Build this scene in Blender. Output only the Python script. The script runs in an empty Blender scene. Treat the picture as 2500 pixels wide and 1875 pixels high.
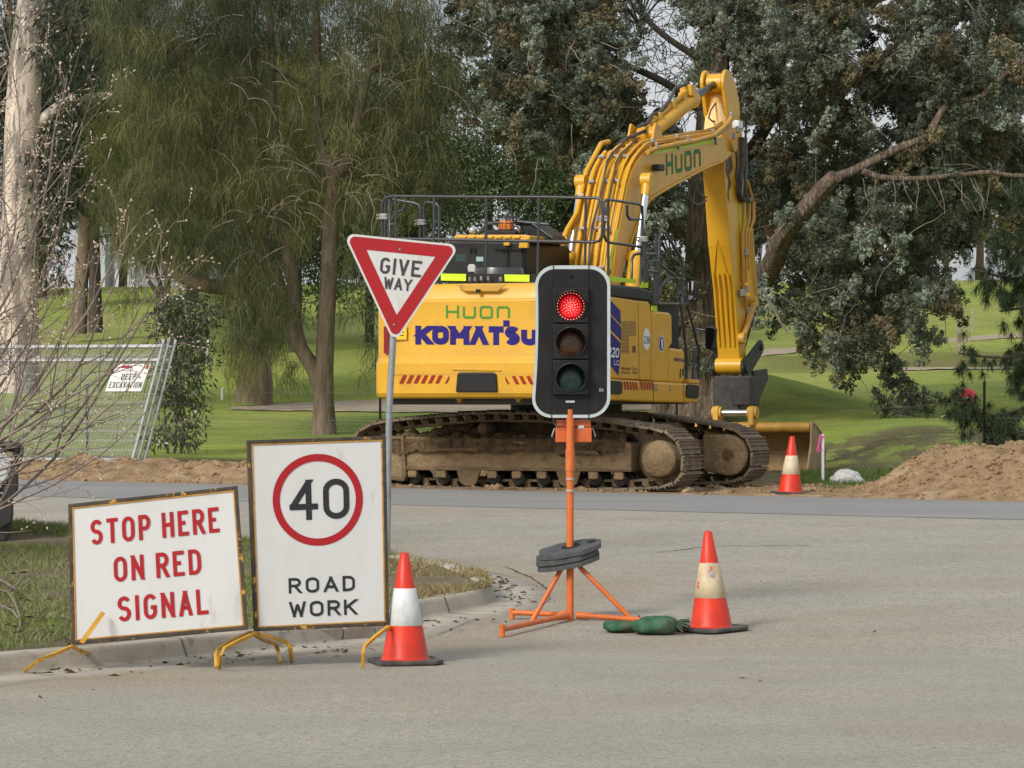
import bpy, math, random
import numpy as np
from mathutils import Vector
random.seed(7); rng = np.random.default_rng(11)
S = bpy.context.scene; COL = S.collection
# ------------------------------------------------ camera, light, exposure
F, CX, CY, H = 8000.0, 1250.0, 962.0, 1.70          # focal length / horizon of the photo in its own pixels, eye height
cam = bpy.data.objects.new('camera', bpy.data.cameras.new('camera')); COL.objects.link(cam)
cam.location = (0, 0, H); cam.rotation_euler = (math.radians(90), 0, 0)
cam.data.sensor_width = 36; cam.data.lens = F / 2500 * 36; cam.data.shift_y = 24.5 / 2500
cam.data.clip_start = .5; cam.data.clip_end = 3000
S.camera = cam
SUN_EL, SUN_AZ = math.radians(36), math.radians(218)   # azimuth of the sun, clockwise from +Y
W = bpy.data.worlds.new('World'); S.world = W; W.use_nodes = True
nt = W.node_tree; bg = nt.nodes['Background']
sky = nt.nodes.new('ShaderNodeTexSky'); sky.sky_type = 'NISHITA'; sky.sun_disc = False
sky.sun_elevation = SUN_EL; sky.sun_rotation = SUN_AZ; sky.dust_density = 5; sky.air_density = 1.0; sky.ozone_density = 1.5
tcw = nt.nodes.new('ShaderNodeTexCoord'); cn = nt.nodes.new('ShaderNodeTexNoise'); cn.inputs['Scale'].default_value = 3.2; cn.inputs['Detail'].default_value = 7   # broken white cloud
mpw = nt.nodes.new('ShaderNodeMapping'); mpw.inputs['Scale'].default_value = (1, 1, 2.2); nt.links.new(tcw.outputs['Generated'], mpw.inputs[0]); nt.links.new(mpw.outputs[0], cn.inputs['Vector'])
cr_ = nt.nodes.new('ShaderNodeMapRange'); cr_.inputs[1].default_value = .28; cr_.inputs[2].default_value = .54; nt.links.new(cn.outputs[0], cr_.inputs[0])
cm = nt.nodes.new('ShaderNodeMix'); cm.data_type = 'RGBA'; nt.links.new(cr_.outputs[0], cm.inputs[0]); nt.links.new(sky.outputs[0], cm.inputs[6]); cm.inputs[7].default_value = (3.9, 4.0, 4.15, 1)
nt.links.new(cm.outputs[2], bg.inputs[0]); bg.inputs[1].default_value = .15
sl = bpy.data.lights.new('sun', 'SUN'); sl.energy = 2.2; sl.angle = math.radians(16); sl.color = (1, .955, .89)
so = bpy.data.objects.new('sun', sl); COL.objects.link(so)
sd = Vector((math.sin(SUN_AZ) * math.cos(SUN_EL), math.cos(SUN_AZ) * math.cos(SUN_EL), math.sin(SUN_EL)))
so.rotation_euler = sd.to_track_quat('Z', 'Y').to_euler(); so.location = (-10, -10, 20)
S.view_settings.view_transform = 'Standard'; S.view_settings.look = 'None'
S.view_settings.exposure = 0.27; S.view_settings.gamma = 1

# ------------------------------------------------ projection helpers
def P(px, py, Y):                     # point of the photo at depth Y
    return Vector(((px - CX) / F * Y, Y, H - (py - CY) / F * Y))
GT = [-50, 22.5, 36, 39.6, 40, 46, 48, 52, 60, 75, 100, 150, 175, 600]
GZ = [0, 0, .5, .53, .5, .51, .62, .68, .9, 1.4, 3.1, 6.75, 7.6, 8.5]
def sst(a, b, x):
    x = np.clip((x - a) / (b - a), 0, 1); return x * x * (3 - 2 * x)
def g(X, Y):                          # height of the land
    X = np.asarray(X, float); Y = np.asarray(Y, float)
    t = Y + .4 * np.clip(X, -30, 30)
    z = np.interp(t, GT, GZ) - .01 * np.clip(X, -12, 12) * sst(25, 36, t)
    z = z + .95 * np.exp(-((X - 4.6) / 2.6) ** 2 - ((Y - 69) / 5) ** 2)
    z = z + .45 * sst(4.2, 6.8, X) * sst(47, 53, t) * (1 - sst(58, 74, t))
    z = z + .5 * np.exp(-((X - 11) / 4) ** 2 - ((Y - 76) / 7) ** 2)
    return z
def hit(px, py, dz=0.0):              # where the ray of a photo pixel meets the land
    a, b = (px - CX) / F, -(py - CY) / F
    Ys = np.arange(12, 260, .05); d = H + b * Ys - g(a * Ys, Ys) - dz
    i = np.argmax(d < 0) if (d < 0).any() else len(Ys) - 1
    i = max(i, 1); y0, y1, d0, d1 = Ys[i - 1], Ys[i], d[i - 1], d[i]
    Y = y0 + (y1 - y0) * d0 / (d0 - d1) if d0 != d1 else y1
    return Vector((a * Y, Y, H + b * Y))
_lat = rng.random((256, 256))
def vnoise(x, y):
    xi = np.floor(x).astype(int); yi = np.floor(y).astype(int); u = x - xi; v = y - yi
    u = u * u * (3 - 2 * u); v = v * v * (3 - 2 * v)
    L = lambda i, j: _lat[i & 255, j & 255]
    return (L(xi, yi) * (1 - u) + L(xi + 1, yi) * u) * (1 - v) + (L(xi, yi + 1) * (1 - u) + L(xi + 1, yi + 1) * u) * v
def fbm(x, y, o=4):
    s = 0; a = .5
    for k in range(o):
        s = s + a * vnoise(x * 2 ** k + 17 * k, y * 2 ** k + 5 * k); a *= .5
    return s

# ------------------------------------------------ materials
MATS = {}
def M(name, c, c2=None, rough=.6, metal=0, scale=4, detail=6, lo=.4, hi=.6, bump=0, bscale=30, coat=0, attr=False,
      transl=0, emit=0, c3=None, s3=1, lo3=.55, hi3=.65, stretch=None, spec=.5, bdist=.02, dent=0):
    if name in MATS: return MATS[name]
    m = bpy.data.materials.new(name); m.use_nodes = True; n = m.node_tree.nodes; l = m.node_tree.links
    b = n['Principled BSDF']; b.inputs['Roughness'].default_value = rough; b.inputs['Metallic'].default_value = metal
    b.inputs['Specular IOR Level'].default_value = spec
    if coat: b.inputs['Coat Weight'].default_value = coat; b.inputs['Coat Roughness'].default_value = .12
    tc = n.new('ShaderNodeTexCoord'); mp = n.new('ShaderNodeMapping'); l.new(tc.outputs['Object'], mp.inputs[0])
    if stretch: mp.inputs['Scale'].default_value = stretch
    def noise(sc, de=detail):
        t = n.new('ShaderNodeTexNoise'); t.inputs['Scale'].default_value = sc; t.inputs['Detail'].default_value = de
        t.inputs['Roughness'].default_value = .62; l.new(mp.outputs[0], t.inputs['Vector']); return t
    def ramp(t, a, z):
        r = n.new('ShaderNodeMapRange'); r.inputs[1].default_value = a; r.inputs[2].default_value = z
        l.new(t.outputs[0], r.inputs[0]); return r
    def mix(fac, A, B, typ='MIX'):
        x = n.new('ShaderNodeMix'); x.data_type = 'RGBA'; x.blend_type = typ
        if fac is None: x.inputs[0].default_value = 1
        else: l.new(fac, x.inputs[0])
        for i, q in ((6, A), (7, B)):
            if isinstance(q, tuple): x.inputs[i].default_value = (*q, 1)
            else: l.new(q, x.inputs[i])
        return x.outputs[2]
    out = tuple(c)
    if c2: out = mix(ramp(noise(scale), lo, hi).outputs[0], tuple(c), tuple(c2))
    if c3: out = mix(ramp(noise(s3), lo3, hi3).outputs[0], out, tuple(c3))
    if attr:
        a = n.new('ShaderNodeAttribute'); a.attribute_name = 'tint'
        out = mix(None, a.outputs['Color'], out, 'MULTIPLY')
    if isinstance(out, tuple): b.inputs['Base Color'].default_value = (*out, 1)
    else: l.new(out, b.inputs['Base Color'])
    if bump:
        bp = n.new('ShaderNodeBump'); bp.inputs['Strength'].default_value = bump; bp.inputs['Distance'].default_value = bdist
        l.new(noise(bscale, 8).outputs[0], bp.inputs['Height']); l.new(bp.outputs[0], b.inputs['Normal'])
    if dent:
        bp = n.new('ShaderNodeBump'); bp.inputs['Strength'].default_value = dent; bp.inputs['Distance'].default_value = .05; l.new(noise(2.2, 3).outputs[0], bp.inputs['Height']); l.new(bp.outputs[0], b.inputs['Normal'])
    if emit:
        b.inputs['Emission Color'].default_value = (*c, 1); b.inputs['Emission Strength'].default_value = emit
    if transl:
        tr = n.new('ShaderNodeBsdfTranslucent'); ms = n.new('ShaderNodeMixShader'); ms.inputs[0].default_value = transl
        if isinstance(out, tuple): tr.inputs[0].default_value = (*out, 1)
        else: l.new(out, tr.inputs[0])
        l.new(b.outputs[0], ms.inputs[1]); l.new(tr.outputs[0], ms.inputs[2]); l.new(ms.outputs[0], n['Material Output'].inputs[0])
    MATS[name] = m; return m

# ------------------------------------------------ mesh builder
ORG = {}
def tag(o, label, cat, group=None, kind=None):
    if label: o['label'] = label
    if cat: o['category'] = cat
    if group: o['group'] = group
    if kind: o['kind'] = kind
    return o
def thing(name, loc, label, cat, group=None, rz=0):
    o = bpy.data.objects.new(name, None); COL.objects.link(o); o.location = loc; o.rotation_euler = (0, 0, rz)
    o.empty_display_size = .1; ORG[o.name] = Vector(loc)
    return tag(o, label, cat, group)
def link(name, me, mat, parent, label=None):
    for m in (mat if isinstance(mat, (list, tuple)) else [mat]): me.materials.append(m)
    o = bpy.data.objects.new(name, me); COL.objects.link(o)
    if parent: o.parent = parent
    if label: o['label'] = label
    return o
class MB:
    def __init__(s): s.v = []; s.f = []; s.m = []; s.sm = []; s.mi = 0
    def add(s, vs, fs, smooth=False):
        k = len(s.v); s.v += [tuple(p) for p in vs]
        for f in fs: s.f.append([i + k for i in f]); s.m.append(s.mi); s.sm.append(smooth)
        return s
    def box(s, a, b):                       # opposite corners
        x0, y0, z0 = (min(a[i], b[i]) for i in range(3)); x1, y1, z1 = (max(a[i], b[i]) for i in range(3))
        return s.add([(x0, y0, z0), (x1, y0, z0), (x1, y1, z0), (x0, y1, z0), (x0, y0, z1), (x1, y0, z1), (x1, y1, z1), (x0, y1, z1)],
                     [(0, 3, 2, 1), (4, 5, 6, 7), (0, 1, 5, 4), (1, 2, 6, 5), (2, 3, 7, 6), (3, 0, 4, 7)])
    def prism(s, pts, off):                 # closed outline (3-D points) swept by the vector off
        n = len(pts); off = Vector(off); A = [Vector(p) for p in pts]
        return s.add(A + [p + off for p in A], [list(range(n))[::-1], list(range(n, 2 * n))] + [(i, (i + 1) % n, n + (i + 1) % n, n + i) for i in range(n)])
    def tube(s, path, r, n=8, cap=True, closed=False, smooth=True):
        p = [Vector(q) for q in path]; N = len(p); R = list(r) if isinstance(r, (list, tuple)) else [r] * N
        rows = []; up = None
        for i in range(N):
            a = p[i - 1] if i or closed else p[i]; b = p[(i + 1) % N] if i < N - 1 or closed else p[i]
            d = (b - a).normalized()
            if up is None: up = d.orthogonal().normalized()
            else:
                up = up - d * up.dot(d)
                up = up.normalized() if up.length > 1e-6 else d.orthogonal().normalized()
            w = d.cross(up)
            rows.append([p[i] + (up * math.cos(6.28319 * k / n) + w * math.sin(6.28319 * k / n)) * R[i] for k in range(n)])
        vs = [q for row in rows for q in row]; fs = []
        for i in range(N if closed else N - 1):
            j = (i + 1) % N
            for k in range(n): fs.append((i * n + k, i * n + (k + 1) % n, j * n + (k + 1) % n, j * n + k))
        s.add(vs, fs, smooth)
        if cap and not closed:
            s.add(rows[0], [list(range(n))[::-1]]); s.add(rows[-1], [list(range(n))])
        return s
    def cyl(s, a, b, r, n=20): return s.tube([a, b], r, n)
    def lathe(s, c, prof, n=28, ax=2):      # profile of (radius, height) about an axis through c
        vs = []
        for r, h in prof:
            for k in range(n):
                q = [r * math.cos(6.28319 * k / n), r * math.sin(6.28319 * k / n), h]
                if ax == 0: q = [q[2], q[0], q[1]]
                if ax == 1: q = [q[0], q[2], q[1]]
                vs.append((c[0] + q[0], c[1] + q[1], c[2] + q[2]))
        fs = [(i * n + k, i * n + (k + 1) % n, (i + 1) * n + (k + 1) % n, (i + 1) * n + k) for i in range(len(prof) - 1) for k in range(n)]
        return s.add(vs, fs, True)
    def grid(s, rows, smooth=True):
        n = len(rows[0]); s.add([q for r_ in rows for q in r_], [(i * n + k, i * n + k + 1, (i + 1) * n + k + 1, (i + 1) * n + k) for i in range(len(rows) - 1) for k in range(n - 1)], smooth)
        return s
    def split(s, name, mat, parent=None, world=True, **k):       # every separate piece an object of its own
        up = list(range(len(s.v)))
        def find(i):
            while up[i] != i: up[i] = up[up[i]]; i = up[i]
            return i
        seen = {}
        for f in s.f:
            for i in f[1:]: up[find(i)] = find(f[0])
        for i, p in enumerate(s.v):               # caps share positions with their tube
            kk = (round(p[0], 5), round(p[1], 5), round(p[2], 5))
            if kk in seen: up[find(i)] = find(seen[kk])
            else: seen[kk] = i
        groups = {}
        for f, m, sm in zip(s.f, s.m, s.sm): groups.setdefault(find(f[0]), []).append((f, m, sm))
        out = []
        for fs in groups.values():
            q = MB(); idx = {}
            for f, m, sm in fs:
                for i in f:
                    if i not in idx: idx[i] = len(q.v); q.v.append(s.v[i])
                q.f.append([idx[i] for i in f]); q.m.append(m); q.sm.append(sm)
            out.append(q.build(name, mat, parent, world, **k))
        return out
    def build(s, name, mat, parent=None, world=True, bevel=0, label=None, seg=2):
        me = bpy.data.meshes.new(name); o0 = ORG.get(parent.name, Vector()) if parent and world else Vector()
        me.from_pydata([(q[0] - o0.x, q[1] - o0.y, q[2] - o0.z) for q in s.v], [], s.f)
        me.polygons.foreach_set('material_index', s.m); me.polygons.foreach_set('use_smooth', s.sm)
        o = link(name, me, mat, parent, label)
        if parent and world: ORG[o.name] = o0
        if bevel:
            b = o.modifiers.new('bevel', 'BEVEL'); b.width = bevel; b.segments = seg; b.limit_method = 'ANGLE'; b.angle_limit = .6
        return o
def npmesh(name, V, Fq, mat, parent=None, tint=None, smooth=False):
    me = bpy.data.meshes.new(name); V = np.asarray(V, np.float32); Fq = np.asarray(Fq, np.int32); n, k = Fq.shape
    if parent and parent.name in ORG: V = V - np.array(ORG[parent.name], np.float32)
    me.vertices.add(len(V)); me.vertices.foreach_set('co', V.ravel())
    me.loops.add(n * k); me.loops.foreach_set('vertex_index', Fq.ravel())
    me.polygons.add(n); me.polygons.foreach_set('loop_start', np.arange(0, n * k, k, dtype=np.int32))
    me.polygons.foreach_set('use_smooth', np.full(n, smooth))
    me.update(calc_edges=True)
    if tint is not None:
        a = me.attributes.new('tint', 'FLOAT_COLOR', 'FACE'); c = np.ones((n, 4), np.float32); c[:, :3] = tint; a.data.foreach_set('color', c.ravel())
    return link(name, me, mat, parent)
def gridmesh(name, X, Y, Z, mat, tint=None, smooth=True, parent=None):
    r_, c_ = X.shape; V = np.stack([X, Y, Z], -1).reshape(-1, 3)
    i = np.arange(r_ * c_).reshape(r_, c_)
    Fq = np.stack([i[:-1, :-1], i[:-1, 1:], i[1:, 1:], i[1:, :-1]], -1).reshape(-1, 4)
    t = None
    if tint is not None: t = tint[:-1, :-1].reshape(-1, 3)
    return npmesh(name, V, Fq, mat, parent, t, smooth)

# ------------------------------------------------ stroke lettering
def ar(cx, cy, rx, ry, a, b, n=10):
    return [(cx + rx * math.cos(math.radians(a + (b - a) * i / n)), cy + ry * math.sin(math.radians(a + (b - a) * i / n))) for i in range(n + 1)]
RY = .27
ring = ar(.5, 1 - RY, .5, RY, 0, 180) + ar(.5, RY, .5, RY, 180, 360); ring.append(ring[0])
bowl = lambda y0, y1, x=.55: [(0, y1), (x, y1)] + ar(x, (y0 + y1) / 2, 1 - x, (y1 - y0) / 2, 85, -85, 8) + [(x, y0), (0, y0)]
GL = {'A': [[(0, 0), (.5, 1), (1, 0)], [(.2, .3), (.8, .3)]], 'B': [[(0, 0), (0, 1)], bowl(.53, 1, .6), bowl(0, .53)],
      'C': [ar(.5, 1 - RY, .5, RY, 25, 180) + ar(.5, RY, .5, RY, 180, 335)], 'D': [[(0, 0), (0, 1)], [(0, 1), (.45, 1)] + ar(.45, .7, .55, .3, 88, 0, 6) + ar(.45, .3, .55, .3, 0, -88, 6) + [(.45, 0), (0, 0)]],
      'E': [[(1, 1), (0, 1), (0, 0), (1, 0)], [(0, .52), (.82, .52)]], 'F': [[(1, 1), (0, 1), (0, 0)], [(0, .52), (.82, .52)]],
      'G': [ar(.5, 1 - RY, .5, RY, 25, 180) + ar(.5, RY, .5, RY, 180, 350) + [(1, .46), (.55, .46)]], 'H': [[(0, 0), (0, 1)], [(1, 0), (1, 1)], [(0, .5), (1, .5)]],
      'I': [[(.5, 0), (.5, 1)]], 'K': [[(0, 0), (0, 1)], [(1, 1), (0, .42)], [(.32, .6), (1, 0)]], 'L': [[(0, 1), (0, 0), (1, 0)]],
      'M': [[(0, 0), (0, 1), (.5, .25), (1, 1), (1, 0)]], 'N': [[(0, 0), (0, 1), (1, 0), (1, 1)]], 'O': [ring], '0': [ring],
      'P': [[(0, 0), (0, 1)], bowl(.45, 1)], 'R': [[(0, 0), (0, 1)], bowl(.48, 1), [(.5, .48), (1, 0)]],
      'S': [ar(.5, .76, .5, .24, 25, 255, 12) + ar(.5, .26, .5, .26, 80, -155, 12)], 'T': [[(0, 1), (1, 1)], [(.5, 1), (.5, 0)]],
      'U': [[(0, 1)] + ar(.5, RY, .5, RY, 180, 360) + [(1, 1)]], 'V': [[(0, 1), (.5, 0), (1, 1)]], 'W': [[(0, 1), (.25, 0), (.5, .9), (.75, 0), (1, 1)]],
      'X': [[(0, 0), (1, 1)], [(0, 1), (1, 0)]], 'Y': [[(0, 1), (.5, .45), (1, 1)], [(.5, .45), (.5, 0)]], '2': [ar(.5, .73, .5, .27, 160, -30, 10) + [(0, 0), (1, 0)]],
      '3': [ar(.45, .76, .5, .24, 150, -80, 10) + ar(.45, .27, .55, .27, 80, -150, 10)], '4': [[(.72, 0), (.72, 1), (0, .3), (1, .3)]],
      '9': [ar(.5, .68, .5, .32, 0, 360, 14), ar(.5, .32, .5, .32, 0, -140, 8) + []], '1': [[(.2, .8), (.5, 1), (.5, 0)]], 'C2': [], 'i': [[(.5, 0), (.5, .62)], [(.5, .85), (.5, 1)]],
      '.': [[(.5, 0), (.5, .14)]], '-': [[(.1, .5), (.9, .5)]]}
GL['9'] = [ar(.5, .68, .5, .32, 0, 360, 14), [(1, .7)] + ar(.5, .3, .5, .3, 0, -140, 8)]
def ribbon(pts, t):
    n = len(pts); closed = (Vector(pts[0]) - Vector(pts[-1])).length < 1e-6; L_ = []; R_ = []
    for i in range(n):
        p = Vector(pts[i]); a = Vector(pts[i - 1]) if i else (Vector(pts[-2]) if closed else None); b = Vector(pts[i + 1]) if i < n - 1 else (Vector(pts[1]) if closed else None)
        d0 = (p - a).normalized() if a is not None else None; d1 = (b - p).normalized() if b is not None else None
        if d0 is None: d0 = d1
        if d1 is None: d1 = d0
        nn = (Vector((-d0.y, d0.x)) + Vector((-d1.y, d1.x))).normalized(); k = min(1 / max(nn.dot(Vector((-d1.y, d1.x))), .5), 1.5) * t / 2
        L_.append(p + nn * k); R_.append(p - nn * k)
    return L_, R_
def pieces(st):
    # cut a stroke at its sharp corners
    out = [[st[0]]]
    for i in range(1, len(st)):
        out[-1].append(st[i])
        if i < len(st) - 1:
            d0 = (Vector(st[i]) - Vector(st[i - 1])).normalized(); d1 = (Vector(st[i + 1]) - Vector(st[i])).normalized()
            if d0.dot(d1) < .62: out.append([st[i]])
    return out
def stroke(st, fx, fy, t):
    # left and right outline of one piece; straight pieces are cut flat at the top and bottom of the letter
    pts = [Vector((fx(x), fy(y))) for x, y in st]; e = 1e-3
    if len(pts) == 2 and abs(pts[0].y - pts[1].y) > .3 * t:
        a, b = pts; d = (b - a) / (b.y - a.y); ends = []
        for (x, y), p, s_ in ((st[0], a, 1), (st[1], b, 1)):
            k = (t / 2 if y > 1 - e else (-t / 2 if y < e else 0)); ends.append(p + d * k)
        w = t / 2 * math.sqrt(1 + d.x * d.x)
        return [q + Vector((w, 0)) for q in ends], [q - Vector((w, 0)) for q in ends]
    if len(pts) == 2:
        q = [p.copy() for p in pts]; s_ = 1 if q[1].x > q[0].x else -1
        for i, k in ((0, -s_), (1, s_)):
            if st[i][0] < e or st[i][0] > 1 - e: q[i].x += k * t / 2
        return ribbon(q, t)
    return ribbon(pts, t)
def glyphw(c, w, t, widths): return widths.get(c, t if c in 'I.i' else (w * 1.3 if c in 'WM' else w))
def text(mb, fn, s, u0, v0, w, h, t, gap, d0=.002, slant=0, widths={}):
    # lay the letters of s with fn(u, v, d): box w x h each, stroke t, starting at (u0, v0); returns the end
    u = u0; k = 0
    for ch in s:
        if ch == ' ': u += w * .62; continue
        cw = glyphw(ch, w, t, widths)
        for st in GL[ch]:
            for pc in pieces(st):
                A, B = stroke(pc, lambda x: u + t / 2 + x * max(cw - t, 0), lambda y: v0 + t / 2 + y * (h - t), t); k = (k + 1) % 9; d = d0 + k * .00025
                vs = [fn(q.x + slant * (q.y - v0), q.y, d) for q in A] + [fn(q.x + slant * (q.y - v0), q.y, d) for q in B]; n = len(A)
                mb.add(vs, [(i, n + i, n + i + 1, i + 1) for i in range(n - 1)])
        u += cw + gap
    return u - gap
def textw(s, w, t, gap, widths={}):
    return sum((w * .62) if c == ' ' else glyphw(c, w, t, widths) + gap for c in s) - gap
def ftext(mb, fn, s, u0, u1, v0, h, t, gr=.3, d0=.002, slant=0, rel={}):
    # the same, with the letter width found so that the line spans u0..u1
    lo, hi = t * 1.02, (u1 - u0)
    for _ in range(40):
        w = (lo + hi) / 2
        if textw(s, w, t, w * gr, {c: w * f for c, f in rel.items()}) < u1 - u0: lo = w
        else: hi = w
    text(mb, fn, s, u0, v0, w, h, t, w * gr, d0=d0, slant=slant, widths={c: w * f for c, f in rel.items()}); return w
class Quad:                                 # a flat board given by its four corners (bottom left, bottom right, top right, top left)
    def __init__(s, bl, br, tr, tl):
        s.c = [Vector(q) for q in (bl, br, tr, tl)]; s.n = (s.c[1] - s.c[0]).cross(s.c[3] - s.c[0]).normalized()
        if s.n.y > 0: s.n = -s.n            # faces the road
        s.w = ((s.c[1] - s.c[0]).length + (s.c[2] - s.c[3]).length) / 2; s.h = ((s.c[3] - s.c[0]).length + (s.c[2] - s.c[1]).length) / 2
    def __call__(s, u, v, d=0):             # metres along the board
        a, b = u / s.w, v / s.h
        return (s.c[0] * (1 - a) + s.c[1] * a) * (1 - b) + (s.c[3] * (1 - a) + s.c[2] * a) * b + s.n * d
    def bar(s, mb, u0, v0, u1, v1, d0, d1):
        q = [s(u0, v0, d0), s(u1, v0, d0), s(u1, v1, d0), s(u0, v1, d0)]; mb.prism(q, s.n * (d1 - d0))

# ================================================ SETTING
def mix3(a, b, k): return a[None, None] * (1 - k[..., None]) + b[None, None] * k[..., None]
m_asphalt = M('asphalt', attr=True, c=(.425, .395, .328), c2=(.36, .338, .286), rough=.9, scale=1.1, lo=.35, hi=.65, bump=1, bscale=55, bdist=.02, c3=(.36, .30, .205), s3=.35, lo3=.52, hi3=.75, spec=.3, stretch=(.6, 1, 1))
m_newseal = M('new_asphalt', (.215, .216, .213), (.265, .262, .252), rough=.85, scale=.8, lo=.3, hi=.7, bump=.3, bscale=120, bdist=.004, spec=.3, stretch=(.25, 1.2, 1))
m_conc = M('kerb_concrete', (.45, .41, .335), (.33, .29, .225), rough=.9, scale=3, lo=.35, hi=.7, bump=.4, bscale=60, c3=(.15, .13, .1), s3=6, lo3=.6, hi3=.75)
# add fine aggregate speckle to the asphalt
def speckle(m, c, sc, lo, hi):
    n = m.node_tree.nodes; l = m.node_tree.links; b = n['Principled BSDF']; src = b.inputs['Base Color'].links[0].from_socket
    tc = n.new('ShaderNodeTexCoord'); v = n.new('ShaderNodeTexNoise'); v.inputs['Scale'].default_value = sc; v.inputs['Detail'].default_value = 3
    r = n.new('ShaderNodeMapRange'); r.inputs[1].default_value = lo; r.inputs[2].default_value = hi
    x = n.new('ShaderNodeMix'); x.data_type = 'RGBA'; l.new(tc.outputs['Object'], v.inputs['Vector']); l.new(v.outputs[0], r.inputs[0]); l.new(r.outputs[0], x.inputs[0])
    l.new(src, x.inputs[6]); x.inputs[7].default_value = (*c, 1); l.new(x.outputs[2], b.inputs['Base Color'])
speckle(m_asphalt, (.30, .279, .234), 14, .46, .74); speckle(m_asphalt, (.19, .176, .146), 48, .54, .68); speckle(m_asphalt, (.54, .50, .425), 44, .62, .74)
ys = np.concatenate([np.arange(-15, 20, 1.0), np.arange(20, 30, .12), np.arange(30, 41.5, .25)]); ts = ys
xs = np.concatenate([np.arange(-60, -8, 4), np.arange(-8, 8, .12), np.arange(8, 61, 4)])
TX, TT = np.meshgrid(xs, ts); TY = TT - .4 * np.clip(TX, -30, 30) * sst(10, 30, TT)
def road(name, t0, t1, dz, mat, step=.25):
    t = np.arange(t0, t1 + 1e-6, step); X, T = np.meshgrid(xs, t); Y = T - .4 * np.clip(X, -30, 30)
    o = gridmesh(name, X, Y, g(X, Y) + dz, mat); return tag(o, None, None, kind='structure')
road('main_road', 35.3, 39.6, .004, m_newseal)

# the land beyond the road
m_land = M('land', (1, 1, 1), (.72, .74, .66), rough=.95, scale=1.6, lo=.3, hi=.7, bump=.6, bscale=22, bdist=.05, attr=True, spec=.15, c3=(.9, 1.0, .6), s3=.12, lo3=.4, hi3=.7, stretch=(.5, 1, 1))
lt = np.concatenate([np.arange(40.5, 62, .09), np.arange(62, 80, .25), np.arange(80, 180, 1.2), np.arange(180, 700, 40)])
lx = np.concatenate([np.arange(-300, -30, 15), np.arange(-30, -10, .4), np.arange(-10, 11, .11), np.arange(11, 30, .4), np.arange(30, 301, 15)])
X, T = np.meshgrid(lx, lt); Y = T - .4 * np.clip(X, -30, 30); Z = g(X, Y) - .02
gr = np.array([.31, .345, .085]); dk = np.array([.215, .275, .065]); litter = np.array([.14, .11, .075]); tan = np.array([.30, .29, .10]); mulch = np.array([.14, .115, .07])
fb = fbm(X * .6, Y * .6); tint = mix3(gr, dk, sst(.3, .65, fb))
tint = tint * (1 - (k_ := sst(.42, .6, fbm(X * .16 + 9, Y * .1)) * sst(52, 60, T) * .55)[..., None]) + tan * k_[..., None]
k_ = (1 - sst(49, 51.5, T + 2 * (fb - .5))); tint = tint * (1 - k_[..., None]) + litter * k_[..., None]
k_ = sst(3.4, 5.0, X) * sst(46, 48, T) * (1 - sst(55.5, 58.5, T + 6 * (fb - .5))) * sst(.30, .46, fbm(X * 4.5, Y * 1.6, 5)); tint = tint * (1 - k_[..., None]) + mulch * k_[..., None]
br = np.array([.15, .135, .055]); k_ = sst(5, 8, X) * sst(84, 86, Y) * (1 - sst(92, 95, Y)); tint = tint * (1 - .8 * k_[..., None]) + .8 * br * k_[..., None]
def gl(X, Y): return g(X, Y) - .02 + .05 * (fbm(X * 2.2, Y * 2.2) - .5) * sst(42, 48, Y + .4 * np.clip(X, -30, 30))
Z = gl(X, Y)
o = gridmesh('ground', X, Y, Z, m_land, tint); tag(o, None, None, kind='structure')

speckle(m_land, (.15, .195, .045), 7, .54, .72); speckle(m_land, (.40, .38, .13), 5, .62, .80)
def pathstrip(name, pts, mat, lift=.022):
    mb = MB(); rows = []
    A = [hit(x, a) for x, a, b in pts]; B = [hit(x, b) for x, a, b in pts]
    def samp(Q, n=24):
        out = []
        for i in range(len(Q) - 1):
            for k in range(n): out.append(Q[i].lerp(Q[i + 1], k / n))
        return out + [Q[-1]]
    A, B = samp(A), samp(B)
    for k in range(7):
        row = []
        for a, b in zip(A, B):
            q = a.lerp(b, k / 6); row.append((q.x, q.y, float(gl(np.array(q.x), np.array(q.y))) + lift))
        rows.append(row)
    mb.grid(rows); return tag(mb.build(name, mat), None, None, kind='structure')
m_path = M('path_gravel', (.36, .28, .20), (.28, .235, .165), rough=.95, scale=2, bump=.3, bscale=30)
pathstrip('path', [(560, 994, 998), (700, 984, 1002), (900, 976, 1004), (1200, 974, 1006), (1450, 978, 1006), (1600, 985, 1000)], m_path)
pathstrip('path', [(1780, 878, 884), (1870, 852, 868), (1980, 846, 857), (2060, 844, 848)], m_path)
pathstrip('path', [(2290, 826, 834), (2360, 822, 832), (2440, 816, 826), (2540, 808, 824)], m_path)
pathstrip('path', [(2160, 897, 903), (2300, 896, 902), (2540, 896, 901)], m_path)
pathstrip('path', [(420, 694, 708), (520, 690, 712), (600, 692, 712)], m_path)

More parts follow.
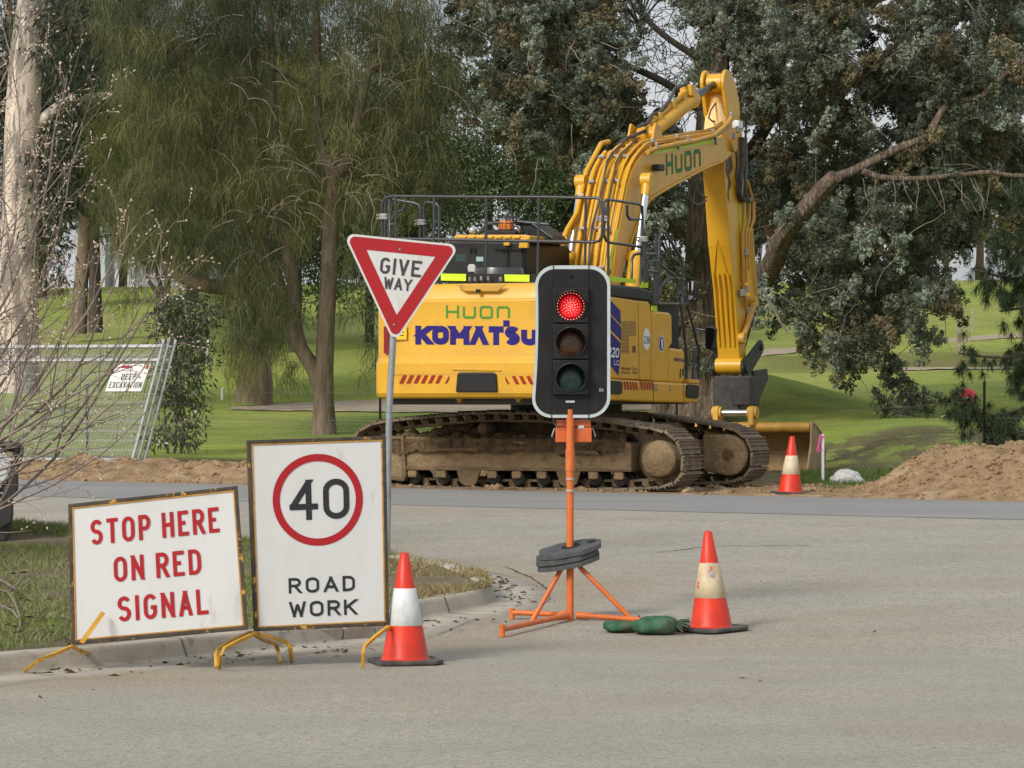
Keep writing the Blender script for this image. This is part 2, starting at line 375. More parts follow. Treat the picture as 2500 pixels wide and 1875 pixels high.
# bare soil along the far road edge: lumpy verge
m_soil = M('soil', (.41, .285, .165), (.25, .17, .095), rough=.95, scale=5, lo=.35, hi=.65, bump=1, bscale=26, bdist=.05, c3=(.48, .36, .225), s3=1.6, spec=.15)
def soil(name, x0, x1, t0, t1, hfun, step=.06, lump=.16):
    X, T = np.meshgrid(np.arange(x0, x1, step), np.arange(t0, t1, step)); Y = T - .4 * X
    n1 = fbm(X * 2.3 + 3, Y * 2.3, 5); n2 = fbm(X * 8, Y * 8, 4); n3 = fbm(X * 4.5 + 30, Y * 4.5, 3)
    e = sst(t0, t0 + .35, T) * (1 - sst(t1 - .8, t1, T)) * sst(x0, x0 + .5, X) * (1 - sst(x1 - .5, x1, X))
    hh = hfun(X, T); Z = g(X, Y) - .03 + e * (.035 + hh + (lump * (np.abs(n1 - .47) * 2.6 + .9 * np.maximum(0, n3 - .5)) + .13 * (n2 - .45)) * (.25 + np.minimum(1, hh * 3.5)))
    return gridmesh(name, X, Y, Z, m_soil)
o = soil('soil_verge', -12, 9, 39.62, 46.2, lambda X, T: .19 * sst(40, 41, T) * (1 - sst(42.5, 44, T)) * (.45 + .9 * fbm(X * .9, T * .9)) * (1 - sst(-2.6, -1.6, X)))
tag(o, None, None, kind='structure')
o = soil('soil_heap', 3.4, 10.5, 39.75, 43.6, lambda X, T: .57 * sst(3.9, 5.6, X) * sst(39.8, 41.4, T) * (1 - sst(42.0, 43.5, T)) * (.8 + .35 * fbm(X * .8, T * .8)), lump=.1)
tag(o, 'long heap of dug brown soil beside the road at the right edge', 'soil heap')

# loose clods on the soil
ico = np.array([(0, 0, 1), (.894, 0, .447), (.276, .851, .447), (-.724, .526, .447), (-.724, -.526, .447), (.276, -.851, .447), (.724, .526, -.447), (-.276, .851, -.447), (-.894, 0, -.447), (-.276, -.851, -.447), (.724, -.526, -.447), (0, 0, -1)])
icf = np.array([(0, 1, 2), (0, 2, 3), (0, 3, 4), (0, 4, 5), (0, 5, 1), (1, 6, 2), (2, 7, 3), (3, 8, 4), (4, 9, 5), (5, 10, 1), (2, 6, 7), (3, 7, 8), (4, 8, 9), (5, 9, 10), (1, 10, 6), (11, 7, 6), (11, 8, 7), (11, 9, 8), (11, 10, 9), (11, 6, 10)])
def clods(name, o, n, lo, hi, label, zmin):
    vs = np.empty(len(o.data.vertices) * 3, np.float32); o.data.vertices.foreach_get('co', vs); vs = vs.reshape(-1, 3); vs = vs[vs[:, 2] - g(vs[:, 0], vs[:, 1]) > zmin]
    c = vs[rng.integers(0, len(vs), n)]; r_ = (lo + (hi - lo) * rng.random(n) ** 3)[:, None, None]
    V = c[:, None] + ico[None] * r_ * (.6 + .7 * rng.random((n, 12, 1))) * np.array([1, 1, .7]); Fq = icf[None] + np.arange(n)[:, None, None] * 12
    return tag(npmesh(name, V.reshape(-1, 3), Fq.reshape(-1, 3), m_soil), label, 'soil', kind='stuff')
clods('soil_clods', bpy.data.objects['soil_verge'], 2600, .012, .075, 'crumbled clods of soil along the far road edge', .02)
clods('soil_clods', bpy.data.objects['soil_heap'], 4200, .008, .045, 'crumbled clods scattered over the big soil heap', .05)

# traffic island with kerb
near = [(-260, 1626), (-150, 1614), (0, 1597), (313, 1572), (640, 1540), (910, 1508), (1020, 1467), (1110, 1454), (1170, 1441), (1203, 1424)]
far = [(-260, 1236), (-150, 1246), (0, 1262), (300, 1286), (600, 1311), (900, 1340), (1045, 1362), (1113, 1374), (1150, 1386), (1192, 1404), (1203, 1424)]
KH = .13
def resamp(Q, n):
    d = [0]
    for a, b in zip(Q, Q[1:]): d.append(d[-1] + (b - a).length)
    out = []
    for i in range(n):
        s_ = d[-1] * i / (n - 1); j = max(k for k in range(len(d)) if d[k] <= s_ + 1e-9); j = min(j, len(Q) - 2)
        out.append(Q[j].lerp(Q[j + 1], (s_ - d[j]) / max(d[j + 1] - d[j], 1e-9)))
    return out
QN = resamp([hit(x, y, KH) for x, y in near], 90); QF = resamp([hit(x, y, KH) for x, y in far], 90)
loop = QN[:-1] + QF[::-1]
for _ in range(4): loop = [loop[0]] + [(loop[i - 1] + loop[i] * 2 + loop[i + 1]) / 4 for i in range(1, len(loop) - 1)] + [loop[-1]]
rows = []
for i, p in enumerate(loop):
    a = loop[max(i - 1, 0)]; b = loop[min(i + 1, len(loop) - 1)]; d = (b - a); nn = Vector((d.y, -d.x, 0)).normalized()
    row = []
    for off, z in ((-.16, KH - .02), (-.15, KH), (-.03, KH), (-.008, KH - .008), (0, KH - .03), (.03, .03), (.035, .012), (.2, .008), (.45, .014), (.46, -.02)):
        q = p + nn * off; row.append((q.x, q.y, float(g(q.x, q.y)) + z))
    rows.append(row)
mb = MB(); mb.grid(rows); tag(mb.build('kerb', m_conc), None, None, kind='structure')
mb = MB()                                 # joints between the kerb lengths
for i in (31, 58, 76):
    for j in range(1, 8):
        a0, b0 = Vector(rows[i][j]), Vector(rows[i][j + 1]); d = (loop[i + 1] - loop[i]).normalized() * .006; up = Vector((0, 0, .0025)) + Vector((d.y, -d.x, 0)).normalized() * .0025
        mb.add([a0 - d + up, a0 + d + up, b0 + d + up, b0 - d + up], [(0, 1, 2, 3)])
tag(mb.build('kerb_joint', M('joint_dark', (.10, .09, .075), rough=.9)), None, None, kind='structure')
# grass on the island
AA = loop[:90]; BB = loop[90:][::-1]; BB = resamp(BB, 90)
AA = resamp(AA, 90)
vv = np.linspace(0, 1, 40)
A = np.array(AA); B = np.array(BB); G3 = A[None] * (1 - vv[:, None, None]) + B[None] * vv[:, None, None]
IX, IY = G3[..., 0], G3[..., 1]; edge = np.minimum(vv, 1 - vv)[:, None] * np.ones_like(IX)
IZ = g(IX, IY) + KH - .03 + .06 * sst(0, .2, edge) * fbm(IX * 1.5, IY * 1.5)
m_isl = M('island_soil', (.11, .095, .05), (.17, .13, .075), rough=.95, scale=3, bump=.7, bscale=30)
o = gridmesh('island_ground', IX, IY, IZ, m_isl); tag(o, None, None, kind='structure')
m_grass = M('grass_blades', (1, 1, 1), attr=True, rough=.6, transl=.25, spec=.25)
def blades(P3, h, w, cols, lean=.5):
    n = len(P3); a = rng.random(n) * 6.283; hx = np.stack([np.cos(a), np.sin(a), 0 * a], -1); l_ = rng.normal(0, lean, (n, 2))
    tip = P3 + np.stack([l_[:, 0] * h, l_[:, 1] * h, h], -1); mid = P3 + (tip - P3) * .5 + np.stack([0 * h, 0 * h, h * .12], -1)
    ww = (w * np.ones(n))[:, None]
    V = np.stack([P3 - hx * ww, P3 + hx * ww, mid + hx * ww * .7, mid - hx * ww * .7, tip + hx * ww * .1, tip - hx * ww * .1], 1).reshape(-1, 3)
    k = np.arange(n)[:, None] * 6
    Fq = np.concatenate([k + np.array([[0, 1, 2, 3]]), k + np.array([[3, 2, 4, 5]])]); return V, Fq, np.concatenate([cols, cols])
n = 95000; ui = rng.random(n); vi = rng.random(n) * .94 + .03
ix = np.clip((ui * 89).astype(int), 0, 88); fr = ui * 89 - ix
pa = A[ix] * (1 - fr[:, None]) + A[ix + 1] * fr[:, None]; pb = B[ix] * (1 - fr[:, None]) + B[ix + 1] * fr[:, None]
q = pa * (1 - vi[:, None]) + pb * vi[:, None]
nose = sst(-1.6, -.6, q[:, 0]); pn = fbm(q[:, 0] * .9, q[:, 1] * .9); keep = (pn > .36 + .12 * rng.random(n)) & (rng.random(n) > nose * .75)
q = q[keep]; pn = pn[keep]; nose = nose[keep]; n = len(q)
q[:, 2] = g(q[:, 0], q[:, 1]) + KH - .01
cg = np.array([.19, .245, .06]); cw = np.array([.24, .23, .12]); cs = np.array([.32, .25, .13])
kk = sst(.4, .62, fbm(q[:, 0] * .5 + 30, q[:, 1] * .5))[:, None]
cols = cg * (1 - kk) + np.array([.24, .26, .11]) * kk
wh = (rng.random(n) < .06)[:, None]; cols = np.where(wh, cw, cols); dry = (rng.random(n) < .05 + .75 * nose)[:, None]; cols = np.where(dry, cs, cols)
cols = cols * (.75 + .5 * rng.random((n, 1)))
V, Fq, tc_ = blades(q, .016 + .06 * rng.random(n) * (.3 + pn), .0045, cols, .75)
o = npmesh('island_grass', V, Fq, m_grass, None, tc_); tag(o, 'short weedy grass covering the kerbed traffic island', 'grass', kind='stuff')
# the side road, with dirt washed against the kerb and worn wheel tracks
kp = np.array([(p.x, p.y) for p in loop]); dk_ = np.full(TX.shape, 9.0)
msk = (np.abs(TX) < 8) & (TY > 17) & (TY < 36)
dk_[msk] = np.sqrt(((np.stack([TX[msk], TY[msk]], -1)[:, None] - kp[None, ::2]) ** 2).sum(-1)).min(1)
nz = fbm(TX * 1.3 + 11, TY * .9 + 4, 5); dirt = (1 - sst(.35, 1.0 + 1.2 * nz, dk_)) * sst(.28, .5, nz); dirt = np.maximum(dirt, .8 * np.exp(-((TX - .45) / .75) ** 2 - ((TY - 26.2) / 1.3) ** 2) * sst(.36, .55, nz))
dirt = np.maximum(dirt, .45 * sst(.5, .66, fbm(TX * .35 + 3, TY * .8)) * sst(22, 25, TY) * (1 - sst(30, 33, TY)))
tr = 1 + .13 * (fbm(TX * .22 + .35 * TY, TY * .9 - .2 * TX + 7, 3) - .47) + .10 * (fbm(TX * 3, TY * 3 + 5, 2) - .4)
tintR = tr[..., None] * (1 - dirt[..., None] * .62 * (1 - np.array([.93, .78, .60])))
o = gridmesh('side_road', TX, TY, g(TX, TY), m_asphalt, tintR); tag(o, None, None, kind='structure')
def seam(pts, w):
    q = [hit(x, y) for x, y in pts]; mb = MB(); rows = []
    q = resamp(q, 40)
    for i, p in enumerate(q):
        d = (q[min(i + 1, 39)] - q[max(i - 1, 0)]).normalized(); nn = Vector((-d.y, d.x, 0)); ww = w * random.uniform(.4, 1.3); o_ = random.uniform(-.01, .01)
        rows.append([(p.x + nn.x * (k * ww + o_), p.y + nn.y * (k * ww + o_), float(g(p.x, p.y)) + .004) for k in (-1, 1)])
    mb.grid(rows); tag(mb.build('road_crack', M('crack_dark', (.075, .07, .062), rough=.9)), None, None, kind='structure')
seam([(1602, 1349), (1640, 1346), (1690, 1339), (1722, 1335), (1760, 1333), (1850, 1333), (1985, 1332)], .014); seam([(1232, 1384), (1262, 1396), (1300, 1412), (1338, 1440)], .012); seam([(1020, 1255), (1300, 1262), (1700, 1272), (2250, 1290)], .006)
# storm-water lintel in the kerb under the speed sign
L0, L1 = hit(712, 1575), hit(912, 1560); r0 = thing('drain_lintel', (L0 + L1) / 2, 'pale concrete drain lintel set in the kerb beneath the speed sign', 'drain')
mb = MB(); dv = (L1 - L0).normalized(); nv = Vector((dv.y, -dv.x, 0))
for k in range(2):
    a = L0.lerp(L1, k * .62 + .005); b = L0.lerp(L1, .61 if k == 0 else 1)
    mb.prism([a + Vector((0, 0, .0)), b, b + nv * .02 + Vector((0, 0, .1)), a + nv * .02 + Vector((0, 0, .1))], -nv * .3)
mb.build('lintel_block', M('lintel_concrete', (.42, .36, .29), (.3, .25, .19), rough=.9, scale=5, bump=.4, bscale=50), r0, bevel=.012)
mb = MB(); a = L0 - dv * .02; mb.prism([a - dv * .12, a, a + Vector((0, 0, .09)), a - dv * .12 + Vector((0, 0, .09))], -nv * .25); mb.build('inlet_opening', M('void_black', (.012, .011, .01), rough=1), r0)
# ================================================ ROAD-WORK SIGNS
m_white = M('sign_white', (.63, .635, .62), (.575, .58, .565), rough=.38, scale=2.5, lo=.4, hi=.7, c3=(.44, .40, .33), s3=7, lo3=.62, hi3=.78, stretch=(1, 1, .35), dent=.25)
m_red = M('sign_red', (.40, .012, .018), (.35, .016, .02), spec=.3, rough=.5, scale=6)
m_black = M('sign_black', (.018, .018, .02), rough=.4)
m_frame = M('worn_frame', (.035, .028, .02), (.07, .05, .03), rough=.6, scale=9, c3=(.55, .30, .05), s3=13, lo3=.60, hi3=.68, bump=.3, bscale=60)
m_yframe = M('frame_yellow', (.52, .27, .035), (.40, .20, .03), rough=.5, scale=14, c3=(.09, .06, .03), s3=20, lo3=.58, hi3=.68)
m_strut = M('strut_yellow', (.62, .34, .03), (.50, .26, .025), rough=.5, scale=7, c3=(.14, .09, .04), s3=12, lo3=.58, hi3=.70)
def board(name, c, label, yb, dy):
    q = Quad(*[P(x, y, Y) for (x, y), Y in c])
    base = (q.c[0] + q.c[1]) / 2; root = thing(name, (base.x, base.y, float(g(base.x, base.y))), label, 'road sign'); return q, root
def frame(q, root, w=.024, d=.03):
    mb = MB()
    for (u0, v0, u1, v1) in ((0, 0, w, q.h), (q.w - w, 0, q.w, q.h), (w + .002, 0, q.w - w - .002, w), (w + .002, q.h - w, q.w - w - .002, q.h)): q.bar(mb, u0, v0, u1, v1, -d, .006)
    mb.build('frame', m_frame, root, bevel=.004)
    mb = MB(); e = .008
    for (u0, v0, u1, v1) in ((w, w, w + e, q.h - w), (q.w - w - e, w, q.w - w, q.h - w), (w + e + .001, w, q.w - w - e - .001, w + e), (w + e + .001, q.h - w - e, q.w - w - e - .001, q.h - w)): q.bar(mb, u0, v0, u1, v1, -.01, .004)
    mb.build('inner_edge', m_yframe, root)
    mb = MB(); q.bar(mb, w * .7, w * .7, q.w - w * .7, q.h - w * .7, -.012, -.002); mb.build('sign_panel', m_white, root)
def feet(root, groups):
    for pts in groups:
        mb = MB(); mb.tube(pts, .0135, 4, smooth=False); mb.build('leg', m_strut, root)
# stop here on red signal
q, root = board('stop_sign', [((174, 1574), 20.1), ((606, 1537), 20.25), ((580, 1186), 20.35), ((166, 1231), 20.2)], 'white road sign reading STOP HERE ON RED SIGNAL in red letters', 0, 0)
frame(q, root)
mb = MB(); w, h = q.w, q.h
for s_, u0, u1, v0 in (('STOP HERE', .127, .877, .692), ('ON RED', .253, .757, .414), ('SIGNAL', .267, .782, .132)):
    ftext(mb, q, s_, w * u0, w * u1, h * v0, h * .176, .0235, .34, rel={'O': 1.05, 'E': .9, 'T': .95, 'L': .88})
mb.build('lettering', m_red, root)
mb = MB(); mb.prism([P(194, 1567, 19.86), P(248, 1492, 20.1), P(257, 1498, 20.1), P(205, 1571, 19.86)], (0, -.012, 0)); mb.build('brace_bar', m_strut, root)
fo = lambda x, y, Y: P(x, y, Y)
A0 = P(176, 1578, 19.93); A1 = P(612, 1543, 20.72)
def gp(x, y):
    p = hit(x, y); return p + Vector((0, 0, .012))
feet(root, [[A0, P(130, 1598, 19.75), P(95, 1612, 19.6), gp(57, 1645)], [A0, P(190, 1586, 20.1), P(217, 1597, 20.35), P(214, 1607, 20.4), gp(186, 1633)],
            [A1, P(560, 1566, 20.5), P(531, 1585, 20.35), P(526, 1600, 20.3), gp(528, 1634)], [A1, P(640, 1561, 20.9), P(672, 1572, 21.05), P(680, 1590, 21.1), gp(684, 1621)]])
# speed sign
q, root = board('speed_sign', [((621, 1542), 20.35), ((950, 1527), 20.6), ((942, 1064), 20.7), ((603, 1075), 20.45)], 'tall white sign with a red ring around 40 and ROAD WORK in black', 0, 0)
frame(q, root)
mb = MB(); w, h = q.w, q.h; cu, cv, ro, ri = w * .495, h * .675, w * .328, w * .276
ring_ = []
mb.add([q(cu + r_ * math.cos(6.28319 * k / 64), cv + r_ * math.sin(6.28319 * k / 64), .002) for r_ in (ri, ro) for k in range(64)], [(k, (k + 1) % 64, 64 + (k + 1) % 64, 64 + k) for k in range(64)])
mb.build('red_ring', m_red, root)
mb = MB(); ftext(mb, q, '40', w * .288, w * .723, cv - h * .104, h * .212, .037, .2, rel={'4': 1.08})
ftext(mb, q, 'ROAD', w * .262, w * .750, h * .190, h * .080, .0165, .38, rel={'A': 1.15, 'O': 1.08})
ftext(mb, q, 'WORK', w * .262, w * .758, h * .066, h * .080, .0165, .33, rel={'W': 1.3, 'O': 1.08})
mb.build('lettering', m_black, root)
A0 = P(625, 1545, 20.33); A1 = P(948, 1530, 20.55)
feet(root, [[A0, P(580, 1566, 20.15), P(548, 1583, 20.05), P(538, 1597, 20.0), gp(534, 1636)], [A0, P(660, 1555, 20.4), P(700, 1568, 20.5), P(708, 1580, 20.5), gp(712, 1621)],
            [A1, P(915, 1555, 20.4), P(890, 1578, 20.3), P(886, 1596, 20.2), gp(886, 1634)], [A1, P(970, 1550, 20.8), P(995, 1565, 21), gp(1000, 1615)]])
# give way
Yg = 28.0; root = thing('give_way_sign', tuple(hit(944, 1389)), 'red and white triangular GIVE WAY sign on a leaning grey post', 'road sign')
root.location.z = float(g(root.location.x, root.location.y)) + KH * .6; ORG[root.name] = Vector(root.location)
T = [Vector(P(837, 569, Yg)), Vector(P(1124, 598, Yg)), Vector(P(963, 840, Yg))]
def tri(corners, ins, rad, y, n=7):
    C_ = sum(corners, Vector()) / 3; out = []
    per = [(corners[i - 1] - corners[i]).length for i in range(3)]
    a, b, c = corners; s_ = sum(per) / 2; area = (b - a).cross(c - a).length / 2; rin = area / s_
    inc = (a * (b - c).length + b * (c - a).length + c * (a - b).length) / (2 * s_)
    k = (rin - ins - rad) / rin; q = [inc + (p - inc) * k for p in corners]
    for i in range(3):
        p, pr, nx = q[i], q[i - 1], q[(i + 1) % 3]
        e0 = (p - pr).normalized(); e1 = (nx - p).normalized()
        out_n = lambda e, o_: (lambda v: v if v.dot(p - inc) > 0 else -v)(Vector((-e.z, 0, e.x)))
        n0, n1 = out_n(e0, p), out_n(e1, p)
        for t in range(n):
            v = n0.lerp(n1, t / (n - 1)).normalized(); out.append(p + v * rad + Vector((0, y, 0)))
    return out
mb = MB(); mb.prism(tri(T, 0, .055, 0), (0, .006, 0)); mb.build('sign_plate', m_white, root)
mb = MB(); o_ = tri(T, .018, .045, -.003); i_ = tri(T, .122, .004, -.003); n = len(o_)
mb.add(o_ + i_, [(k, (k + 1) % n, n + (k + 1) % n, n + k) for k in range(n)]); mb.build('red_border', m_red, root)
uax = (T[1] - T[0]).normalized(); vax = Vector((-uax.z, 0, uax.x)); vax = vax if vax.z > 0 else -vax
fn = lambda u, v, d: T[2] + uax * u + vax * v + Vector((0, -d, 0))
m_let = M('faded_black', (.045, .04, .045), rough=.5)
mb = MB(); ftext(mb, fn, 'GIVE', -.188, .165, .590, .138, .022, .30, d0=.004); ftext(mb, fn, 'WAY', -.142, .096, .462, .102, .0165, .2, d0=.004, rel={'W': 1.15})
mb.build('lettering', m_let, root)
m_galv = M('galvanised', (.33, .35, .36), (.25, .27, .28), rough=.5, metal=.35, scale=6, c3=(.20, .33, .29), s3=4, lo3=.6, hi3=.66)
mb = MB(); mb.tube([P(965, 700, Yg + .05), P(958, 860, Yg + .05), P(950, 1000, Yg + .05), P(944, 1389, Yg + .05)], .029, 14); mb.build('post', m_galv, root)
for x, y in ((976, 609), (962, 793)):
    mb = MB(); c = P(x, y, Yg); mb.tube([c + Vector((0, .0, 0)), c + Vector((0, -.012, 0))], [.012, .008], 8); mb.build('bolt', m_galv, root)

# ================================================ CONES
m_orange = M('cone_orange', (.70, .042, .014), (.56, .034, .016), rough=.42, scale=3.5, c3=(.42, .09, .05), s3=7, lo3=.60, hi3=.8, spec=.4)
m_rub = M('black_rubber', (.045, .043, .04), (.09, .082, .07), rough=.8, scale=8, bump=.2, bscale=40)
m_slv1 = M('sleeve_white', (.66, .68, .68), (.52, .53, .52), rough=.4, scale=14, lo=.5, hi=.7, stretch=(1, 1, .4))
m_slv2 = M('sleeve_aged', (.62, .52, .35), (.50, .38, .24), rough=.6, scale=8, c3=(.55, .09, .05), s3=9, lo3=.60, hi3=.64)
m_slv3 = M('sleeve_cracked', (.66, .58, .42), (.56, .46, .31), rough=.6, scale=8, c3=(.40, .12, .06), s3=20, lo3=.66, hi3=.70)
def cone(px, py, sc, label, slv, tilt, s0, s1, rz, stain=False):
    p = hit(px, py); root = thing('traffic_cone', p, label, 'traffic cone', 'orange traffic cones on the road')
    Hc, r0, r1 = .70 * sc, .148 * sc, .027 * sc; R = lambda z: r0 + (r1 - r0) * (z - .03) / (Hc - .03); z0 = p.z
    ax = Vector(tilt)
    def lath(prof, n=32):
        mb = MB(); mb.lathe((0, 0, 0), prof, n); mb.v = [(p.x + x + ax.x * z, p.y + y + ax.y * z, z0 + z) for x, y, z in mb.v]; return mb
    lath([(R(.03) + .012, .028), (R(.03) + .002, .036), (R(.05), .05), (R(s0), s0)]).build('lower_body', m_orange, root)
    lath([(R(s1), s1), (R(Hc - .006), Hc - .006), (r1 - .006, Hc), (r1 - .01, Hc - .03), (.0, Hc - .04)]).build('upper_body', m_orange, root)
    lath([(R(s0) + .0005, s0 - .002), (R(s0) + .003, s0), (R((s0 + s1) / 2) + .003, (s0 + s1) / 2), (R(s1) + .003, s1), (R(s1) + .0005, s1 + .002)]).build('reflective_sleeve', slv, root)
    mb = MB(); b, c = .213 * sc, .06
    q = [(b, b - c), (b - c, b), (-b + c, b), (-b, b - c), (-b, -b + c), (-b + c, -b), (b - c, -b), (b, -b + c)]
    cs, sn = math.cos(rz), math.sin(rz)
    mb.prism([(p.x + x * cs - y * sn, p.y + x * sn + y * cs, z0 + .003 + ax.x * 1.0 * x * -1 * .6 + max(0, -ax.x * x)) for x, y in q], (0, 0, .026)); mb.build('base', m_rub, root, bevel=.008)
    if stain:
        m1, m2 = M('sticker_blue', (.16, .19, .33), (.5, .42, .3), rough=.6, scale=30), M('sticker_red', (.50, .14, .09), (.6, .45, .3), rough=.6, scale=30)
        for (zz, a0, a1, hh, mm) in ((.43, -1.9, -1.15, .05, M('sticker_tan', (.52, .44, .30), rough=.6)), (.44, -1.72, -1.3, .016, m2), (.41, -1.85, -1.55, .02, m1), (.395, -1.5, -1.2, .016, m1)):
            mb = MB(); rows = [[(p.x + (R(z) + .005 + .001 * (hh < .04)) * math.cos(a0 + (a1 - a0) * k / 6) + ax.x * z, p.y + (R(z) + .005 + .001 * (hh < .04)) * math.sin(a0 + (a1 - a0) * k / 6), z0 + z) for k in range(7)] for z in (zz - hh, zz + hh)]
            mb.grid(rows); mb.build('worn_sticker', mm, root)
    return root
cone(990, 1620, 1.0, 'cleanest traffic cone with a bright white band, beside the speed sign', m_slv1, (-.01, 0), .245, .475, .25)
cone(1737, 1540, 1.0, 'traffic cone with a flaking cream band and torn sticker near the sandbags', m_slv2, (-.035, 0), .235, .475, .7, True)
cone(1929, 1207, 1.02, 'far traffic cone with a cracked cream band standing in front of the excavator bucket', m_slv3, (.035, 0), .25, .475, .1)

# ================================================ PORTABLE TRAFFIC LIGHT
Yt = 23.8; base = P(1392, 1518, Yt)
root = thing('traffic_light', (base.x, base.y, float(g(base.x, base.y))), 'portable traffic light showing red on an orange tripod stand', 'traffic light')
m_opaint = M('stand_orange', (.68, .16, .025), (.55, .13, .03), rough=.5, scale=9, c3=(.30, .24, .18), s3=20, lo3=.60, hi3=.68)
m_tlb = M('signal_black', (.011, .011, .012), (.018, .0175, .017), rough=.42, scale=4, c3=(.03, .028, .026), s3=12, lo3=.58, hi3=.75, spec=.28)
m_tlw = M('retro_white', (.50, .57, .57), (.44, .50, .50), rough=.4, scale=10)
def tl(x, y, d=0): return P(x, y, Yt) + Vector((0, d, 0))
def rrect(x0, y0, x1, y1, r, d, n=10):
    out = []
    for cx, cy, a in ((x0 + r, y0 + r, 180), (x1 - r, y0 + r, 270), (x1 - r, y1 - r, 0), (x0 + r, y1 - r, 90)):
        for k in range(n + 1):
            t = math.radians(a + 90 * k / n); out.append((cx + r * math.cos(t), cy + r * math.sin(t)))
    def warp(x, y):
        v = (y - 648) / 372; x = x + (-10 * v * (1 - (x - 1299) / 191))        # lower left corner kicks out
        x = x + 7 * math.sin(min(max(v, 0), 1) * math.pi) * (1 - (x - 1299) / 191) ** 2 - 0 * v
        return x, y
    # add points down the long sides
    full = []
    for i in range(len(out)):
        a, b = out[i], out[(i + 1) % len(out)]; m = 8 if math.hypot(a[0] - b[0], a[1] - b[1]) > 60 else 1
        for k in range(m): full.append((a[0] + (b[0] - a[0]) * k / m, a[1] + (b[1] - a[1]) * k / m))
    return [tl(*warp(x, y), d) for x, y in full]
mb = MB(); mb.prism(rrect(1305, 648, 1490, 1020, 50, 0), (0, .008, 0)); mb.build('white_border', m_tlw, root)
mb = MB(); mb.prism(rrect(1312, 657, 1482, 1012, 43, -.003), (0, .002, 0)); mb.build('backing_board', m_tlb, root)
mb = MB()
for x in (1351, 1437.5):
    mb.prism([tl(x - .9, 646, -.006), tl(x + .9, 646, -.006), tl(x + .3 - 4 * (x < 1400), 1022, -.006), tl(x - 1.5 - 4 * (x < 1400), 1022, -.006)], (0, .003, 0))
mb.build('board_seam', M('void_black', (.012, .011, .01), rough=1), root)
s = F / Yt
for i, (y0, y1) in enumerate(((703, 790), (791, 878), (879, 965))):
    a, b = tl(1350, y1), tl(1437, y0); yc = (y0 + y1) / 2 + 2; c = tl(1393, yc)
    mb = MB(); mb.box((a.x, Yt - .05, a.z + .003), (b.x, Yt - .004, b.z)); hs = mb.build('signal_housing', m_tlb, root, bevel=.006)
    R_ = .112
    mb = MB(); rows = []                    # cowl visor: longer on top
    for k in range(41):
        t = math.radians(-230 + 280 * (k / 40) + 0) ; t = math.radians(-55 + 290 * k / 40)
        up = max(0, math.sin(t)); dep = .06 + .13 * up ** .7
        if up == 0: dep = .06 * max(0, 1 - abs(math.sin(t)))
        rows.append([(c.x + r_ * math.cos(t), Yt - .05 - dd, c.z + r_ * math.sin(t)) for r_, dd in ((R_, 0), (R_, dep), (R_ - .006, dep), (R_ - .006, 0))])
    mb.grid(rows); mb.build('visor', M('visor_grey', (.03, .03, .03), (.06, .058, .056), rough=.55, scale=9), root)
    cl = [(.30, .006, .006), (.045, .014, .003), (.002, .022, .018)][i]
    mb = MB(); mb.lathe((c.x, Yt - .051, c.z), [(.1, 0), (.1, -.004), (.085, -.016), (.05, -.026), (.0, -.030)], 40, ax=1)
    le = mb.build('lens', M(('lens_red', 'lens_amber', 'lens_green')[i], cl, rough=.12, bump=.25, bscale=110, coat=.5, spec=.6), root, label=('lit red lens', 'unlit amber lens', 'unlit green lens')[i])
    # light points, in rings and spokes
    dots = [(0, 0)]
    for k, nn in ((1, 5), (2, 10), (3, 14), (4, 19), (5, 24), (6, 28)):
        for j in range(nn): dots.append((k * .0158, 6.28319 * (j + .25 * (k % 2)) / nn + 1.57))
    mb = MB()
    for r_, t in dots:
        dd = .034 - .030 * (r_ / .1) ** 2; q_ = (c.x + r_ * math.cos(t), Yt - .051 - dd, c.z + r_ * math.sin(t)); rr = .0062
        mb.add([(q_[0], q_[1] - .003, q_[2])] + [(q_[0] + rr * math.cos(w_ * 1.0472), q_[1], q_[2] + rr * math.sin(w_ * 1.0472)) for w_ in range(6)], [(0, 1 + w_, 1 + (w_ + 1) % 6) for w_ in range(6)], True)
    mm = M('lit_red', (1, .22, .20), emit=1.1) if i == 0 else M(('', 'amber_dots', 'green_dots')[i], (0, 0, 0) if i == 0 else ((.14, .05, .008) if i == 1 else (.004, .07, .055)), rough=.2)
    d_ = mb.build('light_points', mm, le, world=True)
    if i == 0:
        mb = MB(); mb.lathe((c.x, Yt - .0515, c.z), [(.094, 0), (.094, -.0065), (.08, -.0185), (.05, -.0275), (.0, -.0315)], 40, ax=1); mb.build('glowing_face', M('glow_red', (1, .004, .012), emit=.26), le)
mb = MB(); mb.prism([tl(1381, 978, -.012), tl(1403, 978, -.012), tl(1403, 983, -.012), tl(1381, 983, -.012)], (0, .006, 0)); mb.build('white_plate', m_tlw, root)
for y in (674, 993):
    mb = MB(); c = tl(1392 + (y < 700) * 2, y, -.004); mb.tube([c, c + Vector((0, -.014, 0))], [.012, .008], 10); mb.build('bolt', m_tlb, root)
mb = MB(); ftext(mb, lambda u, v, d: tl(1463, 956, -.004 - d) + Vector((u, 0, v)), 'BA', 0, .03, 0, .024, .003, .25, d0=.001); mb.build('lettering', m_tlw, root)
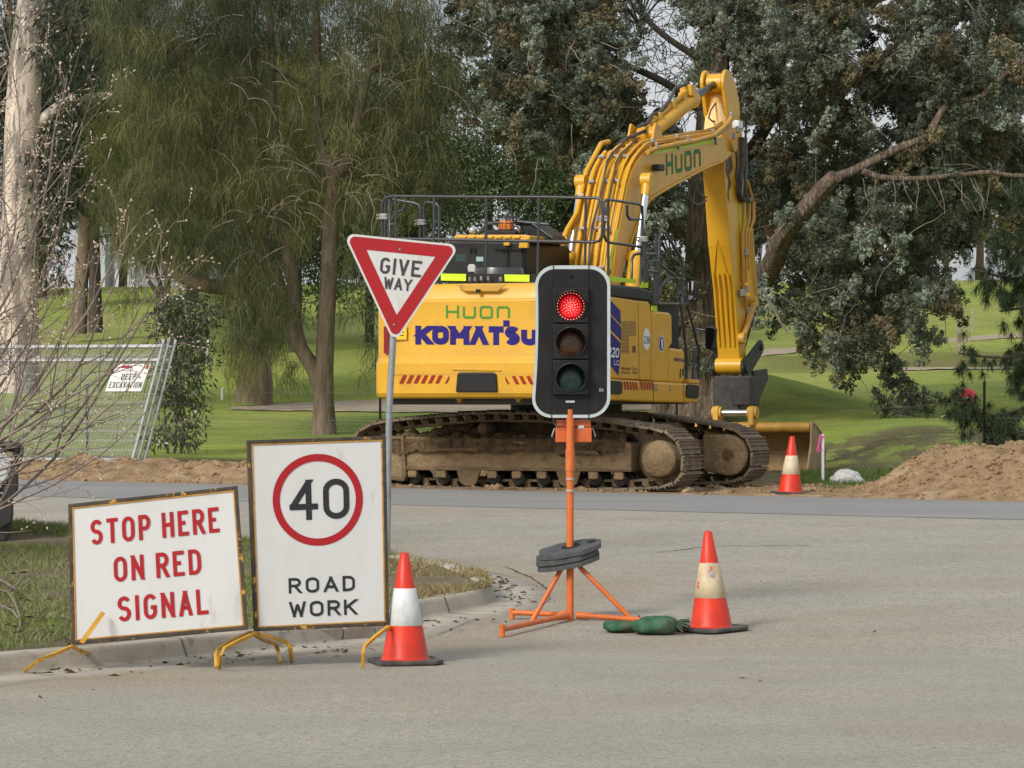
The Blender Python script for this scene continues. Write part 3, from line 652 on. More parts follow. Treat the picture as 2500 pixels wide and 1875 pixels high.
# mast, control box
mb = MB(); zt = tl(1393, 1016).z; bx = base.x
mb.tube([(bx, Yt + .02, tl(0, 1518).z), (bx, Yt + .02, tl(0, 1170).z)], .0265, 16); mb.build('mast', m_opaint, root)
mb = MB(); mb.tube([(bx, Yt + .02, tl(0, 1170).z), (bx, Yt + .02, zt + .05)], .029, 16); mb.tube([(bx, Yt + .02, tl(0, 1150).z), (bx, Yt + .02, tl(0, 1097).z)], .034, 16)
mb.build('upper_mast', m_opaint, root)
mb = MB()
for y, hh in ((1167, 5), (1195, 6)): mb.tube([(bx, Yt + .02, tl(0, y).z), (bx, Yt + .02, tl(0, y + hh).z)], .0305, 16)
mb.split('tape_band', M('tape_grey', (.42, .36, .28), rough=.6), root)
bxm = M('box_orange', (.62, .13, .03), (.52, .11, .03), rough=.45, scale=7, c3=(.6, .4, .3), s3=24, lo3=.66, hi3=.7)
a, b = tl(1357, 1080), tl(1445, 1044); mb = MB(); mb.box((a.x, Yt + .052, a.z), (b.x, Yt + .26, b.z)); cb = mb.build('control_box', bxm, root, bevel=.006)
a2, b2 = tl(1360, 1043), tl(1443, 1026); mb = MB(); mb.box((a2.x, Yt + .056, a2.z + .002), (b2.x, Yt + .25, b2.z)); mb.build('box_lid', bxm, cb, bevel=.006)
for sx in (-1, 1):
    x = a.x - .006 if sx < 0 else b.x + .006; mb = MB(); mb.tube([(x, Yt + .1, tl(0, 1046).z), (x + .012 * sx, Yt + .09, tl(0, 1055).z), (x + .022 * sx, Yt + .09, tl(0, 1067).z)], .0055, 8); mb.build('latch', m_galv, cb)
mb = MB(); mb.prism([tl(1412, 1046, .05), tl(1426, 1046, .05), tl(1426, 1039, .05), tl(1412, 1039, .05)], (0, -.003, 0)); mb.build('label_plate', m_tlw, cb)
mb = MB(); mb.tube([tl(1352, 1012, .05), tl(1351, 1030, .04), tl(1358, 1041, .03), tl(1372, 1040, .02), tl(1390, 1026, .08)], .004, 6); mb.build('cable', m_rub, root)
# base legs
hub = Vector((bx, Yt + .02, base.z + .05)); gz = float(g(bx, Yt))
ends = [hit(1226, 1556) + Vector((0, 0, .055)), hit(1250, 1512) + Vector((0, 0, .05)), Vector((P(1655, 1519, Yt - .15)))]
for k, e in enumerate(ends):
    mb = MB(); d = (e - hub); mb.tube([hub + d * .06, hub + d * .16, hub + d * .2, e], [.028, .026, .019, .02], 10)
    if k == 0: mb.tube([e + Vector((0, 0, .035)), e + Vector((0, 0, -.053))], .021, 12)
    if k == 1: mb.tube([e + Vector((0, 0, .03)), e + Vector((0, 0, -.05))], .02, 12)
    mb.build('leg', m_opaint, root)
collar = Vector((bx, Yt + .02, tl(0, 1378).z))
for k, (ex, ey) in enumerate(((1297, 1517), (1536, 1505))):
    e = tl(ex, ey, -.12 if k == 0 else -.06); mb = MB(); c0 = collar + Vector(((-.045, .05)[k], 0, 0)); mb.tube([c0, c0.lerp(e, .1), c0.lerp(e, .92), e], [.012, .018, .018, .014], 10); mb.build('brace', m_opaint, root)
mb = MB(); mb.tube([collar + Vector((0, 0, .03)), collar + Vector((0, 0, -.03))], .036, 14); mb.build('collar', m_opaint, root)
# rubber weights threaded on the mast
m_wt = M('weight_rubber', (.05, .056, .058), (.08, .084, .084), rough=.75, scale=6, bump=.25, bscale=50, c3=(.06, .10, .13), s3=3, lo3=.62, hi3=.7)
for k, (zy, dx, dy_, lab) in enumerate(((1377, -.012, .01, 'lowest grey rubber weight of three threaded on the orange mast'), (1363, -.022, 0, 'middle grey rubber weight of three threaded on the orange mast'), (1348, 0, -.01, 'topmost grey rubber weight with a hand hole, threaded on the orange mast'))):
    z = tl(0, zy).z; rt = thing('rubber_weight', (bx + dx, Yt + .02, z), lab, 'sign weight', 'rubber weights on the traffic light mast')
    L_, w2 = .225, .115
    out = [(-L_, -.055), (-L_ + .02, -.075), (-.09, -w2), (.09, -w2), (L_ - .05, -.075), (L_, -.04), (L_, .04), (L_ - .05, .085), (.09, w2), (-.09, w2), (-L_ + .02, .075), (-L_, .055)]
    def tr(x, y, zz): return (bx + dx + x + .0 * y, Yt + .02 + y * .95 + dy_, z + zz + x * .19 + y * .30)
    mb = MB(); mb.prism([tr(x, y, 0) for x, y in out], (0, 0, .040)); pb = mb.build('plate_body', m_wt, rt, bevel=.006)
    if k == 2:
        mb = MB(); mb.prism([tr(.155 + .035 * math.cos(t * .524), .02 + .03 * math.sin(t * .524), .0415) for t in range(12)], (0, 0, .0012)); mb.build('hand_hole', M('void_black', (.012, .011, .01), rough=1), rt)
        mb = MB(); mb.prism([tr(-.005 + .07 * math.cos(t * .3927) + .01, .045 * math.sin(t * .3927), .0415) for t in range(16)], (0, 0, .0012)); mb.build('mast_slot', M('void_black', (.012, .011, .01), rough=1), rt)
# sandbags
m_bag = M('bag_green', (.035, .10, .055), (.065, .155, .09), rough=.95, scale=9, c3=(.12, .11, .075), s3=6, lo3=.52, hi3=.68, bump=.8, bscale=40, bdist=.012, spec=.12)
def sandbag(px, py, L_, w, h, rz, lab, tie):
    p = hit(px, py); rt = thing('sandbag', p, lab, 'sandbag', 'green sandbags weighing down the stand')
    mb = MB(); rows = []; n, m = 28, 20
    for i in range(n + 1):
        t = i / n; x = (t - .5) * L_; env = (1 - abs(2 * t - 1) ** 3.2) ** .5 + .05
        rows.append([(x, w * .5 * env * math.copysign(abs(math.cos(a)) ** .8, math.cos(a)) * (1 + .06 * math.sin(9 * t + 3 * a) + .10 * max(0, t - .55) * math.sin(13 * a)), max(0.004, h * .5 + h * .5 * env * math.copysign(abs(math.sin(a)) ** .8, math.sin(a)) * (1 + .07 * math.sin(7 * t + 2 * a))) - h * .25 * (1 - env) * 0) for a in [6.28319 * k / m for k in range(m + 1)]])
    cs, sn = math.cos(rz), math.sin(rz)
    def tw(q):
        nz = 1 + .42 * (float(fbm(np.array(q[0] * 9 + rz * 40 + 20), np.array(q[1] * 9 + q[2] * 7 + 20), 3)) - .45)
        return (p.x + (q[0] * cs - q[1] * sn) * nz, p.y + (q[0] * sn + q[1] * cs) * nz, p.z + q[2] * nz)
    mb.grid([[tw(q) for q in r_] for r_ in rows]); mb.build('bag_body', m_bag, rt)
    if tie:
        mb = MB()
        for k in range(46):
            a = random.uniform(-1, 1); b0 = random.uniform(-.04, .02)
            e = (L_ * .36 + .11 + b0, a * w * .42, .02 + random.random() * .08); s0 = (L_ * .36, a * .05, .05)
            mb.tube([tw(s0), tw([(s0[i] + e[i]) / 2 + (.02 if i == 2 else 0) for i in range(3)]), tw(e)], .004, 3)
        mb.build('frayed_neck', m_bag, rt)
sandbag(1516, 1543, .24, .2, .075, .1, 'dark green sandbag lying flat under the orange leg, left of the bigger bag', False)
sandbag(1597, 1548, .32, .26, .12, -.12, 'plump green sandbag with frayed neck draped over the orange leg', True)
# ================================================ EXCAVATOR (local frame: x right, y forward, z up; turned 23 degrees from the view)
PHI = math.radians(23); EC = Vector((.70, 42.27, .49)); _r = (math.cos(PHI), -math.sin(PHI)); _h = (math.sin(PHI), math.cos(PHI))
def LP(px, py, n, c):
    dx = (px - CX) / F; Y = (c + EC.x * n[0] + EC.y * n[1]) / (dx * n[0] + n[1]); X = dx * Y; Z = H - (py - CY) / F * Y
    return Vector(((X - EC.x) * _r[0] + (Y - EC.y) * _r[1], (X - EC.x) * _h[0] + (Y - EC.y) * _h[1], Z - EC.z))
def LX(px, py, x): return LP(px, py, _r, x)
def LY(px, py, y): return LP(px, py, _h, y)
ex = thing('excavator', EC, 'yellow excavator on muddy tracks parked beyond the traffic light', 'excavator', rz=-PHI)
m_yel = M('machine_yellow', (.67, .36, .013), (.61, .325, .013), rough=.42, scale=1.2, coat=.15, c3=(.40, .235, .05), s3=3.2, lo3=.54, hi3=.92)
m_yel2 = M('machine_yellow_dusty', (.60, .33, .035), (.50, .28, .04), rough=.5, scale=2.5, c3=(.22, .13, .04), s3=5, lo3=.62, hi3=.78)
m_blk = M('machine_black', (.014, .0145, .016), (.02, .02, .021), rough=.45, scale=4, spec=.25)
m_rail = M('rail_black', (.03, .034, .04), rough=.32, coat=.2)
m_glass = M('dark_glass', (.008, .010, .010), rough=.06, spec=.6)
m_lime = M('lime_reflector', (.55, .78, .01), rough=.45)
m_chrome = M('chrome', (.75, .76, .78), rough=.14, metal=1)
m_fit = M('steel_fitting', (.34, .34, .34), (.22, .21, .20), rough=.35, metal=.6, scale=14)
m_mud = M('dried_mud', (.20, .145, .085), (.135, .095, .055), rough=.95, scale=6, lo=.35, hi=.65, bump=1, bscale=24, bdist=.03, c3=(.27, .20, .115), s3=2.5, lo3=.5, hi3=.7, spec=.2)
m_mudd = M('wet_mud', (.105, .072, .042), (.20, .14, .078), rough=.9, scale=7, bump=1, bscale=22, bdist=.06, spec=.2)
m_mudl = M('pale_mud', (.30, .215, .12), (.22, .155, .085), rough=.95, scale=7, bump=1, bscale=22, bdist=.03, c3=(.12, .10, .08), s3=5, lo3=.6, hi3=.68)
m_shoe = M('track_shoe', (.13, .105, .075), (.20, .145, .085), rough=.8, scale=5, c3=(.27, .235, .19), s3=9, lo3=.56, hi3=.68, bump=.6, bscale=30)
m_dstl = M('dark_steel', (.022, .021, .02), (.05, .042, .035), rough=.6, scale=9, bump=.3, bscale=40)
m_pin = M('worn_steel', (.42, .41, .40), rough=.35, metal=.8)
m_grn = M('decal_green', (.010, .15, .045), rough=.5, spec=.25); m_grnl = M('decal_light_green', (.05, .24, .03), rough=.5, spec=.25)
m_blue = M('decal_blue', (.018, .010, .155), rough=.5, spec=.25); m_dwh = M('decal_white', (.72, .74, .74), rough=.45); m_dred = M('decal_red', (.30, .018, .008), rough=.5, spec=.25); m_dkr = M('reflector_red', (.22, .01, .012), rough=.25)
SPLIT = {'rail_clamp', 'hood_bolts', 'pipe_clamps', 'skirt_bolts', 'mounting_bolts', 'coupler_cheek', 'guard_bracket', 'bucket_ear', 'latch', 'mirror_arm', 'roof_lamp', 'guard_bars', 'lamp_mount', 'pivot_boss', 'exhaust_stack'}
def part(mb, name, mat, bevel=0, parent=None, label=None, seg=2):
    if name in SPLIT: return mb.split(name, mat, parent or ex, False, bevel=bevel, label=label, seg=seg)[0]
    return mb.build(name, mat, parent or ex, world=False, bevel=bevel, label=label, seg=seg)
class LQ(Quad):
    def __init__(s, bl, br, tr, tl, n): super().__init__(bl, br, tr, tl); s.n = Vector(n)
def XQ(bl, br, tr, tl, x, n=1): return LQ(*[LX(*p, x) for p in (bl, br, tr, tl)], (n, 0, 0))
def YQ(bl, br, tr, tl, y): return LQ(*[LY(*p, y) for p in (bl, br, tr, tl)], (0, -1, 0))
def xpoly(mb, pts, x, d): mb.prism([LX(*p, x) for p in pts], (d, 0, 0)); return mb
def ypoly(mb, pts, y, d): mb.prism([LY(*p, y) for p in pts], (0, d, 0)); return mb
GL['n'] = [[(0, 0), (0, .86), (.12, 1), (.88, 1), (1, .86), (1, 0)]]; GL['u'] = [[(0, 1), (0, .14), (.12, 0), (.88, 0), (1, .14), (1, 1)]]
GL['o'] = [[(.12, 0), (.88, 0), (1, .14), (1, .86), (.88, 1), (.12, 1), (0, .86), (0, .14), (.12, 0)]]
GL['^'] = [[(0, 0), (.5, 1), (1, 0)]]
# --- counterweight
plan = [(1.34, -1.62), (1.34, -2.1), (1.33, -2.38), (1.28, -2.58), (1.2, -2.72), (1.08, -2.81), (.9, -2.855), (.6, -2.87), (0, -2.87)]
plan = plan + [(-.6, -2.87), (-1.0, -2.865), (-1.24, -2.835), (-1.37, -2.775), (-1.45, -2.66), (-1.495, -2.45), (-1.50, -2.1), (-1.50, -1.62)]
mb = MB(); rows = []
for z, o in ((1.155, .10), (1.175, .03), (1.22, 0), (1.45, 0), (1.585, .004), (1.60, .012), (1.655, .05), (1.67, .053), (2.335, .053), (2.35, .060), (2.365, .085), (2.40, .10), (2.50, .135), (2.54, .165), (2.555, .21), (2.56, .4)):
    row = []
    for i, (x, v) in enumerate(plan):
        a = plan[max(i - 1, 0)]; b = plan[min(i + 1, len(plan) - 1)]; t = Vector((b[0] - a[0], b[1] - a[1])).normalized(); nn = Vector((-t.y, t.x))
        if nn.dot(Vector((x, v + 1.0))) > 0: nn = -nn
        row.append((x + nn.x * o * .45, v + nn.y * o, z))
    rows.append(row)
mb.grid(rows, True); mb.add(rows[0], [list(range(len(plan)))]); mb.add(rows[-1], [list(range(len(plan)))[::-1]])
cwt = part(mb, 'counterweight', m_yel); em = cwt.modifiers.new('edges', 'EDGE_SPLIT'); em.split_angle = math.radians(22)
yr = -2.87 + .053
mb = MB(); ypoly(mb, [(1118, 912), (1126, 909), (1206, 909), (1213, 913), (1216, 957), (1114, 957)], -2.872, -.03); part(mb, 'rear_cover', m_blk, .015, cwt)
mb = MB(); ypoly(mb, [(1108, 899), (1222, 901), (1226, 906), (1104, 904)], -2.871, -.012); part(mb, 'cover_lip', m_yel, .004, cwt)
mb = MB(); ypoly(mb, [(1113, 694), (1236, 694), (1216, 712), (1135, 711)], -2.80, -.02); part(mb, 'camera_recess', m_yel2, .008, cwt)
mb = MB(); ypoly(mb, [(1163, 706), (1173, 706), (1173, 715), (1163, 715)], -2.83, -.02); part(mb, 'rear_camera', m_blk, .003, cwt)
q = YQ((1014, 841), (1302, 843), (1302, 797), (1014, 795), yr)
mb = MB(); hh = q.h; wk = {'K': hh * .92, ' ': 0, 'O': hh * .98, 'M': hh * 1.12, '^': hh * .98, 'T': hh * .86, 'S': hh * .86, 'U': hh * .95}
text(mb, q, 'KOM^TSU', 0, 0, hh, hh, hh * .34, hh * .07, d0=.003, widths=wk)
sx = hh * (.92 + .98 + 1.12 + .98 + .86 + .07 * 4 - .02); mb.add([q(sx, hh * .98, .006), q(sx + hh * .36, hh * .98, .006), q(sx + hh * .36, hh * 1.32, .006), q(sx, hh * 1.32, .006)], [(0, 1, 2, 3)]); part(mb, 'brand_lettering', m_blue, 0, cwt)
q = YQ((1089, 777), (1245, 779), (1245, 748), (1089, 745), yr); mb = MB(); text(mb, q, 'HuOn'.replace('O', 'o'), 0, 0, q.w * .205, q.h, q.h * .175, q.w * .06, d0=.003); part(mb, 'owner_lettering', m_grnl, 0, cwt)
for sgn in (1, -1):
    mb = MB()
    for k in range(7):
        X0 = 974 + k * 17.6; pts = [(X0, 936), (X0 + 9, 936), (X0 + 19, 916), (X0 + 10, 916)]
        if k == 6: pts = [(X0 + 6, 936), (X0 + 11, 936), (X0 + 17, 926), (X0 + 17, 916)]
        if sgn < 0: pts = [(2328 - x + 2, y + 2) for x, y in pts]
        mb.add([LY(*p, -2.876) for p in pts], [(0, 1, 2, 3)])
    part(mb, 'hazard_stripes', m_dred, 0, cwt)
mb = MB(); mb.prism([LY(939, 797, -2.78), LY(951, 797, -2.80), LY(951, 866, -2.80), LY(939, 862, -2.78)], (0, -.03, 0)); part(mb, 'tail_reflector', m_dkr, .004, cwt)
mb = MB(); mb.add([LY(*p, -2.842) for p in ((955, 829), (993, 829), (993, 795), (955, 795))], [(0, 1, 2, 3)]); part(mb, 'warning_decal', M('decal_yellow', (.75, .5, .01), rough=.4), 0, cwt)
mb = MB()
for k in range(3): mb.add([LY(*p, -2.844) for p in ((962 + k * 3, 820 - k * 8), (986, 820 - k * 8), (986, 818 - k * 8), (962 + k * 3, 818 - k * 8))], [(0, 1, 2, 3)])
part(mb, 'decal_print', m_blk, 0, cwt)
mb = MB()
for x in (1122, 1266): a = LY(x, 972, -2.6); mb.cyl(a + Vector((0, 0, .05)), a + Vector((0, 0, -.02)), .05, 10); mb.cyl(a + Vector((0, 0, -.02)), a + Vector((0, 0, -.05)), .03, 6)
part(mb, 'mounting_bolts', m_yel2, 0, cwt)
# --- inner body and deck
mb = MB(); mb.box((-1.2, -2.2, 1.2), (1.18, 1.0, 2.36)); part(mb, 'engine_bay', m_blk)
mb = MB(); mb.box((-1.25, -2.6, 1.08), (1.2, 1.3, 1.2)); part(mb, 'deck_frame', m_dstl)
mb = MB(); mb.box((-1.36, -1.6, 1.2), (-1.21, 1.2, 2.45)); part(mb, 'side_panel', m_yel, .02)
XS = 1.36
mb = MB(); xpoly(mb, [(1447, 716), (1554, 733), (1583, 736), (1588, 744), (1591, 800), (1589, 929), (1447, 922)], XS, -.16); sp = part(mb, 'side_panel', m_yel, .02)
mb = MB(); xpoly(mb, [(1447, 690), (1560, 700), (1586, 707), (1593, 718), (1589, 737), (1447, 720)], XS + .01, -.6); part(mb, 'hood_side', m_blk, .03)
mb = MB(); xpoly(mb, [(1594, 764), (1606, 760), (1635, 763), (1641, 770), (1642, 838), (1634, 850), (1632, 934), (1592, 931)], XS - .01, -.75); part(mb, 'fuel_tank', m_yel, .03)
mb = MB(); a = LX(1617, 760, 1.0); mb.cyl(a + Vector((0, 0, -.02)), a + Vector((0, 0, .05)), .07, 14); part(mb, 'filler_cap', m_blk)
mb = MB(); xpoly(mb, [(1636, 849), (1668, 853), (1672, 860), (1671, 926), (1667, 936), (1634, 934)], XS - .01, -.7); part(mb, 'tool_box', m_yel, .03)
mb = MB(); xpoly(mb, [(1430, 921), (1590, 931), (1708, 938), (1711, 942), (1708, 978), (1702, 984), (1595, 982), (1430, 974)], XS + .02, -.3); sk = part(mb, 'side_skirt', m_yel, .025)
mb = MB(); xpoly(mb, [(1682, 925), (1708, 927), (1708, 936), (1682, 935)], XS + .01, -.3); part(mb, 'step_tread', m_yel, .005)
for pts in ([(1489, 929), (1512, 930), (1517, 936), (1516, 960), (1511, 963), (1480, 961)], [(1675, 941), (1678, 938), (1702, 940), (1705, 944), (1703, 970), (1699, 973), (1678, 971), (1674, 967)]):
    mb = MB(); xpoly(mb, pts, XS + .022, .02); part(mb, 'corner_guard', m_blk, .006, sk)
mb = MB()
for x0 in (1522, 1562):
    for k in range(5): mb.add([LX(*p, XS + .024) for p in ((x0 + k * 7, 930.5 + k * .4), (x0 + 4 + k * 7, 930.7 + k * .4), (x0 + 8 + k * 7, 951 + k * .3), (x0 + 4 + k * 7, 951 + k * .3))], [(0, 1, 2, 3)])
part(mb, 'hazard_stripes', m_dred, 0, sk)
mb = MB()
for x, y in ((1598, 940), (1604, 940), (1598, 951), (1604, 951), (1637, 943), (1637, 951), (1670, 943), (1670, 952)): mb.cyl(LX(x, y, XS + .02), LX(x, y, XS + .035), .014, 8)
part(mb, 'skirt_bolts', m_fit, 0, sk)
mb = MB()
for pts in ([(1593.4, 931), (1594.6, 931), (1597, 981), (1595.8, 981)], [(1667.5, 937), (1668.5, 937), (1671, 983), (1670, 983)]): mb.add([LX(*p, XS + .0225) for p in pts], [(0, 1, 2, 3)])
mb.add([LX(*p, XS + .0015) for p in ((1557.6, 736), (1558.4, 736), (1561, 928), (1560, 928))], [(0, 1, 2, 3)])
part(mb, 'panel_seams', m_blk, 0, sp)
mb = MB(); mb.add([(-1.2, -2.8725, 1.447), (1.05, -2.8725, 1.447), (1.05, -2.8725, 1.455), (-1.2, -2.8725, 1.455)], [(0, 1, 2, 3)]); mb.add([(-.30, yr - .003, 1.70), (-.295, yr - .003, 1.70), (-.295, yr - .003, 1.74), (-.30, yr - .003, 1.74)], [(0, 1, 2, 3)]); part(mb, 'casting_line', m_yel2, 0, cwt)
c7 = lambda x, y: (1300 + .3315 * x, 550 + .3315 * y)
mb = MB()
for pts in ([(520, 500), (578, 555), (648, 628), (652, 735), (580, 655), (500, 575)], [(500, 590), (580, 668), (653, 750), (655, 850), (578, 772), (500, 700)], [(500, 712), (576, 790), (651, 868), (648, 960), (634, 1108), (588, 1050), (500, 960)]):
    mb.add([LX(*c7(*p), XS + .002) for p in pts], [list(range(len(pts)))])
part(mb, 'blue_stripes', m_blue, 0, sp)
q = XQ(c7(548, 968), c7(634, 978), c7(637, 905), c7(555, 892), XS); mb = MB(); text(mb, q, '220', 0, 0, q.w * .31, q.h, q.h * .2, q.w * .03, d0=.004, slant=.06)
q = XQ(c7(597, 1027), c7(634, 1034), c7(637, 996), c7(600, 989), XS); text(mb, q, 'LCi', 0, 0, q.w * .40, q.h, q.h * .17, q.w * .06, d0=.004, slant=.06); part(mb, 'model_lettering', m_dwh, 0, sp)
q = XQ(c7(730, 1090), c7(771, 1098), c7(771, 1052), c7(730, 1045), XS); mb = MB(); text(mb, q, '3.0', 0, 0, q.w * .40, q.h, q.h * .14, q.w * .06, d0=.003)
q = XQ(c7(653, 1064), c7(722, 1070), c7(722, 1050), c7(653, 1044), XS); text(mb, q, 'INTELLIGENT', 0, 0, q.w * .075, q.h, q.h * .2, q.w * .025, d0=.003)
q = XQ(c7(653, 1090), c7(722, 1096), c7(722, 1082), c7(653, 1076), XS); text(mb, q, 'MACHINECONTROL', 0, 0, q.w * .05, q.h, q.h * .2, q.w * .02, d0=.003); part(mb, 'small_lettering', m_blk, 0, sp)
def oval(mb, px, py, rx, ry, x, d): mb.add([LX(px + rx * math.cos(t * .2618), py + ry * math.sin(t * .2618), x) + Vector((d, 0, 0)) for t in range(24)], [list(range(24))])
mb = MB(); oval(mb, 1578.3, 828, 9, 26.5, XS, .003); dc = part(mb, 'number_decal', m_dwh, 0, sp)
q = XQ((1571, 838), (1586, 840), (1586, 822), (1571, 820), XS); mb = MB(); text(mb, q, '239', 0, 0, q.w * .29, q.h, q.h * .13, q.w * .06, d0=.006); part(mb, 'lettering', M('decal_dark_green', (.02, .07, .05), rough=.5), 0, dc)
mb = MB(); oval(mb, 1616.3, 839.5, 6.6, 20.5, XS, -.007); dc = part(mb, 'ear_defender_decal', m_dwh, 0); mb = MB(); oval(mb, 1616.3, 839.5, 5.3, 17.5, XS, -.004); part(mb, 'blue_disc', m_blue, 0, dc)
mb = MB(); oval(mb, 1616.5, 833, 2.1, 6, XS, -.002); mb.add([LX(*p, XS - .0015) for p in ((1614.5, 837), (1618.5, 837), (1617.6, 852), (1615.4, 852))], [(0, 1, 2, 3)]); part(mb, 'white_figure', m_dwh, 0, dc)
q = XQ((1645, 881), (1670, 884), (1670, 876), (1645, 873), XS - .01); mb = MB(); text(mb, q, 'KOM^TSU', 0, 0, q.w * .12, q.h, q.h * .26, q.w * .018, d0=.003); part(mb, 'small_brand_lettering', m_blue)
mb = MB()
for k in range(11): y = 784.5 + k * 3.3; mb.add([LX(*p, XS + .002) for p in ((1517.5, y), (1553, y + 1.0), (1553, y + 2.4), (1517.5, y + 1.4))], [(0, 1, 2, 3)])
for k in range(13): y = 821 + k * 3.3; mb.add([LX(*p, XS + .002) for p in ((1517, y), (1536, y + .5), (1536, y + 1.9), (1517, y + 1.4))], [(0, 1, 2, 3)])
part(mb, 'vent_slots', m_dstl, 0, sp)
mb = MB(); mb.add([LX(*p, XS + .002) for p in ((1544, 861), (1552, 861), (1552, 845), (1544, 844))], [(0, 1, 2, 3)]); part(mb, 'door_lock', M('lock_brown', (.08, .02, .02), rough=.4), 0, sp)
mb = MB(); mb.add([LX(*p, XS - .007) for p in ((1659, 924), (1662, 924), (1664, 901), (1661, 900))], [(0, 1, 2, 3)]); mb.add([LX(*p, XS - .007) for p in ((1666, 917), (1670, 917), (1670, 901), (1666, 901))], [(0, 1, 2, 3)]); part(mb, 'latch', m_blk)
# --- engine hood, kick plate, reflectors
mb = MB(); mb.box((-1.2, -2.45, 2.37), (1.25, -.9, 2.545)); part(mb, 'engine_hood', m_blk, .03)
mb = MB(); mb.prism([LY(1040, 690, -2.4), LY(1395, 693, -2.4), LY(1395, 670, -2.4), LY(1040, 667, -2.4)], (0, .03, 0)); part(mb, 'kick_plate', m_blk)
for pts in ([(1077, 685), (1138, 686), (1138, 669), (1077, 668)], [(1232, 687), (1293, 688), (1293, 671), (1232, 670)]):
    mb = MB(); ypoly(mb, pts, -2.42, -.006); part(mb, 'lime_reflector', m_lime)
for pts in ([(1470, 684), (1493, 687), (1551, 692), (1551, 682), (1470, 672)], [(1563, 702), (1581, 703), (1581, 688), (1568, 686)], [(1590, 758), (1603, 760), (1603, 746), (1590, 746)]):
    mb = MB(); xpoly(mb, pts, 1.24, .008); part(mb, 'lime_reflector', m_lime)
mb = MB(); a = LY(1218, 684, -1.8); mb.tube([a + Vector((0, 0, -.1)), LY(1218, 672, -1.8), LY(1218, 655, -1.8)], [.32, .32, .30], 20); mb.tube([LY(1232, 660, -1.8), LY(1257, 660, -1.8)], .02, 8); part(mb, 'exhaust_stack', M('exhaust_steel', (.12, .12, .125), rough=.3, metal=.7))
mb = MB()
for x, y in ((1147, 686), (1160, 686), (1175, 684), (1192, 684), (1222, 686), (1390, 690)): a = LY(x, y, -2.48); mb.cyl(a, a + Vector((0, 0, .05)), .02, 8)
part(mb, 'hood_bolts', m_fit)
mb = MB(); ypoly(mb, [(1142, 664), (1159, 664), (1160, 650), (1156, 645), (1145, 645), (1141, 650)], -2.2, .03); part(mb, 'work_lamp', M('lamp_face', (.5, .5, .48), rough=.3), .008); mb = MB(); ypoly(mb, [(1147, 690), (1155, 690), (1154, 664), (1148, 664)], -2.18, .03); part(mb, 'lamp_bracket', m_blk)
# --- cab
yc = -.55; mb = MB(); ypoly(mb, [(1086, 690), (1282, 693), (1282, 592), (1276, 588), (1100, 586), (1088, 592)], yc, 1.55); cab = part(mb, 'cab', m_blk, .04)
mb = MB(); ypoly(mb, [(1086, 676), (1276, 678), (1276, 608), (1090, 606)], yc - .004, -.006); part(mb, 'rear_window', m_glass, 0, cab)
mb = MB(); ypoly(mb, [(1163, 638), (1180, 638), (1180, 627), (1163, 627)], yc - .012, -.003); part(mb, 'window_sticker', M('pale_blue', (.30, .45, .44), rough=.5), 0, cab)
mb = MB(); ypoly(mb, [(1113, 638), (1139, 639), (1139, 621), (1113, 620)], yc - .012, -.002); part(mb, 'window_reflection_label', M('dim_teal', (.02, .045, .042), rough=.3), 0, cab)
mb = MB(); ypoly(mb, [(1104, 585), (1293, 587), (1294, 576), (1280, 573), (1112, 573)], yc - .02, 1.3)
for k in range(7): x0 = 1122 + k * 22; ypoly(mb, [(x0, 583), (x0 + 17, 583), (x0 + 17, 576), (x0, 576)], yc - .02, -.03)
part(mb, 'roof_guard', m_yel, .012, cab)
mb = MB(); ypoly(mb, [(1233, 600), (1247, 600), (1247, 592), (1240, 590), (1233, 592)], yc - .02, -.05); ypoly(mb, [(1270, 606), (1292, 606), (1292, 584), (1274, 582)], yc - .02, -.06); part(mb, 'guard_bracket', m_yel, .006, cab)
mb = MB(); ypoly(mb, [(1188, 574), (1258, 574), (1258, 564), (1188, 562)], yc + .2, .3); part(mb, 'beacon_base', m_blk, .01, cab)
mb = MB(); ypoly(mb, [(1215, 561), (1246, 561), (1246, 538), (1217, 538)], yc + .25, .14); bc = part(mb, 'amber_beacon', M('beacon_amber', (.62, .10, .012), (.75, .3, .04), rough=.2, scale=20, coat=.4), .02)
mb = MB()
for z_ in (529, 545, 562): mb.tube([LY(1203, z_, yc + .2), LY(1252, z_, yc + .2), LY(1252, z_, yc + .2) + Vector((0, .22, 0)), LY(1203, z_, yc + .2) + Vector((0, .22, 0))], .006, 5, closed=True)
for x in (1203, 1220, 1236, 1252): mb.tube([LY(x, 562, yc + .2), LY(x, 529, yc + .2)], .006, 5)
part(mb, 'beacon_cage', m_rail, 0, cab)
mb = MB(); mb.tube([LY(1254, 548, yc + .4), LY(1247, 490, yc + .4), LY(1240, 438, yc + .4)], [.018, .010, .004], 6); part(mb, 'antenna', m_blk, 0, cab)
mb = MB(); mb.tube([LY(1113, 575, yc), LY(1106, 520, yc)], [.009, .004], 5); part(mb, 'antenna', m_blk, 0, cab)
mb = MB(); ypoly(mb, [(1258, 586), (1355, 592), (1345, 575), (1322, 556), (1300, 546), (1258, 540)], yc + .5, .5); part(mb, 'front_guard', m_blk, .02, cab)
mb = MB()
for a, b in (((1258, 541), (1340, 548)), ((1300, 546), (1350, 582)), ((1168, 572), (1190, 546)), ((1190, 546), (1258, 541))): mb.tube([LY(*a, yc + .48), LY(*b, yc + .48)], .022, 8)
for a, b in (((1275, 585), (1272, 560)), ((1287, 585), (1287, 556)), ((1281, 585), (1281, 552))): mb.tube([LY(*a, yc + .3), LY(*b, yc + .3)], .008, 6)
part(mb, 'guard_bars', m_rail, 0, cab)
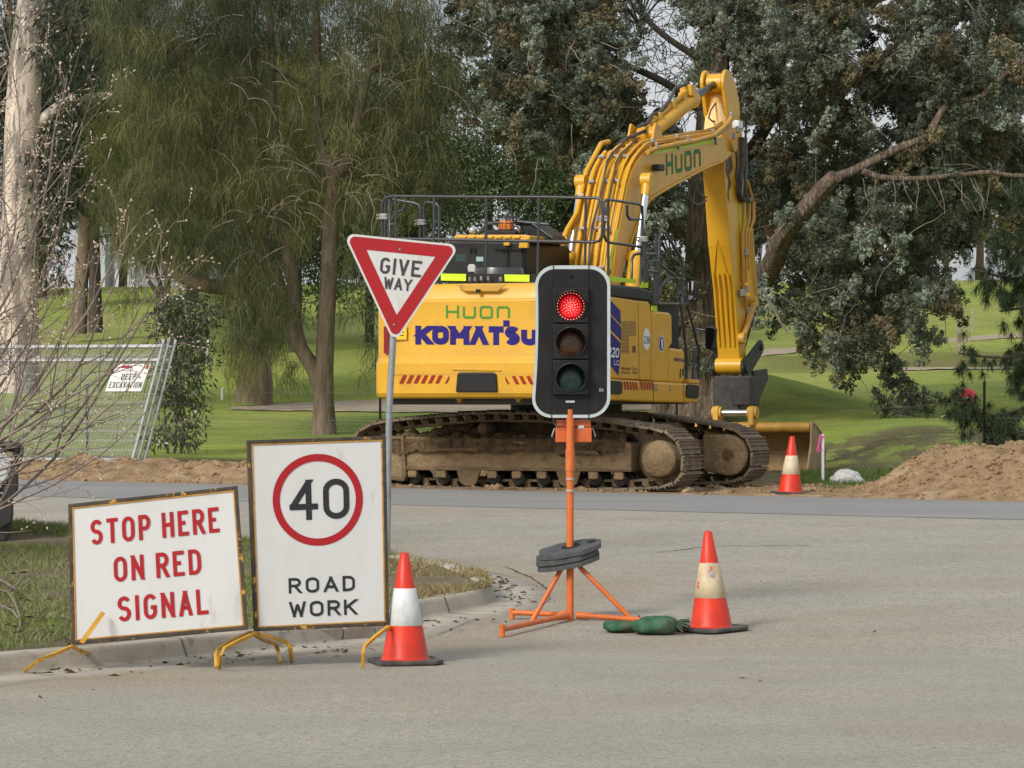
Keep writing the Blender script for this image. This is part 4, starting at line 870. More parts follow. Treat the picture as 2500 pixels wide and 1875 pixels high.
for x, y in ((1153, 563), (1262, 560)): mb = MB(); a = LY(x, y, yc + .3); mb.lathe((a.x, a.y, a.z), [(.045, -.02), (.055, 0), (.03, .06), (0, .08)], 14, ax=1); part(mb, 'roof_lamp', m_chrome, 0, cab)
# --- handrails
def rails(name, polys, f, r=.0185, mat=None, n=8):
    mb = MB()
    for pts in polys: mb.tube([f(*p) for p in pts], r, n)
    return part(mb, name, mat or m_rail)
R1 = lambda x, y: LY(x, y, -2.35)
rails('rear_handrail', [[(934, 585), (933, 500), (937, 488), (947, 481), (962, 479), (1187, 481), (1315, 481), (1430, 483), (1455, 483), (1465, 486), (1470, 494), (1472, 530), (1470, 575), (1463, 588), (1452, 591)], [(934, 583), (1060, 584), (1187, 587), (1315, 589), (1452, 591)],
    [(966, 481), (965, 690)], [(1060, 481), (1059, 690)], [(1187, 482), (1187, 600), (1184, 690)], [(1315, 483), (1314, 600), (1312, 690)], [(1430, 484), (1428, 680)]], R1)
R2 = lambda x, y: LY(x, y, -1.9)
rails('left_handrail', [[(941, 600), (941, 498), (945, 489), (951, 488), (952, 600)], [(992, 484), (990, 503), (985, 512), (972, 518)], [(1025, 600), (1027, 512), (1022, 500), (1012, 496), (960, 487)], [(1036, 600), (1035, 505), (1038, 496), (1046, 494), (1064, 496), (1072, 507), (1072, 600)], [(952, 548), (966, 548)]], R2)
R3 = lambda x, y: LX(x, y, 1.18)
rails('side_handrail', [[(1475, 575), (1475, 496), (1480, 488), (1490, 488), (1511, 491), (1558, 498), (1567, 503), (1569, 537), (1567, 602), (1564, 690)], [(1475, 575), (1479, 586), (1488, 592), (1565, 603)], [(1485, 490), (1485, 680)], [(1531, 500), (1531, 525), (1537, 535), (1563, 536)], [(1542, 684), (1543, 633), (1548, 622), (1566, 618)]], R3)
R4 = lambda x, y: LX(x, y, 1.3)
rails('access_handrail', [[(1573, 565), (1574, 690)], [(1578, 690), (1577, 648), (1584, 638), (1604, 637)], [(1578, 661), (1604, 664)], [(1604, 742), (1608, 655), (1610, 575), (1614, 566), (1622, 566), (1637, 587), (1660, 627), (1665, 640), (1666, 718)], [(1598, 742), (1602, 570)],
    [(1611, 645), (1646, 672), (1654, 682), (1655, 725)], [(1658, 725), (1661, 745), (1668, 790), (1677, 875), (1676, 934)], [(1676, 740), (1690, 789), (1702, 838), (1707, 852), (1705, 928)], [(1695, 850), (1692, 926)], [(1606, 741), (1675, 743)], [(1574, 620), (1602, 620)]], R4, r=.02)
rails('access_handrail', [[(1600, 728), (1613, 702), (1626, 683), (1636, 678), (1664, 680), (1673, 684), (1677, 694), (1676, 742)]], R4, r=.014)
mb = MB()
for f_, x, y in ((R1, 937, 529), (R2, 1029, 543), (R3, 1473, 534), (R4, 1571, 584)):
    a = f_(x, y); mb.box((a.x - .05, a.y - .045, a.z - .035), (a.x + .05, a.y + .045, a.z + .035))
    for s_ in (-1, 1):
        for zz in (-.02, .02): mb.cyl(Vector((a.x + .06 * s_, a.y - .03, a.z + zz)), Vector((a.x + .06 * s_, a.y - .06, a.z + zz)), .014, 6)
part(mb, 'rail_clamp', m_fit, .006)
m_mir = M('mirror_glass', (.55, .57, .58), rough=.05, metal=1)
for (x0, y0, x1, y1), yl in (((1678, 683, 1702, 739), .95), ((1721, 796, 1747, 856), 1.7)):
    e = (x1 - x0) * .25; pts = [(x0, y0 + e), (x0 + e, y0), (x1 - e, y0 + 2), (x1, y0 + e), (x1 - 2, y1 - e), (x1 - e, y1), (x0 + e, y1 - 3), (x0, y1 - e)]
    mb = MB(); ypoly(mb, pts, yl, .08); mr = part(mb, 'wing_mirror', m_blk, .015); cx_, cy_ = (x0 + x1) / 2, (y0 + y1) / 2
    mb = MB(); mb.add([LY(cx_ + (x - cx_) * .84, cy_ + (y - cy_) * .9, yl) + Vector((0, -.004, 0)) for x, y in pts], [list(range(8))]); part(mb, 'mirror_glass', m_mir, 0, mr)
mb = MB(); mb.tube([LY(1700, 803, 1.7), LY(1722, 806, 1.7)], .014, 6); mb.box(LY(1696, 795, 1.68), LY(1703, 815, 1.74)); mb.box(LY(1660, 724, .9), LY(1676, 735, .98)); part(mb, 'mirror_arm', m_rail)
# --- boom
bw = .285
foot = [LX(1470, 705, bw), LX(1512, 722, bw)]
rearE = [(1496, 667), (1504, 615), (1513, 565), (1522, 510), (1533, 452), (1545, 417), (1556, 396), (1568, 379), (1583, 364)]
topE = [(1600, 360), (1660, 350), (1748, 337), (1765, 335)]
tipE = [(1783, 337), (1791, 345), (1793, 356), (1788, 372), (1776, 389)]
botE = [(1762, 397), (1718, 415), (1648, 452), (1600, 480), (1587, 489), (1578, 502), (1566, 525), (1550, 560), (1538, 598), (1529, 640), (1518, 680)]
out = [foot[0]] + [LX(*p, bw) for p in rearE + topE + tipE + botE] + [foot[1]]
mb = MB(); mb.prism(out, (-2 * bw, 0, 0)); boom = part(mb, 'boom', m_yel, .012)
mb = MB(); mb.tube([LX(*p, bw) + Vector((.012, 0, .02)) for p in botE[:-1]], .02, 6); part(mb, 'weld_flange', m_yel, 0, boom)
q = XQ((1594, 377), (1754, 346), (1745, 338), (1594, 367), bw); mb = MB(); q.bar(mb, 0, 0, q.w, q.h, .003, .007); part(mb, 'lime_strip', m_lime, 0, boom)
mb = MB(); mb.add([LX(*p, bw + .004) for p in ((1478, 675), (1486, 675), (1509, 560), (1503, 560))], [(0, 1, 2, 3)]); part(mb, 'lime_strip', m_lime, 0, boom)
q = XQ((1626, 428), (1711, 411), (1710, 363), (1625, 377), bw); mb = MB(); text(mb, q, 'Huon', 0, 0, q.w * .20, q.h, q.w * .042, q.w * .066, d0=.004); part(mb, 'owner_lettering', m_grn, 0, boom)
mb = MB(); a = LX(1579, 440, bw); mb.cyl(a + Vector((-.02, 0, 0)), a + Vector((.11, 0, 0)), .09, 18); a = LX(1787, 352, bw); mb.cyl(a, a + Vector((.05, 0, 0)), .11, 18); part(mb, 'pivot_boss', m_yel2, .01, boom)
# hoses and pipes along the back and top of the boom
edge_ = [foot[0]] + [LX(*p, 0) for p in rearE + topE[:-1]]
def along(x, off, i0, i1, jit=0):
    pts = []
    for i in range(i0, i1):
        p = edge_[i]; a = edge_[max(i - 1, 0)]; b = edge_[min(i + 1, len(edge_) - 1)]; t = (b - a).normalized(); nn = Vector((0, -t.z, t.y))
        pts.append(Vector((x + jit * math.sin(i * 1.7), p.y, p.z)) + nn * off)
    return pts
edge_ = [Vector((0, q_.y, q_.z)) for q_ in [foot[0]] + [LX(*p, bw) for p in rearE + topE[:-1]]]
for x, off, r, i0, i1 in ((-.24, .06, .032, 0, 9), (-.15, .05, .026, 0, 10), (-.07, .10, .03, 1, 11), (.0, .045, .018, 0, 12), (.05, .09, .03, 0, 10), (.12, .05, .03, 0, 12), (.18, .10, .017, 1, 12), (.23, .05, .024, 0, 13), (.27, .085, .015, 0, 13)):
    mb = MB(); mb.tube(along(x, off, i0, i1, .006), r, 8); part(mb, 'hydraulic_pipe', m_yel, 0, boom)
mb = MB(); mb.tube(along(-.03, .15, 1, 10, .03), .015, 6); mb.tube(along(.10, .14, 3, 11, .035), .013, 6); part(mb, 'black_hose', m_rub, 0, boom)
mb = MB()
for i in (1, 3, 5, 7):
    for x in (-.2, .0, .15): p = along(x, .1, i, i + 1)[0]; mb.box(p - Vector((.045, .022, .02)), p + Vector((.045, .022, .02)))
for i in (10, 11, 12):
    p = along(.25, .09, i, i + 1)[0]; mb.box(p - Vector((.03, .025, .035)), p + Vector((.03, .025, .035)))
part(mb, 'pipe_clamps', m_fit, .006, boom)
for pts, r in (([(1372, 700), (1370, 640), (1376, 582), (1385, 560), (1409, 520), (1413, 500), (1420, 470), (1432, 418), (1468, 350), (1486, 346)], .035), ([(1388, 700), (1383, 640), (1385, 585), (1396, 560), (1414, 532), (1420, 510), (1430, 470), (1447, 418), (1470, 380)], .024)):
    mb = MB(); mb.tube([LX(*p, -.42) for p in pts], r, 8); part(mb, 'hydraulic_pipe', m_yel, 0, boom)
mb = MB()
for x, y in ((1377, 584), (1418, 477), (1370, 612), (1384, 614)): a = LX(x, y, -.42); mb.box(a - Vector((.055, .03, .02)), a + Vector((.055, .03, .02)))
part(mb, 'pipe_clamps', m_fit, .006, boom)
# pipes along the top right edge and fittings at the tip
for pts, x in (([(1580, 372), (1606, 361), (1700, 343), (1745, 330), (1775, 303), (1788, 282)], bw + .05), ([(1590, 366), (1650, 350), (1735, 336), (1762, 322), (1786, 292)], bw + .0), ([(1600, 340), (1680, 327), (1720, 322), (1750, 312), (1780, 284)], .1)):
    mb = MB(); mb.tube([LX(*p, x) for p in pts], .034, 8); part(mb, 'hydraulic_pipe', m_yel2, 0, boom)
mb = MB()
for x, y in ((1603, 355), (1657, 355), (1680, 337), (1747, 333), (1748, 345), (1786, 280), (1800, 315), (1792, 330)): a = LX(x, y, bw + .06); mb.box(a - Vector((.02, .022, .055)), a + Vector((.02, .022, .04)))
part(mb, 'pipe_clamps', m_fit, .008, boom)
mb = MB(); a, b = LX(1797, 312, bw + .02), LX(1808, 296, bw + .02); mb.box((bw - .04, a.y, a.z), (bw + .06, b.y, b.z)); part(mb, 'junction_plate', m_dwh, .006, boom)
mb = MB(); xpoly(mb, [(1592, 418), (1607, 418), (1607, 401), (1592, 401)], bw + .02, .10); part(mb, 'work_lamp', m_blk, .02, boom)
mb = MB(); a = LX(1597, 432, bw + .1); mb.cyl(a + Vector((-.05, -.03, 0)), a + Vector((-.05, .0, 0)), .045, 12); part(mb, 'lamp_mount', m_chrome, 0, boom)
# lift cylinders
for x, nm in ((.47, 1), (-.47, 1)):
    a, b, c_ = LX(1580, 440, .47), LX(1565, 600, .47), LX(1545, 690, .47)
    a, b, c_ = [Vector((x, q_.y, q_.z)) for q_ in (a, b, c_)]
    d = (c_ - a).normalized(); b = a + d * 1.05; rod = MB(); rod.tube([a + d * .1, b + d * .15], .05, 16)
    mb = MB(); mb.tube([b, b + d * .04, c_ + d * .5], [.085, .10, .10], 18); cy = part(mb, 'lift_cylinder', m_yel); mb = MB(); mb.cyl(a - Vector((.07, 0, 0)), a + Vector((.07, 0, 0)), .10, 16); mb.tube([a, a + d * .22], [.075, .06], 14); part(mb, 'rod_eye', m_yel, 0, cy); part(rod, 'piston_rod', m_chrome, 0, cy)
# arm cylinder on top of the boom
a = LX(1581, 330, 0); b = LX(1690, 242, 0); c_ = LX(1748, 203, 0); d = (c_ - a).normalized()
mb = MB(); mb.tube([a, a + d * .1, b - d * .16, b, b + d * .02], [.075, .105, .108, .135, .12], 20); mb.cyl(a - Vector((.12, 0, 0)), a + Vector((.12, 0, 0)), .12, 16)
up = Vector((0, -d.z, d.y))
mb.tube([a + up * .13 + d * .15, a + up * .15 + d * .9, a + up * .17 + d * 1.25, b + up * .15], .033, 8)
for f_ in (.25, .55, .8): p = a.lerp(b, f_) + up * .1; mb.box(p - Vector((.05, .06, .06)), p + Vector((.05, .06, .09)))
p = b + up * .13 - d * .12; mb.box(p - Vector((.09, .12, .06)), p + Vector((.09, .1, .1)))
ac = part(mb, 'arm_cylinder', m_yel, .008); mb = MB(); mb.tube([b, c_], .056, 18); part(mb, 'piston_rod', M('dark_rod', (.05, .055, .065), rough=.12, metal=.9), 0, ac)
mb = MB(); mb.cyl(c_ - Vector((.11, 0, 0)), c_ + Vector((.11, 0, 0)), .135, 18); part(mb, 'rod_eye', m_yel, .01, ac)
for s_ in (-1, 1):
    mb = MB(); p = a - d * .15 + Vector((s_ * .16, 0, 0)); mb.prism([p + Vector((0, -.25, -.2)), p + Vector((0, .28, -.15)), p + Vector((0, .16, .16)), p + Vector((0, -.05, .2))], (.035 * s_, 0, 0)); part(mb, 'cylinder_bracket', m_yel, .01, boom)
mb = MB(); mb.tube([a + up * .2 + d * -.3, a + up * .16 + d * .05, a + up * .22 + d * .25, a + up * .18 + d * .62, a + up * .24 + d * 1.0, a + up * .34 + d * 1.25, b + up * .26 - d * .1, b + up * .14], .026, 8); mb.tube([LX(1508, 352, -.1), LX(1530, 338, -.05), LX(1562, 325, .02), LX(1580, 318, 0), LX(1602, 305, 0), LX(1625, 300, 0)], .026, 8); part(mb, 'black_hose', m_rub, 0, ac)
# --- dipper arm
aw = .168
arR = [(1774, 190), (1779, 215), (1777, 250), (1774, 285), (1769, 330), (1769, 420), (1773, 470), (1782, 600), (1794, 709), (1805, 866), (1807, 903)]
arF = [(1822, 905), (1820, 800), (1818, 716), (1814, 600), (1814, 500), (1816, 420), (1814, 340), (1807, 290), (1806, 255), (1799, 215), (1791, 186), (1783, 178)]
mb = MB(); mb.prism([LX(*p, aw) for p in arR + arF], (-2 * aw, 0, 0)); arm = part(mb, 'dipper_arm', m_yel, .012)
for s_ in (-1, 1):
    mb = MB(); xx = s_ * aw * .78; pc = c_; ring_ = [pc + Vector((xx - c_.x, .19 * math.cos(t * .349), .19 * math.sin(t * .349))) for t in range(-2, 12)]
    low = LX(1772, 285, aw); ring_ += [Vector((xx, low.y + .05, low.z)), Vector((xx, low.y + .35, low.z + .1))]
    mb.prism(ring_, (.055 * s_, 0, 0)); part(mb, 'cylinder_ear', m_yel, .012, arm)
c5 = lambda x, y: (1720 + .3195 * x, 700 + .3195 * y)
rf = lambda t: LX(1782 + (1805 - 1782) * t, 600 + 266 * t, aw)
def rib(xa, t0, t1, r=.012):
    a, b = rf(t0), rf(t1); mb = MB(); mb.tube([Vector((xa, a.y - .006, a.z)), Vector((xa, b.y - .006, b.z))], r, 6); return mb
for xa in (-.125, -.05, .03, .105): part(rib(xa, .25 + .0 * xa, .92, .016), 'stiffening_rib', m_yel, 0, arm)
for sx in (-1, 1):
    a, b = rf(-.06), rf(.25); mb = MB(); mb.tube([Vector((-.02, a.y - .004, a.z)), Vector((-.02 + sx * .10, b.y - .004, b.z))], .010, 6); part(mb, 'stiffening_rib', m_yel, 0, arm)
mb = MB(); a = LX(1806, 890, aw); mb.cyl(Vector((-.2, a.y + .05, a.z - .02)), Vector((.2, a.y + .05, a.z - .02)), .12, 18); part(mb, 'arm_boss', m_yel, .01, arm)
mb = MB(); mb.add([LX(*p, aw + .004) for p in ((1806, 340), (1811, 340), (1814, 420), (1809, 520), (1813, 600), (1816, 684), (1811, 684), (1805, 520), (1807, 420))], [(0, 1, 2, 3, 7, 8), (3, 4, 5, 6, 7)]); part(mb, 'lime_strip', m_lime, 0, arm)
mb = MB(); mb.add([LX(*p, aw + .003) for p in ((1772, 388), (1786, 380), (1789, 410), (1781, 428), (1786, 452), (1779, 470), (1783, 500), (1776, 480), (1778, 440), (1771, 420))], [list(range(10))]); part(mb, 'grease_stain', M('grease', (.06, .035, .015), rough=.5), 0, arm)
for pts, r, m_, x in (([(1795, 340), (1800, 400), (1797, 430), (1803, 470), (1800, 400)][:4], .02, m_rub, aw + .05), ([(1812, 335), (1813, 400), (1806, 440), (1805, 475), (1812, 488), (1822, 486)], .045, m_rub, aw + .05), ([(1820, 335), (1822, 400), (1820, 440), (1822, 480), (1830, 492), (1836, 486)], .028, M('grey_hose', (.10, .105, .11), rough=.5), aw + .08), ([(1818, 282), (1822, 300), (1820, 340)], .018, m_rub, aw + .05)):
    mb = MB(); mb.tube([LX(*p, x) for p in pts], r, 8); part(mb, 'black_hose', m_, 0, arm)
for pts, r in (([(1817, 490), (1818, 540), (1813, 570), (1815, 700), (1822, 750)], .03), ([(1830, 492), (1829, 535), (1820, 570), (1822, 690)], .026), ([(1841, 492), (1841, 535), (1828, 570), (1828, 660)], .022), ([(1825, 440), (1834, 470), (1836, 490)], .016)):
    mb = MB(); mb.tube([LX(*p, aw + .04) for p in pts], r, 8); part(mb, 'hydraulic_pipe', m_yel2, 0, arm)
mb = MB()
for x, y in ((1818, 615), (1820, 705), (1812, 715)): a = LX(x, y, aw + .05); mb.box(a - Vector((.04, .06, .05)), a + Vector((.04, .06, .05)))
part(mb, 'pipe_clamps', m_fit, .006, arm)
for pts in ([(1681, 428), (1682, 470), (1690, 494), (1705, 500), (1724, 490)], [(1693, 425), (1698, 455), (1710, 475), (1724, 482)]):
    mb = MB(); mb.tube([LX(*p, 0) for p in pts], .016, 6); part(mb, 'looped_hose', M('grey_hose', (.10, .105, .11), rough=.5), 0, arm)
mb = MB(); mb.tube([LX(1762, 200, -.02) + Vector((0, -.1, 0)), LX(1758, 235, -.02), LX(1735, 270, -.02), LX(1730, 288, -.02), LX(1740, 297, -.02), LX(1752, 290, -.02), LX(1754, 275, -.02)], .012, 6); part(mb, 'black_hose', m_rub, 0, arm)
# --- linkage, coupler, bucket
mb = MB(); a, b = LX(1843, 736, aw + .05), LX(1813, 826, aw + .05); mb.tube([a, b], .05, 8); mb.cyl(a - Vector((.4, 0, 0)), a + Vector((.03, 0, 0)), .085, 14); mb.cyl(b - Vector((.05, 0, 0)), b + Vector((.04, 0, 0)), .085, 14); part(mb, 'bucket_link', m_yel2, .01)
mb = MB(); a, b = LX(1834, 720, 0), LX(1822, 560, 0); mb.tube([a, b], .1, 14); part(mb, 'bucket_cylinder', m_yel2)
for x in (aw + .04, -aw - .08):
    mb = MB(); a, b = LX(1816, 902, aw + .04), LX(1852, 848, aw + .04); ring_ = []
    t = (b - a).normalized(); nn = Vector((0, -t.z, t.y))
    for k in range(10): an = math.radians(90 + 180 * k / 9); ring_.append(a + (nn * math.sin(an) + t * math.cos(an)) * .15)
    for k in range(10): an = math.radians(-90 + 180 * k / 9); ring_.append(b + (nn * math.sin(an) + t * math.cos(an)) * .11)
    for q_ in ring_: q_.x = x
    mb.prism(ring_, (.045, 0, 0)); lk = part(mb, 'coupler_link', m_blk, .012)
    mb = MB(); a.x = b.x = x; mb.cyl(a - Vector((.02, 0, 0)), a + Vector((.07, 0, 0)), .07, 14); mb.cyl(b - Vector((.02, 0, 0)), b + Vector((.07, 0, 0)), .045, 14); part(mb, 'link_pin', m_dstl, 0, lk)
yb = 6.05
mb = MB(); p0 = LY(1774, 918, yb); p1 = LY(1832, 918, yb); p2 = LY(1831, 990, yb); p3 = LY(1788, 990, yb)
mb.prism([p0, p1, p2, p3], (0, .35, 0)); cp = part(mb, 'quick_coupler', m_dstl, .02)
mb = MB(); xpoly(mb, [(1833, 905), (1866, 900), (1869, 925), (1850, 970), (1845, 998), (1834, 990)], .22, .05); xpoly(mb, [(1833, 905), (1866, 900), (1869, 925), (1850, 970), (1845, 998), (1834, 990)], -.22, .05); mb.box((-.2, p0.y + .2, p3.z - .1), (.2, p0.y + .7, p0.z)); part(mb, 'coupler_cheek', m_dstl, .012, cp)
def bk(x, y): return LY(x, y, yb)
bl_, br_ = -1.12, bk(1984, 1040).x; bt, bb = bk(1900, 1035).z, bk(1900, 1198).z + .0
yb0 = yb
prof = [(yb0 + .02, bt), (yb0 + .1, bt + .01), (yb0 + .42, bt - .12), (yb0 + .62, bt - .4), (yb0 + .55, bb + .18), (yb0 + .3, bb + .03), (yb0 - .3, bb + .0), (yb0 - .3, bb + .03), (yb0 + .28, bb + .06), (yb0 + .51, bb + .2), (yb0 + .57, bt - .4), (yb0 + .39, bt - .16), (yb0 + .1, bt - .03), (yb0 + .02, bt - .03)]
mb = MB(); mb.prism([(bl_, y, z) for y, z in prof], (br_ - bl_, 0, 0)); bkt = part(mb, 'bucket', M('bucket_rust', (.38, .235, .09), (.29, .18, .075), rough=.6, scale=5, c3=(.42, .24, .04), s3=3, lo3=.55, hi3=.7, bump=.3, bscale=30), .006)
mb = MB(); mb.tube([(bl_ + .01, yb0 + .03, bt - .05), (br_ - .04, yb0 + .03, bt - .05)], .075, 12); part(mb, 'lip_beam', M('bucket_yellow', (.56, .31, .04), (.45, .24, .04), rough=.5, scale=5, c3=(.16, .10, .05), s3=9, lo3=.58, hi3=.68), 0, bkt)
for x in (bl_, br_ - .03):
    mb = MB(); side = [(yb0 - .02, bt + .03), (yb0 + .12, bt + .02), (yb0 + .43, bt - .11), (yb0 + .64, bt - .4), (yb0 + .57, bb + .17), (yb0 + .3, bb + .01), (yb0 - .32, bb - .01), (yb0 - .3, bb + .12), (yb0 - .05, bt - .3)]
    mb.prism([(x, y, z) for y, z in side], (.03, 0, 0)); part(mb, 'side_plate', M('bucket_side', (.42, .30, .14), (.30, .23, .13), rough=.6, scale=4, c3=(.42, .25, .05), s3=3, lo3=.55, hi3=.7, bump=.3, bscale=30), .004, bkt)
mb = MB(); pin = bk(1796, 1008)
for px_ in (1752, 1838):
    p = bk(px_, 1008); q_ = [(0, -.1, .05), (0, -.05, .1), (0, .05, .1), (0, .1, .05), (0, .14, bt - p.z - .02), (0, -.12, bt - p.z - .02)]
    mb.prism([p + Vector(v) + Vector((-.04, 0, 0)) for v in q_], (.08, 0, 0)); mb.cyl(p - Vector((.07, 0, 0)), p + Vector((.07, 0, 0)), .09, 14)
part(mb, 'bucket_ear', m_yel2, .01, bkt)
mb = MB(); mb.cyl(bk(1745, 1008), bk(1842, 1008), .05, 16); part(mb, 'bucket_pin', m_pin, 0, bkt)
# --- undercarriage (tracks run along local x)
mb = MB(); mb.cyl((0, 0, .98), (0, 0, 1.1), .72, 40); mb.cyl((0, 0, 1.02), (0, 0, 1.2), .62, 40); part(mb, 'slewing_ring', m_dstl)
mb = MB(); mb.box((-.8, -.95, .42), (.8, .95, .98)); mb.prism([(-1.5, -1.2, .45), (-1.5, 1.2, .45), (-1.2, 1.2, .85), (-1.2, -1.2, .85)], (.45, 0, 0)); mb.prism([(1.5, -1.2, .45), (1.5, 1.2, .45), (1.2, 1.2, .85), (1.2, -1.2, .85)], (-.45, 0, 0)); part(mb, 'centre_frame', m_mudd, .04)
loop_px = [(1660, 1176), (1644, 1188), (1615, 1197), (1560, 1199), (1300, 1197), (1100, 1194), (947, 1191), (905, 1188), (875, 1176), (855, 1150), (847, 1118), (850, 1084), (862, 1055), (884, 1036), (905, 1028), (985, 1022), (1070, 1013), (1144, 1003), (1200, 1003), (1290, 1006), (1380, 1013), (1470, 1026), (1560, 1037), (1612, 1044), (1642, 1056), (1662, 1080), (1673, 1110), (1673, 1145)]
YT = -1.30; SW = .34
lp = [LY(x, y, YT - SW) for x, y in loop_px]; lp = [Vector((q_.x, 0, max(q_.z, .015))) for q_ in lp]
def resl(Q, n):
    Q = Q + [Q[0]]; return resamp(Q, n + 1)[:-1]
for _ in range(2): lp = [(lp[i - 1] + lp[i] * 2 + lp[(i + 1) % len(lp)]) / 4 if True else lp[i] for i in range(len(lp))]
NS = 50; sp_ = resl(lp, NS)
cen = sum(sp_, Vector()) / NS
def track(sgn):
    y0 = 1.30 * sgn; shoes = MB(); links = MB()
    for i, p in enumerate(sp_):
        a, b = sp_[i - 1], sp_[(i + 1) % NS]; t = (b - a).normalized(); nn = Vector((-t.z, 0, t.x))
        if nn.dot(p - cen) < 0: nn = -nn
        hl = (b - a).length / 4 - .006; jit = random.uniform(-.006, .006); o = p + nn * jit
        q_ = [o - t * hl - nn * .028, o + t * hl - nn * .028, o + t * hl, o + t * (hl - .012) , o + t * hl * .36, o + t * hl * .3 + nn * .02, o + t * hl * .18 + nn * .02, o + t * hl * .1, o - t * hl * .3, o - t * hl * .36 + nn * .02, o - t * hl * .48 + nn * .02, o - t * hl * .56, o - t * (hl - .03), o - t * (hl - .01) + nn * .026, o - t * hl + nn * .026]
        shoes.prism([Vector((v.x, y0 - SW, v.z)) for v in q_], (0, 2 * SW, 0))
        for yy in (-.12, .06):
            c_ = o - nn * .075; r_ = .042
            links.tube([Vector((c_.x - t.x * hl * .5, y0 + yy, c_.z - t.z * hl * .5)), Vector((c_.x - t.x * hl * .5, y0 + yy + .06, c_.z - t.z * hl * .5))], r_ * 1.1, 8, smooth=False)
            k0 = c_ - t * hl * 1.1; k1 = c_ + t * hl * 1.1
            links.prism([Vector((v.x, y0 + yy + .005, v.z)) for v in (k0 - nn * .05, k1 - nn * .05, k1 - nn * .02, k0 - nn * .02)], (0, .05, 0))
            links.prism([Vector((v.x, y0 + yy + .005, v.z)) for v in (k0 + nn * .02, k0 + t * .05 + nn * .02, k0 + t * .05 + nn * .05, k0 + nn * .05)], (0, .05, 0))
    tb = part(shoes, 'track_shoes', m_shoe); part(links, 'chain_links', m_mud, 0, tb)
    oy = y0 - .26 if sgn < 0 else y0 + .26
    # side frame
    fr = [LY(x, y, YT - .26) for x, y in ((947, 1066), (1535, 1080), (1541, 1090), (1541, 1150), (990, 1148), (985, 1172), (905, 1170), (905, 1085))]
    mb = MB(); mb.prism([Vector((v.x, y0 - .26, v.z)) for v in fr], (0, .52, 0)); tf = part(mb, 'track_frame', m_mudl, .02)
    mb = MB(); lo = LY(1000, 1150, YT - .26).z
    mb.prism([Vector((v.x, y0 - .285, v.z)) for v in [LY(*p, YT - .285) for p in ((988, 1137), (1541, 1146), (1541, 1152), (988, 1147))]], (0, .57, 0))
    for x0, x1, y_ in ((1062, 1168, 1101), (1355, 1462, 1108)): mb.prism([Vector((v.x, y0 - .34, v.z)) for v in [LY(*p, YT - .34) for p in ((x0, y_), (x1, y_ + 2), (x1 - 6, y_ - 8), (x0 + 6, y_ - 8))]], (0, .1, 0))
    mb.prism([Vector((v.x, y0 - .30, v.z)) for v in [LY(*p, YT - .3) for p in ((940, 1170), (985, 1175), (992, 1160), (985, 1064), (978, 1064), (980, 1165), (940, 1160))]], (0, .6, 0))
    part(mb, 'frame_flange', m_mud, .006, tf)
    # dried mud heaped on the frame
    xs_ = np.linspace(fr[0].x - .1, fr[1].x - .05, 260); us = np.linspace(0, 1, 44); mbm = MB(); rows = []
    for u in us:
        yy = -.30 + .6 * u; row = []
        for x in xs_:
            nz = float(fbm(np.array(x * 4.1 + 7), np.array(yy * 4 + 3 * sgn + 9), 5)); hz = float(fbm(np.array(x * 14.), np.array(yy * 14.), 3))
            row.append((x, y0 + yy - (.02 + .09 * (hz - .4) if u < .2 else 0), .40 + (.29 + .42 * abs(nz - .45)) * min(1, (math.sin(math.pi * min(max(u * .96 + .02, 0), 1))) ** .45) + .15 * (hz - .5)))
        rows.append(row)
    mbm.grid(rows); part(mbm, 'mud_heap', m_mudd, 0, tf)
    # mud clinging to the frame side in runs
    mbm = MB(); rows = []
    for k in range(14):
        row = []
        for x in xs_:
            run = float(fbm(np.array(x * 3.3 + 40), np.array(2.0 + 5 * sgn), 4)); run = .03 + .62 * max(0, run - .36); v = k / 13
            z = fr[0].z - .02 - v * run * 1.0 - .0; row.append((x, y0 - .262 - .025 * (1 - v) ** .5 - .02 * float(fbm(np.array(x * 16.), np.array(v * 4.), 2)) + .012 * v, z))
        rows.append(row)
    if sgn < 0: mbm.grid(rows); part(mbm, 'mud_runs', m_mudd, 0, tf)
    zr = .155
    for px_ in (1011, 1082, 1205, 1265, 1326, 1452, 1514):
        x = LY(px_, 1158, YT - .2).x; mb = MB(); mb.lathe((x, y0, zr), [(.0, -.2), (.085, -.2), (.085, -.15), (.06, -.14), (.06, -.06), (.09, -.06), (.09, .06), (.06, .06), (.06, .14), (.085, .15), (.085, .2), (0, .2)], 18, ax=1)
        rl = part(mb, 'track_roller', m_dstl); mb = MB(); mb.box((x - .065, y0 - .27, zr + .0), (x + .065, y0 - .2, zr + .1)); part(mb, 'roller_cap', m_mudl, .02, rl)
    for px_ in (1143, 1387):
        x = LY(px_, 1158, YT - .28).x; mb = MB(); mb.prism([(x + a_, y0 - .28, b_) for a_, b_ in ((-.17, .27), (.17, .27), (.15, .2), (.11, .09), (.05, .06), (-.05, .06), (-.11, .09), (-.15, .2))], (0, .04, 0)); part(mb, 'track_guide', m_mud, .012, tf)
    x = LY(1176, 1046, YT - .2).x; z = LY(1176, 1046, YT - .2).z; mb = MB(); mb.lathe((x, y0, z), [(0, -.2), (.05, -.2), (.075, -.17), (.075, .17), (.05, .2), (0, .2)], 16, ax=1); part(mb, 'carrier_roller', m_mud)
    # final drive / idler ends
    e = LY(1607, 1120, YT - .3); mb = MB(); mb.lathe((e.x, y0, e.z), [(0, -.33), (.08, -.33), (.09, -.315), (.21, -.31), (.225, -.27), (.225, -.1), (.33, -.08), (.33, .08), (.22, .1), (.22, .3), (.0, .31)], 36, ax=1)
    part(mb, 'final_drive', m_mudl)
